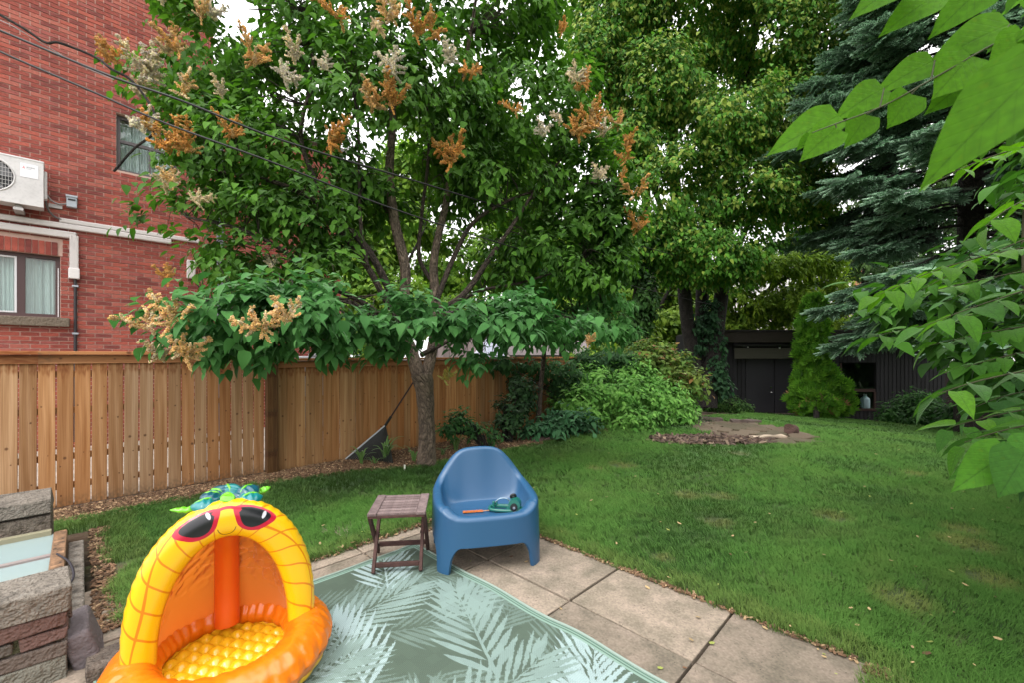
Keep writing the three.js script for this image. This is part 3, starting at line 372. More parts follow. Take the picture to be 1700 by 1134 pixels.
// ---------------------------------------------------------------- dark garden shed at the far end
{
  const ZS = 15, shed = base('garden_shed', V(0, 0, -ZS)); tag(shed, 'low black garden shed with double doors and folded awning', 'shed');
  const X = (px) => (px - CX) / F * ZS, Y = (py) => EYE - (py - HY) / F * ZS, r = rng(81), x0 = X(1176), x1 = X(1569), yTop = Y(548) - 0.062, y0 = -1.15;
  const black = [0.021, 0.028, 0.017].map((k) => std({ color: C(k * 1.02, k * 0.94, k * 1.14), roughness: 0.75, bumpMap: grainTex, bumpScale: 0.004 })), backM = std({ color: C(0.008, 0.008, 0.009), roughness: 1 });
  const door = { x0: X(1238), x1: X(1322), y0: Y(686), y1: Y(597) }, win = { x0: X(1394), x1: X(1452), y0: Y(681), y1: Y(604) };
  part('wall', merge([span(x0, door.x0, y0, yTop, -3, -0.02), span(door.x0, door.x1, door.y1, yTop, -3, -0.02), span(door.x0, door.x1, y0, door.y0 - 0.02, -3, -0.02), span(door.x1, win.x0, y0, yTop, -3, -0.02), span(win.x0, win.x1, win.y1, yTop, -3, -0.02), span(win.x0, win.x1, y0, win.y0, -3, -0.02), span(win.x1, x1, y0, yTop, -3, -0.02), span(door.x0, door.x1, door.y0, door.y1, -3, -0.3), span(win.x0, win.x1, win.y0, win.y1, -3, -0.9)]), backM, shed);
  const gs = {}; const board = (x, w, a, b) => { if (b - a < 0.02) return; const k = (b - a).toFixed(3) + w; gs[k] = gs[k] || boxUV(rbox(w, b - a, 0.02, 0.005), 2); put('board', gs[k], black[Math.floor(r() * 3)], shed, V(x, (a + b) / 2, -0.008 + 0.003 * r())); };
  for (let x = x0 + 0.07; x < x1 - 0.06; x += 0.142) { const w = 0.126; if (x > door.x0 - 0.05 && x < door.x1 + 0.05) { board(x, w, door.y1 + 0.03, yTop); continue; } if (x > win.x0 - 0.05 && x < win.x1 + 0.05) { board(x, w, win.y1 + 0.03, yTop); board(x, w, y0, win.y0 - 0.03); continue; } board(x, w, y0, yTop); }
  // doors
  const dm = std({ color: C(0.026, 0.024, 0.03), roughness: 0.6, bumpMap: grainTex, bumpScale: 0.002 }), xm = X(1285), steel = std({ color: C(0.6, 0.6, 0.6), roughness: 0.25, metalness: 1 });
  const d1 = put('door', rbox(xm - door.x0 - 0.012, door.y1 - door.y0, 0.05, 0.006, (xm + door.x0) / 2 - 0.006, (door.y0 + door.y1) / 2, -0.03), dm, shed), d2 = put('door', rbox(door.x1 - xm - 0.02, door.y1 - door.y0, 0.05, 0.006, (xm + door.x1) / 2 + 0.01, (door.y0 + door.y1) / 2, -0.036), dm, shed);
  put('knob', new THREE.SphereGeometry(0.035, 14, 10), steel, d1, V(X(1279), Y(652), 0.035)); put('deadbolt', at(new THREE.CylinderGeometry(0.03, 0.03, 0.03, 14), 0, 0, 0, Math.PI / 2), steel, d1, V(X(1279), Y(644), 0.005)); put('hinge', rbox(0.05, 0.34, 0.03, 0.008, door.x0 + 0.005, Y(630), 0.01), dm, d1);
  put('door_sill', boxUV(rbox(X(1345) - X(1225), 0.18, 0.3, 0.02, (X(1345) + X(1225)) / 2, door.y0 - 0.1, 0.08), 2), std({ color: C(0.3, 0.25, 0.2), roughness: 0.95, map: slabTex }), shed);
  // roof and deep fascia
  put('roof', span(X(1184), x1 + 0.2, Y(548) - 0.06, Y(548), -3.3, 0.42), std({ color: C(0.03, 0.026, 0.024), roughness: 0.9 }), shed); put('fascia', boxUV(rbox(x1 + 0.15 - X(1187), Y(549) - 0.06 - Y(570), 0.035, 0.006, (x1 + 0.15 + X(1187)) / 2, (Y(549) - 0.06 + Y(570)) / 2, 0.38), 2), std({ color: C(0.035, 0.026, 0.021), roughness: 0.8, bumpMap: grainTex, bumpScale: 0.006 }), shed); put('soffit', span(X(1187), x1 + 0.14, Y(570) + 0.02, Y(570) + 0.04, -0.02, 0.36), backM, shed);
  // window: big dark pane above, small brown-framed one below with a jug in it
  const brown = std({ color: C(0.07, 0.032, 0.026), roughness: 0.7 }), pane = phys({ color: C(0.9, 0.95, 0.93), roughness: 0.02, transmission: 1, thickness: 0, ior: 1.5 }), ym = Y(648), root = new THREE.Group(); root.name = 'window'; shed.add(root);
  put('frame', merge([span(win.x0, win.x1, ym - 0.07, ym + 0.03, -0.06, 0.01), span(win.x0 + 0.36, win.x0 + 0.44, win.y0 + 0.04, ym - 0.07, -0.06, 0.008), span(win.x0 - 0.02, win.x1 + 0.02, win.y0 - 0.03, win.y0 + 0.04, -0.06, 0.03), span(win.x1 - 0.03, win.x1 + 0.03, win.y0 + 0.04, ym - 0.07, -0.06, 0.006), span(win.x0, win.x0 + 0.06, ym + 0.03, win.y1, -0.06, 0.006)]), brown, root);
  put('pane', box(win.x1 - win.x0 - 0.05, win.y1 - ym - 0.03, 0.005, (win.x0 + win.x1) / 2, (win.y1 + ym + 0.03) / 2, -0.03), pane, root); put('pane', box(win.x1 - win.x0 - 0.48, ym - win.y0 - 0.12, 0.005, (win.x0 + 0.44 + win.x1) / 2, (win.y0 + ym) / 2 - 0.02, -0.03), pane, root);
  const jug = base('plastic_jug', V(X(1440), win.y0 + 0.04, -ZS - 0.12)); tag(jug, 'pale blue plastic jug standing inside the shed window', 'jug'); put('body', new THREE.LatheGeometry([[0, 0], [0.13, 0], [0.14, 0.03], [0.14, 0.3], [0.12, 0.36], [0.05, 0.42], [0.045, 0.45], [0, 0.45]].map((p) => new THREE.Vector2(...p)), 20), std({ color: C(0.5, 0.68, 0.75), roughness: 0.4 }), jug); put('cap', at(new THREE.CylinderGeometry(0.05, 0.05, 0.05, 14), 0, 0.47, 0), std({ color: C(0.5, 0.55, 0.6), roughness: 0.5 }), jug);
  put('shelf', span(win.x0 + 0.3, win.x1, win.y0 - 0.005, win.y0 + 0.04, -0.4, -0.062), brown, shed);
  // folded awning
  const aw = base('folded_awning', V(0, 0, -ZS)); tag(aw, 'dark folded fabric awning with valance over the shed doors', 'awning'); const xa = X(1212), xb = X(1326);
  put('roller', tube([V(xa, Y(574), 0.25), V(xb, Y(574), 0.25)], 0.06, 10, 2), std({ color: C(0.02, 0.018, 0.02), roughness: 0.5 }), aw); put('valance', grid(60, 4, (u, v) => [lerp(xa - 0.02 - 0.05 * (1 - v), xb, u), lerp(Y(596), Y(579), v), 0.42 - 0.1 * v + 0.008 * Math.sin(u * 9) + (Math.abs(u - 0.65) < 0.01 ? 0.015 : 0)]), std({ color: C(0.055, 0.053, 0.038), roughness: 0.95, side: THREE.DoubleSide, bumpMap: grainTex, bumpScale: 0.002 }), aw); put('arm', merge([span(xa + 0.3, xa + 0.34, Y(576), Y(573), 0, 0.3), span(X(1285), X(1285) + 0.04, Y(577), Y(573), 0, 0.3)]), steel, aw);
  put('bolt', merge([at(new THREE.SphereGeometry(0.022, 8, 6), X(1233), Y(577.5), 0.31), at(new THREE.SphereGeometry(0.03, 8, 6), X(1284), Y(579), 0.33)]), std({ color: C(0.7, 0.7, 0.68), roughness: 0.4 }), aw);
  // dark fence past the shed, pale wooden wall and house glimpsed over it
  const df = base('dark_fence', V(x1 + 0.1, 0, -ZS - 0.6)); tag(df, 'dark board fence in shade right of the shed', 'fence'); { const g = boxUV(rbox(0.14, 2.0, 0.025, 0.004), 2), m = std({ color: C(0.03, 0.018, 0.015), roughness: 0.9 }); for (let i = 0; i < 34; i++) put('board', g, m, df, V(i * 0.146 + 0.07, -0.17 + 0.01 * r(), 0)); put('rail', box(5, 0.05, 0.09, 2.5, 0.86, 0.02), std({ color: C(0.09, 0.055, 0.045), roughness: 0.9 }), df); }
  const ww = base('wooden_outbuilding', V(X(1600), 0, -20)); tag(ww, 'weathered tan board wall glimpsed over the dark fence', 'outbuilding'); { const g = boxUV(rbox(0.3, 3.2, 0.04, 0.005), 1), m = [[0.35, 0.24, 0.16], [0.28, 0.18, 0.12], [0.42, 0.33, 0.25]].map((c) => std({ color: C(...c), roughness: 0.9 })); for (let i = 0; i < 12; i++) put('board', g, m[i % 3], ww, V(i * 0.31 - 0.5, 0.4, 0)); part('wall', box(3.7, 3.15, 2, 1.2, 0.4, -1.03), m[1], ww); }
}
// ---------------------------------------------------------------- glimpses past the fence
{
  const z = 13, hutX = (px) => (px - CX) / F * z, hut = base('grey_outbuilding', V(0, 0, -z)); tag(hut, 'grey-mauve board outbuilding seen over fence right of trunk', 'outbuilding');
  const m = [[0.27, 0.225, 0.22], [0.32, 0.27, 0.265], [0.22, 0.185, 0.18]].map((c) => std({ color: C(...c), roughness: 0.9 })); for (let i = 0; i < 9; i++) put('board', boxUV(rbox(0.17, 2.9, 0.03, 0.004), 2), m[i % 3], hut, V(hutX(722) + i * 0.18, 1.4, 0)); part('wall', span(hutX(720), hutX(815), 0, 2.7, -2, -0.02), m[2], hut); put('roof', at(box(2.2, 0.08, 2.6), (hutX(720) + hutX(815)) / 2, 2.9, -0.9, 0.08), std({ color: C(0.12, 0.1, 0.1), roughness: 0.9 }), hut);
  const roofHouse = base('far_house', V((945 - CX) / F * 26, 0, -26), 0.3); tag(roofHouse, 'far low house with a brown-grey shingle roof over the fence', 'house'); const sr = std({ color: C(0.2, 0.165, 0.165), roughness: 0.95, bumpMap: grainTex, bumpScale: 0.03 });
  part('wall', span(-3.5, 3.5, 0, 1.5, -5, 0), std({ color: C(0.3, 0.25, 0.22), roughness: 0.9 }), roofHouse); put('roof', at(box(7.6, 0.12, 3.6), 0, 2.3, -1.4, 0.5), sr, roofHouse); put('roof', at(box(7.6, 0.12, 3.6), 0, 2.3, -4.4, -0.5), sr, roofHouse);
  const wh = base('white_house', V((1370 - CX) / F * 34, 0, -34)); tag(wh, 'pale far house glimpsed behind the maple above the shed', 'house'); part('wall', span(-5, 4, -1, 8.4, -6, 0), std({ color: C(0.75, 0.73, 0.72), roughness: 0.9 }), wh); put('roof', at(box(10, 0.2, 5), -0.5, 4.1, 1.4, 0.42), std({ color: C(0.24, 0.2, 0.2), roughness: 0.9 }), wh); put('chimney', span(2.2, 3.0, 7, 10.5, -0.6, 0.25), std({ color: C(0.4, 0.16, 0.1), roughness: 0.9 }), wh); put('window', merge([span(-3.6, -2.6, 5.4, 7, 0.001, 0.05), span(-1.2, -0.2, 5.4, 7, 0.001, 0.05)]), std({ color: C(0.05, 0.06, 0.07), roughness: 0.2 }), wh);
  const rh = base('red_house', V((1110 - CX) / F * 36, 0, -36)); tag(rh, 'far pinkish-red house between the trunks above the shrubs', 'house'); part('wall', span(-4, 4, -1, 5.6, -6, 0), std({ color: C(0.45, 0.27, 0.24), roughness: 0.9 }), rh); put('roof', at(box(8.6, 0.2, 4.2), 0, 6.2, -1.5, 0.6), std({ color: C(0.2, 0.16, 0.15), roughness: 0.9 }), rh);
  const binM = std({ color: C(0.35, 0.36, 0.38), roughness: 0.6 }); for (const [px, w, label, k] of [[499, 0.34, 'leftmost low grey bin lid above the fence top', 0], [526, 0.33, 'tallest grey bin with domed lid above the fence top', 0.06], [549, 0.24, 'small grey bin lid nearest the green hedge', 0.03]]) { const z = 9.2 + (px - 499) * 0.012, b = base('waste_bin', V((px - CX) / F * z, 0, -z), 0.5); tag(b, label, 'bin'); put('body', boxUV(at(new THREE.CylinderGeometry(w * 0.66, w * 0.55, 1.4 + k, 4), 0, 0.7 + k / 2, 0, 0, 0.785, 0)), binM, b); put('lid', rbox(w, 0.07, w, 0.03, 0, 1.44 + k, 0, 2), binM, b); }
  const cloth = base('white_parasol', V((812 - CX) / F * 10.5, 0, -10.5)); tag(cloth, 'bluish white closed parasol just above fence, right of trunk', 'parasol'); put('canopy', grid(40, 8, (u, v) => { const a = u * 6.2832, R = (0.05 + 0.34 * v) * (1 + 0.22 * Math.sin(a * 8)); return [Math.cos(a) * R, 1.92 - 0.5 * v, Math.sin(a) * R]; }, true), std({ color: C(0.62, 0.66, 0.78), roughness: 0.8, side: THREE.DoubleSide }), cloth); put('pole', at(new THREE.CylinderGeometry(0.02, 0.02, 1.9, 10), 0, 0.95, 0), std({ color: C(0.3, 0.3, 0.3) }), cloth);
}
// ---------------------------------------------------------------- outdoor rug
{
  const Wb = 2.74, La = 1.83, px = 560; // along b, along a; pixels per metre
  const w = Math.round(Wb * px), h = Math.round(La * px), [c, g] = cv(w, h), r = rng(91);
  g.fillStyle = '#566759'; g.fillRect(0, 0, w, h);
  const frond = (x, y, ang, len, wid, tone) => { // a spine with long tapering leaflets on either side
    g.save(); g.translate(x, y); g.rotate(ang); g.fillStyle = tone; const n = 11;
    for (const sd of [-1, 1]) for (let i = 0; i < n; i++) {
      const t = (i + 0.4 + 0.2 * r()) / n, bx = t * len * 0.9, l = wid * Math.pow(Math.sin(Math.PI * Math.min(1, 0.22 + t * 0.7)), 0.6) * (0.85 + 0.25 * r()), a = sd * (0.78 - 0.42 * t), ca = Math.cos(a), sa = Math.sin(a), wd = len * 0.042 * (0.8 + 0.4 * r());
      g.beginPath(); g.moveTo(bx - 4, 0); g.quadraticCurveTo(bx + ca * l * 0.45 - sa * wd, sa * l * 0.45 + ca * wd, bx + ca * l, sa * l); g.quadraticCurveTo(bx + ca * l * 0.45 + sa * wd, sa * l * 0.45 - ca * wd, bx + 4, 0); g.fill();
    }
    g.beginPath(); g.moveTo(0, -len * 0.011); g.lineTo(len * 1.1, 0); g.lineTo(0, len * 0.011); g.fill(); g.restore();
  };
  const A = '#a9c0c0', B = '#8ba39c', D = '#70857a', up = -2.36; // fronds point to the far corner
  for (let j = 0; j < 5; j++) for (let i = 0; i < 7; i++) frond((i + 0.9) / 6.4 * w, (j + 0.7) / 4.2 * h, up + (r() - 0.5) * 2.6 + 1.2, px * 0.55, px * 0.32, D);
  for (let j = 0; j < 4; j++) for (let i = 0; i < 6; i++) { const t = (i * 2 + j) % 3; frond((i + 0.75 + 0.35 * (j % 2) + 0.2 * r()) / 5.4 * w, (j + 0.85 + 0.2 * r()) / 3.6 * h, up + ((i + j) % 2 ? 0.45 : -0.5) + (r() - 0.5) * 0.5, px * (0.66 + 0.25 * r()), px * 0.4, t === 0 ? A : t === 1 ? B : i > 2 ? A : B); }
  // the weave: ragged steps along the threads
  const im = g.getImageData(0, 0, w, h), src = new Uint8ClampedArray(im.data), hash = (a, b) => { const s = Math.sin(a * 12.9898 + b * 78.233) * 43758.5453; return s - Math.floor(s); };
  for (let y = 0; y < h; y++) for (let x = 0; x < w; x++) { const j = Math.round((hash(y >> 2, x >> 4) - 0.5) * 5), sx = clamp(x + j, 0, w - 1), i = (y * w + x) * 4, k = (y * w + sx) * 4, th = (y % 4 < 1 ? 0.84 : 1) * (x % 6 < 1 ? 0.93 : 1) * (0.96 + 0.08 * hash(x, y)), dark = ((x >> 2) + (y >> 2)) % 2 && hash(x >> 5, y >> 5) > 0.5 ? 0.93 : 1; for (let q = 0; q < 3; q++) im.data[i + q] = src[k + q] * th * dark; }
  g.putImageData(im, 0, 0);
  for (const [o, wd, col] of [[0, 26, '#86a294'], [5, 4, '#4f6a5c'], [14, 4, '#4f6a5c'], [21, 3, '#8aa79b']]) { g.strokeStyle = col; g.lineWidth = wd; g.strokeRect(o + wd / 2, o + wd / 2, w - 2 * o - wd, h - 2 * o - wd); }
  const tex = canvasTex(c);
  const R0 = [-0.762, 3.405], wave = (u, v) => 0.006 + 0.004 * N3(u * 9, v * 6, 1) + 0.012 * Math.max(0, N3(u * 7, 3, v * 5)) * (v < 0.08 ? 1 : 0.2);
  const pt = (u, v) => { const edge = v < 0.05 ? 0.007 * Math.sin(u * 24) * smooth(0.03, 0.2, u) : 0, b = u * Wb, a = -v * La + edge, X = R0[0] + a * AX[0] + b * BX[0], Z = R0[1] + a * AX[1] + b * BX[1]; return [X, wave(u, v), -Z]; };
  const rug = base('outdoor_rug', V(0, 0, 0)); tag(rug, 'sage green outdoor rug with pale mint palm fronds under the table', 'rug');
  const geo = grid(160, 90, pt), uvs = geo.attributes.uv; for (let i = 0; i < uvs.count; i++) uvs.setY(i, 1 - uvs.getY(i));
  part('mat', geo, std({ map: tex, color: C(0.82, 0.82, 0.82), roughness: 0.62, side: THREE.DoubleSide, bumpMap: tex, bumpScale: 0.0012 }), rug);
  const rim = []; for (let i = 0; i <= 90; i++) rim.push(V(...pt(i / 90, 0)).add(V(0, 0.002, 0))); const rimL = []; for (let i = 0; i <= 50; i++) rimL.push(V(...pt(0, i / 50)).add(V(0, 0.002, 0)));
  const pm = std({ color: C(0.24, 0.31, 0.27), roughness: 0.7 }); part('piping', tube(rim, 0.007, 6, 180), pm, rug); part('piping', tube(rimL, 0.007, 6, 100), pm, rug);
}
// ---------------------------------------------------------------- blue plastic armchair
{
  const t = base('plastic_armchair', V(-0.21, 0, -3.29), 0.226); tag(t, 'blue moulded plastic armchair with rounded back at patio edge', 'armchair');
  // plan outline: a rounded square, angle q from +x; front is +z
  const HW = 0.385, HD = 0.335, plan = (q, k, zb = 0) => { const c = Math.cos(q), s = Math.sin(q), n = 3.6, d = Math.pow(Math.pow(Math.abs(c), n) + Math.pow(Math.abs(s), n), -1 / n); return [c * d * HW * k, s * d * HD * k + zb]; };
  const backPts = [[0, 0.742], [0.3, 0.738], [0.45, 0.73], [0.58, 0.712], [0.68, 0.68], [0.77, 0.628], [0.86, 0.565], [0.97, 0.515], [1.15, 0.487], [1.571, 0.47]], chairBack = (w) => { let i = 1; while (i < backPts.length - 1 && w > backPts[i][0]) i++; const p = (k) => backPts[clamp(k, 0, backPts.length - 1)], [a, b] = [p(i - 1), p(i)], t = clamp((w - a[0]) / (b[0] - a[0]), 0, 1), sl = (k) => (p(k + 1)[1] - p(k - 1)[1]) / Math.max(1e-3, p(k + 1)[0] - p(k - 1)[0]) * (k === 0 ? 0 : 1), h = b[0] - a[0], t2 = t * t, t3 = t2 * t; return (2 * t3 - 3 * t2 + 1) * a[1] + (t3 - 2 * t2 + t) * h * sl(i - 1) + (-2 * t3 + 3 * t2) * b[1] + (t3 - t2) * h * sl(i); };
  const rimY = (q) => { const s = Math.sin(q), c = Math.abs(Math.cos(q)); // height of the rim round the shell
    if (s < 0) { const w = Math.atan2(c, -s); return chairBack(w); }
    const w = Math.atan2(c, s); return piece([[0, 0.388], [0.45, 0.388], [0.6, 0.393], [0.72, 0.41], [0.85, 0.437], [1.05, 0.455], [1.3, 0.464], [1.571, 0.472]], w); };
  const leg = (q) => { // underside: feet at four corners, arches between
    const [x, z] = plan(q, 1), s = Math.sin(q), wx = Math.abs(x) / HW, wz = Math.abs(z) / HD; let inA, w;
    if (wz > wx) { const half = 0.29; w = half - Math.abs(x); inA = s > 0 ? 0.185 : 0.2; } else { w = 0.225 - Math.abs(z); inA = 0.2; }
    if (w <= 0) return 0; const t = w / 0.085; return t >= 1 ? inA : inA * Math.sqrt(1 - (1 - t) * (1 - t)) * smooth(0, 0.12, t); };
  const NU = 420, prof = []; const K = 26;
  const fn = (u, v) => {
    const q = u * 2 * Math.PI + Math.PI / 2, top = rimY(q), lo = leg(q), sz = Math.sin(q), back = Math.max(0, -sz), front = Math.max(0, sz), side = Math.abs(Math.cos(q));
    // the outside leans in as it rises: more at the tall back
    const lean = (y) => 1.035 - 0.075 * y - (back > 0 ? 0.30 * back * Math.max(0, y - 0.42) : 0);
    const squeeze = (y) => 1 - 0.2 * smooth(0.46, 0.78, y); // narrower towards the top of the back
    const outer = (y, off = 0) => { const [x, z] = plan(q, lean(y)); const l = Math.hypot(x, z); const k = 1 - off / l; return [x * k * (sz < 0 ? squeeze(y) : 1), y, z * k - (sz < 0 ? 0.03 * smooth(0.35, 0.75, y) : 0)]; };
    const seatY = 0.352 - 0.018 * smooth(0.2, -0.25, plan(q, 0.7)[1]);
    const thick = 0.055 + 0.03 * side, wallK = 0.79;
    if (v < 0.12) { const y = lerp(Math.min(top - 0.07, 0.3), lo + 0.0, v / 0.12); return outer(y, 0.024); }     // inner face below the seat
    if (v < 0.16) { const k = (v - 0.12) / 0.04; return outer(lo, 0.024 * (1 - k)); }
    if (v < 0.5) { const y = lerp(lo, top - 0.03, (v - 0.16) / 0.34); return outer(y); }
    if (v < 0.66) { const a = (v - 0.5) / 0.16 * Math.PI * 0.9, R = front > 0.6 ? 0.045 : 0.034, o = outer(top - 0.03), l = Math.hypot(o[0], o[2]), inn = R * (1 - Math.cos(a)), k = 1 - inn / l; return [o[0] * k, top - 0.03 + 0.03 * Math.sin(a), o[2] * k]; }
    // inside: down the wall with a wide hollow into the seat, then to its middle
    const w = (v - 0.66) / 0.34, o = outer(top - 0.03), l0 = Math.hypot(o[0], o[2]), R = front > 0.6 ? 0.045 : 0.034, k0 = 1 - R * 1.95 / l0, rim = [o[0] * k0, top - 0.02, o[2] * k0];
    const [fx, fz] = plan(q, 1), foot = [fx * 0.66, seatY, fz > 0 ? fz * 0.80 : fz * 0.50];
    if (w < 0.62) { const t = w / 0.62, e = Math.pow(t, 1.0), m = [lerp(rim[0], foot[0], 0.26 + 0.1 * front), lerp(rim[1], foot[1], front > 0.5 ? 0.3 : 0.93), lerp(rim[2], foot[2], front > 0.5 ? 0.42 : 0.55 )]; const f = (i) => (1 - e) * (1 - e) * rim[i] + 2 * e * (1 - e) * m[i] + e * e * foot[i]; return [f(0), f(1), f(2)]; }
    const t = (w - 0.62) / 0.38; return [foot[0] * (1 - t), seatY * (1 - t) + 0.342 * t, lerp(foot[2], 0.02, t)];
  };
  const g = grid(NU, 130, fn, true), blue = phys({ color: C(0.0165, 0.078, 0.172), roughness: 0.4, clearcoat: 0.2, clearcoatRoughness: 0.35, bumpMap: texture(128, 128, (u, v) => 0.5 + 0.4 * N3(u * 60, v * 60, 1)), bumpScale: 0.0003, side: THREE.DoubleSide });
  blue.bumpMap.repeat.set(14, 6); part('shell', g, blue, t);
  // lawn sprinkler on the seat
  const s = base('lawn_sprinkler', V(0, 0, 0), 0.226 - 0.35); t.updateMatrixWorld(true); s.position.copy(V(0.135, 0.353, 0.13).applyMatrix4(t.matrixWorld)); tag(s, 'small green oscillating lawn sprinkler lying on blue armchair seat', 'sprinkler');
  const green = phys({ color: C(0.008, 0.12, 0.095), roughness: 0.35, clearcoat: 0.3 }), dk = std({ color: C(0.01, 0.012, 0.014), roughness: 0.5 }), met = std({ color: C(0.75, 0.75, 0.75), roughness: 0.25, metalness: 1 });
  const ring = []; for (let i = 0; i <= 40; i++) { const a = i / 40 * 6.2832; ring.push(V(Math.sign(Math.cos(a)) * Math.pow(Math.abs(Math.cos(a)), 0.7) * 0.118, 0.012, Math.sign(Math.sin(a)) * Math.pow(Math.abs(Math.sin(a)), 0.7) * 0.055)); }
  put('base_frame', tube(ring, 0.012, 10, 80, false), green, s); put('base_plate', rbox(0.1, 0.016, 0.1, 0.006, 0.06, 0.012, 0, 2), green, s);
  put('gear_case', at(new THREE.CylinderGeometry(0.043, 0.047, 0.085, 24), 0.07, 0.045, 0.005, Math.PI / 2 - 0.1), green, s); put('knob', at(new THREE.TorusGeometry(0.019, 0.008, 8, 20), 0.055, 0.092, -0.03, 0.5, 0.3), dk, s); put('knob_core', new THREE.SphereGeometry(0.017, 12, 8), dk, s, V(0.055, 0.092, -0.03));
  put('dial', at(new THREE.CylinderGeometry(0.026, 0.026, 0.02, 20), 0.07, 0.04, 0.056, Math.PI / 2), dk, s); put('dial_centre', at(new THREE.CylinderGeometry(0.01, 0.011, 0.03, 14), 0.074, 0.042, 0.062, Math.PI / 2), met, s);
  put('spray_tube', tube([V(-0.085, 0.03, -0.005), V(-0.07, 0.06, -0.005), V(-0.03, 0.082, -0.008), V(0.01, 0.078, -0.012), V(0.04, 0.05, -0.015)], 0.0045, 7, 24), std({ color: C(0.3, 0.4, 0.48), roughness: 0.2, metalness: 0.7 }), s); put('post', merge([rbox(0.018, 0.05, 0.022, 0.004, -0.088, 0.035, 0), rbox(0.016, 0.03, 0.02, 0.004, -0.068, 0.04, -0.012)]), green, s);
  put('cross_bar', rbox(0.16, 0.018, 0.014, 0.004, -0.01, 0.02, -0.012, 1), green, s);
  const o = base('orange_nozzle_strip', V(-0.105, 0.352, 0.125).applyMatrix4(t.matrixWorld), 0.226); tag(o, 'orange ribbed plastic strip beside sprinkler on blue seat', 'plastic strip'); const om = std({ color: C(0.6, 0.17, 0.03), roughness: 0.5 }); const ribs = []; for (let i = 0; i < 15; i++) ribs.push(rbox(0.0065, 0.011, 0.026 - 0.0009 * i, 0.002, -0.07 + i * 0.0098, 0.008, 0)); put('ribs', merge(ribs), om, o); put('spine', rbox(0.15, 0.005, 0.02, 0.002, 0, 0.004, 0), om, o); put('tip', rbox(0.05, 0.006, 0.006, 0.002, 0.1, 0.005, 0), std({ color: C(0.5, 0.25, 0.12), roughness: 0.6 }), o);
}
// ---------------------------------------------------------------- folding side table
{
  const t = base('folding_side_table', V(-0.805, 0.008, -3.11), 0.12); tag(t, 'weathered grey-brown wooden folding side table with slatted top', 'side table');
  const wtex = texture(256, 256, (u, v) => { const g = tile(u, v * 0.999, 5, 2), s = 0, f = 0.16 * tile(u * 1, v, 60, 4); const l = 0.64 + 0.16 * g + s + f; return [l, l * 0.94, l * 0.92]; }, true);
  const grey = [[0.35, 0.29, 0.295], [0.29, 0.235, 0.24], [0.41, 0.345, 0.35]].map((c) => std({ color: C(...c).multiplyScalar(1.25), roughness: 0.9, map: wtex, bumpMap: wtex, bumpScale: 0.003 })), red = std({ color: C(0.15, 0.075, 0.065), roughness: 0.8, map: wtex, bumpMap: wtex, bumpScale: 0.002 });
  const W = 0.385, D = 0.40, H = 0.425, TH = 0.02;
  for (const s of [-1, 1]) put('end_board', boxUV(rough(rbox(0.062, TH, D, 0.004, 0, 0, 0, 1), 0.002, 20, s), 6), grey[s > 0 ? 0 : 1], t, V(s * (W / 2 - 0.031), H - TH / 2, 0));
  for (let i = 0; i < 7; i++) { const d = (D - 0.006) / 7, g = boxUV(rough(rbox(W - 0.128, TH - 0.003, d - 0.013, 0.003), 0.0015, 22, i), 6); put('slat', g, grey[i % 3], t, V(0, H - TH / 2 - 0.001, -D / 2 + d * (i + 0.5) + 0.003)); }
  put('apron', boxUV(rbox(W - 0.01, 0.018, 0.014, 0.003, 0, H - TH - 0.008, D / 2 - 0.012), 6), red, t); put('apron', boxUV(rbox(W - 0.06, 0.018, 0.014, 0.003, 0, H - TH - 0.008, -D / 2 + 0.03), 6), red, t);
  const bar = (x, z0, y0, z1, y1) => { const l = Math.hypot(z1 - z0, y1 - y0), g = rbox(0.024, l, 0.034, 0.005); boxUV(g, 6); g.rotateX(Math.atan2(z1 - z0, y1 - y0)); return g.translate(x, (y0 + y1) / 2, (z0 + z1) / 2); };
  const top = H - TH - 0.004; for (const s of [-1, 1]) { put('leg', bar(s * 0.158, 0.17, 0.008, -0.13, top), red, t); put('leg', bar(s * 0.184, -0.17, 0.008, 0.165, top), red, t); put('bolt', at(new THREE.CylinderGeometry(0.009, 0.009, 0.06, 12), s * 0.171, 0.215, 0.012, 0, 0, Math.PI / 2), std({ color: C(0.1, 0.07, 0.06), roughness: 0.5, metalness: 0.7 }), t); }
  put('stretcher', boxUV(rbox(0.29, 0.034, 0.02, 0.004, 0, 0.052, 0.142), 6), red, t); put('stretcher', boxUV(rbox(0.34, 0.034, 0.02, 0.004, 0, 0.085, -0.118), 6), red, t);
}
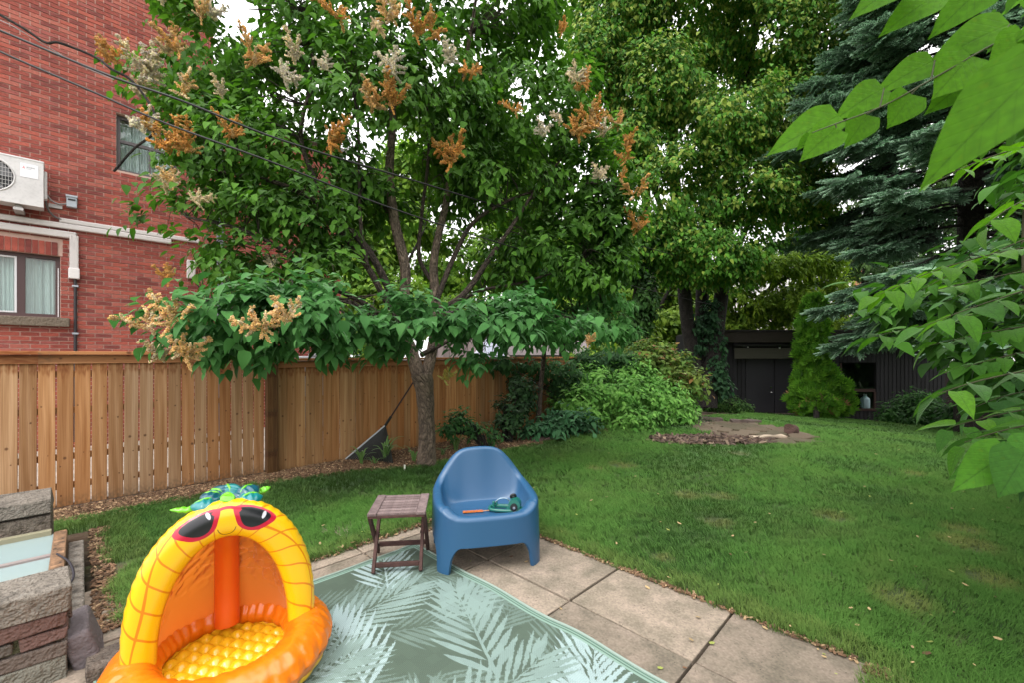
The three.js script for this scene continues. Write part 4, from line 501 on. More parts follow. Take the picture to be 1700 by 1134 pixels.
// ---------------------------------------------------------------- inflatable pineapple paddling pool
{
  const W = V(0.834, 0, -0.551), turn = Math.atan2(0.551, 0.834); // local x along the opening, local z out of it
  const t = base('paddling_pool', V(-1.355, 0.012, -2.05), turn); tag(t, 'inflatable yellow and orange pineapple paddling pool with arched canopy', 'paddling pool');
  const vinyl = (c, o = {}) => phys({ color: C(...c), roughness: 0.3, clearcoat: 0.35, clearcoatRoughness: 0.18, ...o });
  const orange = vinyl([0.68, 0.165, 0.004], { side: THREE.DoubleSide }), yellow = vinyl([0.74, 0.42, 0.012]), RB = 0.35, TB = 0.108;
  // lower ring: fat tube with puckered seams
  const pucker = (a, b) => 0.006 * Math.pow(Math.abs(Math.sin(a * 17 + Math.sin(a * 5))), 3) * Math.abs(Math.cos(b)) ;
  put('ring', grid(300, 40, (u, v) => { const a = u * 6.28318, b = v * 6.28318, wr = 0.005 * N3(Math.cos(a) * 9, Math.sin(a) * 9, b * 2.2) + 0.004 * N3(Math.cos(a) * 24, Math.sin(a) * 24, b * 4) * (0.5 + 0.5 * Math.cos(b)), r = TB * (1 - 0.1 * Math.abs(Math.sin(b))) + wr - pucker(a, b + 0.2) + (Math.abs(Math.cos(b)) > 0.985 ? 0.003 : 0), R = RB * (1 + 0.05 * Math.pow(Math.max(0, Math.sin(-a)), 2)); return [Math.cos(a) * (R + Math.cos(b) * r), Math.max(0.004, 0.098 + Math.sin(b) * r * 0.92), -Math.sin(a) * (R + Math.cos(b) * r)]; }, true), orange, t);
  put('seam', at(new THREE.TorusGeometry(RB + TB + 0.001, 0.0035, 6, 160), 0, 0.1, 0, Math.PI / 2), orange, t);
  // lower rim is yellow underneath
  put('lower_ring', grid(240, 20, (u, v) => { const a = u * 6.28318, b = v * 6.28318, r = 0.045 - pucker(a, b); return [Math.cos(a) * (RB + 0.045 + Math.cos(b) * r), Math.max(0.002, 0.036 + Math.sin(b) * r * 0.8), -Math.sin(a) * (RB + 0.045 + Math.cos(b) * r)]; }, true), yellow, t);
  // quilted floor
  put('floor', grid(150, 60, (u, v) => { const a = u * 6.28318, R = v * (RB - 0.03), x = Math.cos(a) * R, z = Math.sin(a) * R, p = (x + z) / 0.088, q = (x - z) / 0.088, k = Math.pow(Math.abs(Math.sin(p * Math.PI) * Math.sin(q * Math.PI)), 0.6); return [x, 0.045 + 0.026 * k + 0.004 * N3(x * 30, z * 30, 1), z]; }), vinyl([0.76, 0.44, 0.012], { roughness: 0.26 }), t);
  // arch: printed diamond lines, sunglasses and smile
  const Ax = 0.318, Ay = 0.595, y0 = 0.12, arch = (q) => { const c = Math.cos(q), s = Math.sin(q); return [c * Ax * (1 + 0.05 * s), y0 + Math.sign(s) * Math.pow(Math.abs(s), 0.92) * Ay, 0]; };
  const [c, g] = cv(2048, 640); g.fillStyle = '#fbc40e'; g.fillRect(0, 0, 2048, 640); g.strokeStyle = '#e28607'; g.lineWidth = 11;
  for (let k = -7; k < 24; k++) { g.beginPath(); for (let i = 0; i <= 40; i++) { const y = i / 40 * 640; g.lineTo(k * 128 + y * 0.46 + 26 * Math.sin(y / 640 * 6.28), y); } g.stroke(); }
  for (let k = 0; k < 3; k++) { g.beginPath(); for (let i = 0; i <= 200; i++) { const x = i / 200 * 2048; g.lineTo(x, 640 * (0.18 + 0.32 * k) + 40 * Math.sin(x / 2048 * 12.566 * (k % 2 ? 1 : -1))); } g.stroke(); }
  // face: u runs from the right foot (seen from the front) to the left foot; v = 0 outside rim, 0.25 front, 0.5 inside rim
  const face = new (class { constructor() { this.cx = 1024; this.cy = 0.185 * 640; } })();
  { const X = (m) => face.cx - m * 2048 / 1.16, Yp = (m) => face.cy - m * 640 / 0.5;   // metres right of / above the middle of the face as the viewer sees it
    const lens = (s, inset) => { const p = []; const o = [[0.03, 0.036], [0.165, 0.043], [0.184, 0.018], [0.168, -0.03], [0.128, -0.054], [0.088, -0.055], [0.05, -0.037], [0.031, 0.0]]; const cx = 0.106, cy = -0.005; return o.map(([x, y]) => [s * (cx + (x - cx) * inset), cy + (y - cy) * inset]); };
    const blob = (pts, col) => { g.fillStyle = col; g.beginPath(); const n = pts.length; for (let i = 0; i < n; i++) { const a = pts[i], b = pts[(i + 1) % n], m = [(a[0] + b[0]) / 2, (a[1] + b[1]) / 2]; i ? g.quadraticCurveTo(X(a[0]), Yp(a[1]), X(m[0]), Yp(m[1])) : g.moveTo(X(m[0]), Yp(m[1])); } const a = pts[0], b = pts[1]; g.quadraticCurveTo(X(a[0]), Yp(a[1]), X((a[0] + b[0]) / 2), Yp((a[1] + b[1]) / 2)); g.fill(); };
    g.fillStyle = '#fbc40e'; g.fillRect(X(0.05), Yp(0.03), X(-0.05) - X(0.05), Yp(-0.12) - Yp(0.03));
    for (const s of [-1, 1]) { blob(lens(s, 1.12), '#c40d35'); blob(lens(s, 0.84), '#15161c'); g.fillStyle = '#d6d6dc'; g.beginPath(); g.ellipse(X(s < 0 ? -0.064 : 0.14), Yp(0.012), 13, 26, 0.15, 0, 6.283); g.fill(); }
    g.strokeStyle = '#c40d35'; g.lineWidth = 22; g.beginPath(); g.moveTo(X(-0.05), Yp(0.008)); g.quadraticCurveTo(X(0), Yp(0.05), X(0.05), Yp(0.008)); g.stroke();
    g.strokeStyle = '#3a1d08'; g.lineWidth = 6; g.beginPath(); g.moveTo(X(-0.045), Yp(-0.05)); g.quadraticCurveTo(X(-0.04), Yp(-0.088), X(0), Yp(-0.09)); g.quadraticCurveTo(X(0.04), Yp(-0.088), X(0.045), Yp(-0.05)); g.stroke(); }
  const archG = grid(260, 48, (u, v) => { const q = u * Math.PI, [x, y] = arch(q), dq = 0.01, a = arch(q - dq), b = arch(q + dq), tx = b[0] - a[0], ty = b[1] - a[1], l = Math.hypot(tx, ty), nx = ty / l, ny = -tx / l; // nx, ny points outwards
    const bq = v * 6.28318, wide = 0.060 + 0.024 * Math.sin(q), deep = 0.062 + 0.006 * Math.sin(q), sc = 1 + 0.035 * Math.pow(Math.abs(Math.sin(q * 34)), 2) * Math.pow(Math.max(0, Math.cos(bq)), 6), cc = Math.cos(bq), ss = Math.sin(bq), e = 0.8;
    const ro = Math.sign(cc) * Math.pow(Math.abs(cc), e) * wide * sc, rz = Math.sign(ss) * Math.pow(Math.abs(ss), e) * deep; return [x + nx * ro, y + ny * ro, rz + 0.0]; });
  { const uv = archG.attributes.uv; for (let i = 0; i < uv.count; i++) uv.setXY(i, uv.getX(i), 1 - uv.getY(i)); }
  put('arch', archG, phys({ map: canvasTex(c), color: C(0.84, 0.84, 0.84), roughness: 0.3, clearcoat: 0.35, clearcoatRoughness: 0.15, side: THREE.DoubleSide }), t);
  // canopy from the arch down to the back of the ring, and the upright tube inside it
  put('canopy', grid(170, 100, (u, v) => { const q = 0.06 + u * (Math.PI - 0.12), [x, y] = arch(q), sx = 1 - 0.02, top = [x * sx, y - 0.0, -0.02], bx = Math.cos(q) * (RB - 0.075), bz = -Math.sin(q) * (RB - 0.085), k = v, yy = lerp(top[1], 0.135, Math.pow(k, 1.25)), m = Math.sin(k * Math.PI / 2), wr = (0.02 * N3(u * 9 + v * 4, v * 7, 3) + 0.02 * N3(u * 22 - v * 9, v * 15 + u * 8, 6) + 0.011 * N3(u * 45 + v * 20, v * 30 - u * 15, 9)) * Math.sin(Math.min(1, k * 1.3) * Math.PI) * (1 + 0.4 * k); return [lerp(top[0], bx, m) + wr, yy + wr * 0.6, lerp(top[2], bz, m) - wr]; }), phys({ color: C(0.74, 0.23, 0.016), roughness: 1, transmission: 0.42, thickness: 0, side: THREE.DoubleSide, clearcoat: 0.12, clearcoatRoughness: 0.3 }), t);
  put('back_tube', tube([V(0, 0.1, -RB + 0.135), V(0, 0.3, -RB + 0.125), V(0, 0.5, -RB + 0.18), V(0, 0.64, -RB + 0.28)], [0.056, 0.055, 0.054, 0.05], 22, 20), vinyl([0.66, 0.1, 0.005], { roughness: 0.4 }), t);
  put('valve', at(new THREE.CylinderGeometry(0.012, 0.014, 0.012, 14), 0.36, 0.17, 0.075, 1.2, 0, -0.3), phys({ color: C(0.75, 0.6, 0.3), roughness: 0.3, transmission: 0.3, thickness: 0 }), t);
  // crown of puffy leaves
  const teal = vinyl([0.003, 0.17, 0.18]), lime = vinyl([0.13, 0.48, 0.015]), dkteal = vinyl([0.003, 0.075, 0.11]);
  const puff = (l, w, th, curl) => grid(26, 18, (u, v) => { const s = u, wd = w * Math.pow(Math.sin(Math.PI * clamp(0.08 + s * 0.92, 0, 1)), 0.75), b = v * 6.28318, k = 0.006 * Math.sin(s * 26) * (1 - s); return [s * l, curl * s * s * l + Math.sin(b) * wd * th + k * Math.abs(Math.sin(b)), Math.cos(b) * wd]; }, true);
  const leaf = (x, y, z, l0, w, yaw, pitch, roll, m, m2) => { const l = l0 * 0.76, p = put('crown_leaf', puff(l, w, 0.62, 0.12), m, t, V(x, y, z)); p.rotation.set(roll, yaw, pitch, 'YZX'); if (m2) { const s = part('leaf_stripe', tube([V(0.02, w * 0.2, w * 0.2), V(l * 0.35, w * 0.6 + l * 0.015, w * 0.1), V(l * 0.7, w * 0.46 + l * 0.06, -w * 0.15), V(l * 0.98, l * 0.115, -w * 0.05)], [0.004, 0.006, 0.006, 0.003], 6, 14), m2, p); s.castShadow = true; } };
  const cy = y0 + Ay + 0.062;
  leaf(-0.03, cy - 0.01, -0.03, 0.15, 0.064, Math.PI - 0.05, 0.02, 0, teal, lime); leaf(-0.02, cy, -0.06, 0.14, 0.06, 2.6, 0.12, 0.3, dkteal, lime); leaf(0.03, cy - 0.01, -0.03, 0.16, 0.06, 0.1, -0.02, 0.2, teal, lime); leaf(0.03, cy, -0.07, 0.17, 0.062, 0.55, 0.1, 0, dkteal, lime); leaf(0.0, cy, -0.09, 0.15, 0.06, 1.4, 0.25, 0, teal, lime); leaf(-0.01, cy, -0.09, 0.15, 0.06, 2.0, 0.2, -0.4, dkteal, lime); leaf(0.06, cy - 0.03, 0.0, 0.13, 0.042, -0.2, -0.15, 0.3, dkteal, lime);
  leaf(-0.11, cy - 0.012, -0.05, 0.15, 0.022, Math.PI - 0.2, -0.05, 0, lime); leaf(-0.10, cy - 0.04, -0.04, 0.12, 0.02, Math.PI + 0.1, -0.6, 0, lime); leaf(0.13, cy + 0.0, -0.12, 0.09, 0.025, 0.4, 0.1, 0, lime); leaf(-0.03, cy + 0.01, -0.14, 0.1, 0.03, 1.9, 0.2, 0, lime); put('crown_knot', rough(new THREE.IcosahedronGeometry(0.035, 3), 0.014, 30), lime, t, V(0.0, cy + 0.015, -0.015));
}
// ---------------------------------------------------------------- stone window well at the left edge
{
  const stoneM = [[0.17, 0.145, 0.12], [0.2, 0.18, 0.155], [0.15, 0.125, 0.105]].map((c) => std({ color: C(...c), roughness: 0.95, map: texture(128, 128, (u, v) => { const l = 0.8 + 0.6 * tile(u, v, 8, c[0] * 30) + 0.4 * tile(u, v, 40, 3); return [l, l * 0.96, l * 0.92]; }), bumpMap: grainTex, bumpScale: 0.02 }));
  const brickM = [[0.11, 0.085, 0.07], [0.095, 0.08, 0.068], [0.135, 0.078, 0.066], [0.11, 0.095, 0.08]].map((c) => std({ color: C(...c), roughness: 0.95, bumpMap: grainTex, bumpScale: 0.015 })), mossM = std({ color: C(0.12, 0.115, 0.06), roughness: 1, bumpMap: grainTex, bumpScale: 0.03 });
  const block = (w, h, d, seed, amp = 0.014) => boxUV(rough(rough(mergeVertices(new RoundedBoxGeometry(w, h, d, 9, 0.009)), amp, 8, seed), amp * 0.45, 26, seed + 3), 2.4);
  const r = rng(101), near = yardGroup('low_stone_wall'); tag(near, 'low stone and brick wall nearest, at lower left corner', 'wall');
  const D1 = 3.155, D0 = 2.89, s1 = -0.03; // front face, back face, right end
  part('core', boxUV(span(-3, s1 - 0.03, -0.5, 0.33, D0 + 0.03, D1 - 0.03), 2), mossM, near);
  for (let i = 0, s = s1; i < 3; i++) { const w = [0.72, 0.66, 0.8][i]; put('cap_stone', block(w - 0.012, 0.115, D1 - D0 + 0.03, 3 + i, 0.02), stoneM[1], near, V(s - w / 2, 0.368 + 0.008 * r(), (D0 + D1) / 2)); s -= w; }
  for (let row = 0; row < 3; row++) { let s = s1 - 0.004; for (let i = 0; i < 8; i++) { const w = (i === 0 ? [0.28, 0.17, 0.31][row] : 0.2 + 0.14 * r()), h = [0.066, 0.055, 0.06][row]; put('brick', block(w - 0.022, h, 0.11, row * 9 + i, 0.012), brickM[row === 1 && i === 0 ? 2 : Math.floor(r() * 4)], near, V(s - w / 2, [0.272, 0.205, 0.14][row], D1 - 0.05 + 0.012 * (r() - 0.5))); s -= w; } }
  for (let row = 0; row < 2; row++) put('brick', block(0.09, 0.075, D1 - D0 - 0.13, row + 50, 0.01), brickM[row], near, V(s1 - 0.05, 0.255 - row * 0.095, (D0 + D1) / 2 - 0.05));
  for (let i = 0, s = s1; i < 3; i++) { put('base_stone', block(0.6, 0.34, 0.16, 60 + i, 0.02), std({ color: C(0.17, 0.165, 0.135), roughness: 0.95, bumpMap: grainTex, bumpScale: 0.02 }), near, V(s - 0.31, -0.065, D1 - 0.07)); s -= 0.62; }
  const rear = yardGroup('low_stone_wall'); tag(rear, 'rough stone block wall nearer the fence, behind the glass cover', 'wall'); const E0 = 1.0, E1 = 1.38, s2 = -0.15;
  part('core', boxUV(span(-3.4, s2 - 0.04, -0.5, 0.3, E0 + 0.03, E1 - 0.03), 2), mossM, rear);
  for (let i = 0, s = s2; i < 3; i++) { const w = [0.74, 0.7, 0.9][i]; put('cap_stone', block(w - 0.01, 0.11, E1 - E0 + 0.02, 80 + i, 0.026), stoneM[1], rear, V(s - w / 2, 0.385, (E0 + E1) / 2)); put('stone', block(w - 0.012, 0.36, E1 - E0, 90 + i, 0.02), stoneM[0], rear, V(s - w / 2, 0.14, (E0 + E1) / 2)); s -= w; }
  const sill = yardGroup('well_edging'); tag(sill, 'grey stone edging strip between window well and lawn', 'edging'); put('stone', block(0.075, 0.24, 1.3, 120, 0.01), stoneM[1], sill, V(-0.02, 0.0, 2.15)); put('sloped_stone', boxUV(rough(mergeVertices(at(new RoundedBoxGeometry(0.1, 0.36, 0.3, 5, 0.02), 0, 0, 0, 0, 0, 0.28)), 0.012, 8, 5), 2), std({ color: C(0.13, 0.11, 0.115), roughness: 0.9, bumpMap: grainTex, bumpScale: 0.01 }), sill, V(0.03, 0.0, 2.99)); put('sloped_stone', block(0.2, 0.16, 0.2, 130, 0.02), stoneM[2], sill, V(0.12, -0.03, 3.2));
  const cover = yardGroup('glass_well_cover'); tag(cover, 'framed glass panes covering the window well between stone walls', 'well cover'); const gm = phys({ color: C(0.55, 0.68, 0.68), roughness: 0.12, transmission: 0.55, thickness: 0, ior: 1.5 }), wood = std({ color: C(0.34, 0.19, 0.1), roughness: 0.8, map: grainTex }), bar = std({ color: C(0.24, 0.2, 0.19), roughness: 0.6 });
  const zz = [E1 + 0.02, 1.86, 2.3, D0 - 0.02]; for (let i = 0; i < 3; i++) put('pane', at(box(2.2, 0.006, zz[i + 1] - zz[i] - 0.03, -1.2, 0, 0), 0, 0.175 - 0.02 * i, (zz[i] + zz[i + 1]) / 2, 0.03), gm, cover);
  for (let i = 1; i < 3; i++) put('glazing_bar', rbox(2.25, 0.03, 0.04, 0.006, -1.2, 0.185 - 0.02 * i, zz[i]), bar, cover); put('end_frame', boxUV(rbox(0.07, 0.05, zz[3] - zz[0] - 0.01, 0.008, -0.105, 0.172, (zz[0] + zz[3]) / 2), 2), wood, cover); put('back_frame', boxUV(rbox(2.3, 0.04, 0.05, 0.006, -1.3, 0.2, zz[0] + 0.015), 2), std({ color: C(0.25, 0.23, 0.15), roughness: 0.9 }), cover); put('cable', tube([V(-0.11, 0.2, 1.95), V(-0.05, 0.21, 2.2), V(-0.03, 0.2, 2.45), V(-0.06, 0.2, 2.6)], 0.006, 6), std({ color: C(0.02, 0.02, 0.03), roughness: 0.5 }), cover);
  part('well_floor', span(-3, -0.1, -0.5, -0.46, E1 + 0.01, D0 - 0.01), std({ color: C(0.3, 0.33, 0.33), roughness: 0.9 }), cover);
}
// ---------------------------------------------------------------- leaf rake leaning on the tree
{
  const t = base('leaf_rake', V(0, 0, 0)); tag(t, 'black leaf rake leaning its handle on the trunk fork', 'rake'); const dk = std({ color: C(0.012, 0.014, 0.013), roughness: 0.55 }), hm = std({ color: C(0.045, 0.02, 0.02), roughness: 0.5 });
  const neck = P(640, 707, 6.35), a = G(575, 765).add(V(0, 0.015, 0)), b = G(652, 772).add(V(0, 0.02, 0)); put('handle', tube([neck.clone().lerp(P(700, 614, 6.28), -0.06), P(700, 614, 6.28)], 0.012, 8, 2), hm, t); put('socket', tube([neck.clone(), neck.clone().lerp(P(700, 614, 6.28), 0.16)], 0.02, 8, 2), dk, t);
  const n = 24, dirBack = V(0.25, 0, -0.4).normalize(); for (let i = 0; i < n; i++) { const k = i / (n - 1), tip = a.clone().lerp(b, k), bow = dirBack.clone().multiplyScalar(0.05 * Math.sin(k * Math.PI)), mid = neck.clone().lerp(tip, 0.82).add(bow), end = tip.clone().add(bow); put('tine', tube([neck, mid, end], [0.008, 0.0125, 0.011], 5, 6), dk, t); }
  put('edge_highlight', tube([neck.clone(), a.clone().add(V(-0.004, 0.008, 0.012))], [0.014, 0.011], 6, 2), std({ color: C(0.4, 0.42, 0.44), roughness: 0.35 }), t); put('web', merge([0.45, 0.7].map((k) => tube([neck.clone().lerp(a, k), neck.clone().lerp(a.clone().lerp(b, 0.5), k).addScaledVector(dirBack, 0.04), neck.clone().lerp(b, k)], 0.009, 6, 10))), dk, t);  // pale grey strip paints the sky light caught along the black rake's edge
}
// small things on the grass
{
  const log = base('log_end', G(1313, 722), 0.6); tag(log, 'dark round log lying at right end of stone patch', 'log'); put('bark', rough(at(new THREE.CylinderGeometry(0.095, 0.1, 0.17, 18, 4), 0, 0.09, 0, 0, 0, 1.35), 0.03, 9, 3), std({ color: C(0.1, 0.055, 0.045), roughness: 1, bumpMap: grainTex, bumpScale: 0.02 }), log);
  const lm = std({ color: C(0.14, 0.105, 0.09), roughness: 1, bumpMap: grainTex, bumpScale: 0.02 }); for (const [px, py, l, yaw, label] of [[1180, 701, 0.5, 0.1, 'leftmost split log at the back edge of stone patch'], [1237, 705, 0.62, -0.1, 'split log in the middle of stone patch back edge'], [1272, 730, 0.7, 0.15, 'pale flat board lying at the front of stone patch']]) { const o = base('split_log', G(px, py), yaw); tag(o, label, 'log', null); put('wood', rough(new THREE.BoxGeometry(l, py === 730 ? 0.03 : 0.1, 0.14, 8, 2, 2).translate(0, 0.05, 0), 0.03, 6, px), py === 730 ? std({ color: C(0.4, 0.32, 0.24), roughness: 0.9 }) : lm, o); }
  const flat = std({ color: C(0.2, 0.13, 0.115), roughness: 0.95, bumpMap: grainTex, bumpScale: 0.02 }); for (const [px, py, w, label] of [[900, 732, 0.42, 'flat reddish edging stone at bed edge, nearer the lawn'], [912, 725, 0.34, 'flat reddish edging stone lying behind the nearer one']]) { const o = base('edging_stone', G(px, py), 0.5); tag(o, label, 'stone'); put('stone', boxUV(rough(mergeVertices(new RoundedBoxGeometry(w, 0.07, 0.2, 4, 0.02)), 0.02, 7, px), 2).translate(0, 0.03, 0), flat, o); }
  const tm = std({ color: C(0.7, 0.72, 0.6), roughness: 0.6 }); const tagp = base('plant_tag', G(672, 783)); tag(tagp, 'pale plastic plant tag stuck in the bed before trunk', 'plant tag'); put('blade', rbox(0.022, 0.09, 0.004, 0.001, 0, 0.04, 0), tm, tagp);
}
// ---------------------------------------------------------------- leaves and foliage
function leafGeo({ w = 0.6, fold = 0.3, droop = 0.25, seg = 4, heart = 0.6, wave = 0, pet = 0 }) { // a leaf one unit long along +z, upper side +y
  const pos = [], uv = [], idx = [], row = [];
  for (let i = 0; i <= seg; i++) {
    const t = i / seg, hw = i === 0 ? 0.06 * w : i === seg ? 0 : w / 2 * Math.pow(Math.sin(Math.PI * Math.pow(t, heart)), 0.85) * (1 - 0.2 * t) * (seg > 9 && t > 0.8 ? lerp(1, 0.45, (t - 0.8) / 0.2) : 1), y = -droop * t * t + (i === 0 ? 0 : 0), wv = wave * Math.sin(t * 9), back = i === 1 && heart < 0.7 ? -0.1 * w : 0;
    row.push(pos.length / 3); pos.push(-hw, y + hw * fold + wv, t + back, 0, y, t, hw, y + hw * fold - wv, t + back); uv.push(0.5 - hw, t, 0.5, t, 0.5 + hw, t);
  }
  for (let i = 0; i < seg; i++) { const a = row[i], b = row[i + 1]; idx.push(a, a + 1, b, a + 1, b + 1, b); idx.push(a + 1, a + 2, b + 1, a + 2, b + 2, b + 1); }
  const g = new THREE.BufferGeometry(); g.setAttribute('position', new THREE.Float32BufferAttribute(pos, 3)); g.setAttribute('uv', new THREE.Float32BufferAttribute(uv, 2)); g.setIndex(idx.map((x, i) => idx[i - (i % 3) + [0, 2, 1][i % 3]])); g.computeVertexNormals();
  if (g.attributes.normal.getY(1) < 0) { g.setIndex(idx); g.computeVertexNormals(); }
  return g;
}
const leafMat = (trans = 0.35, coat = 0.35) => phys({ color: C(1, 1, 1), roughness: 1, specularIntensity: 0.35, transmission: trans, thickness: 0, clearcoat: coat * 0.4, clearcoatRoughness: 0.4, side: THREE.DoubleSide });
const _x = V(0, 0, 0), _y = V(0, 0, 0), _z = V(0, 0, 0);
function leafMatrix(p, dir, up, size, wk = 1) { _z.copy(dir).normalize(); _x.crossVectors(up, _z); if (_x.lengthSq() < 1e-5) _x.set(1, 0, 0); _x.normalize(); _y.crossVectors(_z, _x); const m = new THREE.Matrix4().makeBasis(_x.clone().multiplyScalar(size * wk), _y.clone().multiplyScalar(size), _z.clone().multiplyScalar(size)); m.setPosition(p); return m; }
const rdir = (r) => { const z = 2 * r() - 1, a = r() * 6.283, k = Math.sqrt(1 - z * z); return V(k * Math.cos(a), z, k * Math.sin(a)); };
// blobs: [px, py, Z, rx, ry, rz] (metres); clusters of leaves on and in them
const blobsAt = (list) => list.map(([px, py, Z, rx, ry, rz]) => ({ c: P(px, py, Z), r: V(rx, ry, rz ?? rx) }));
function foliage(blobs, n, o) {
  const r = rng(o.seed), vol = blobs.map((b) => Math.pow(b.r.x * b.r.y * b.r.z, 0.667) * (b.k || 1)), tot = vol.reduce((a, b) => a + b), mats = [], cols = [], cl = [], d = V(0, 0, 0), up = V(0, 0, 0), p = V(0, 0, 0);
  for (let tries = 0; cl.length < n && tries < n * 6; tries++) {
    let k = r() * tot, bi = 0; while ((k -= vol[bi]) > 0 && bi < blobs.length - 1) bi++;
    const b = blobs[bi], u = rdir(r), rad = 1 - Math.abs((r() + r() + r() - 1.5) * (o.shell ?? 0.5)); const c = u.clone().multiply(b.r).multiplyScalar(rad).add(b.c);
    if (fbm(c.x * o.freq, c.y * o.freq * 1.3, c.z * o.freq, 2) < o.gap) continue;
    if (c.y < (o.floor ?? -1)) continue; if (o.keep && !o.keep(c)) continue;
    let deep = false; for (let j = 0; j < blobs.length && !deep; j++) if (j !== bi) { const q = blobs[j]; deep = ((c.x - q.c.x) / q.r.x) ** 2 + ((c.y - q.c.y) / q.r.y) ** 2 + ((c.z - q.c.z) / q.r.z) ** 2 < 0.3; } if (deep && r() < 0.75) continue;
    cl.push({ c, u, rad, b: bi });
  }
  for (const { c, u, rad, b } of cl) {
    const tone = r(), lean = u.clone().multiplyScalar(0.7).add(V(0, o.lift ?? -0.1, 0)).addScaledVector(rdir(r), 0.5).normalize(), L = o.spread * (0.7 + 0.6 * r());
    for (let i = 0; i < o.per; i++) {
      const t = (i + r() * 0.7) / o.per, side = i % 2 ? 1 : -1; p.copy(c).addScaledVector(lean, (t - 0.5) * 2 * L).addScaledVector(rdir(r), o.scatter * L);
      const sx = V(lean.z, 0, -lean.x).normalize(); d.copy(lean).multiplyScalar(0.5 + 0.3 * r()).addScaledVector(sx, side * (0.4 + 0.5 * r())).addScaledVector(rdir(r), 0.35); d.y -= (o.hang ?? 0.5) * (0.5 + r());
      up.set(0, 1, 0).addScaledVector(u, o.face ?? 0.5).addScaledVector(rdir(r), o.tilt ?? 0.45);
      const s = o.size * (0.5 + 0.8 * r()); mats.push(leafMatrix(p, d, up, s, 0.85 + 0.3 * r())); cols.push(o.color(r, tone, c, rad, b));
    }
  }
  return { mats, cols, cl };
}
const mixC = (a, b, t, k = 1) => C(lerp(a[0], b[0], t) * k, lerp(a[1], b[1], t) * k, lerp(a[2], b[2], t) * k);
function bark(col, seed) { const t = texture(256, 512, (u, v) => { const n = tile(u, v, 5, seed), rid = Math.abs(tile(u, v * 0.998, 16, seed + 4)), f = tile(u, v, 70, 2); return 0.45 + 0.35 * n + 1.1 * rid + 0.3 * f - 0.1; }); t.repeat.set(2.2, 0.9); return std({ color: C(...col), roughness: 0.95, map: t, bumpMap: t, bumpScale: 0.03 }); }
function twigs(cl, limbs, n, r, seed, sag = 0.1) { // thin branches from the nearest limb point out to clusters
  const q = rng(seed), pts = []; for (const l of limbs) { const c = new THREE.CatmullRomCurve3(l.p); for (let i = 2; i <= 14; i++) pts.push([c.getPoint(i / 14), r * lerp(2.2, 1, i / 14)]); }
  const gs = [], step = Math.max(1, Math.floor(cl.length / n)); for (let i = 0; i < cl.length; i += step) { const c = cl[i].c; let best = pts[0], bd = 1e9; for (const p of pts) { const dd = p[0].distanceToSquared(c) + (p[0].y > c.y + 0.2 ? 0.5 : 0); if (dd < bd) { bd = dd; best = p; } } const m = best[0].clone().lerp(c, 0.55).add(V((q() - 0.5) * 0.2, sag + 0.15 * (q() - 0.3), (q() - 0.5) * 0.2)); gs.push(tube([best[0], m, c], [best[1] * 0.75, best[1] * 0.5, best[1] * 0.22], 4, 7, false)); }
  return merge(gs);
}
const limb = (pts, radii) => ({ p: pts.map(([px, py, z]) => P(px, py, z)), r: radii });
const GREEN_A = [0.038, 0.13, 0.007], GREEN_B = [0.11, 0.275, 0.018];
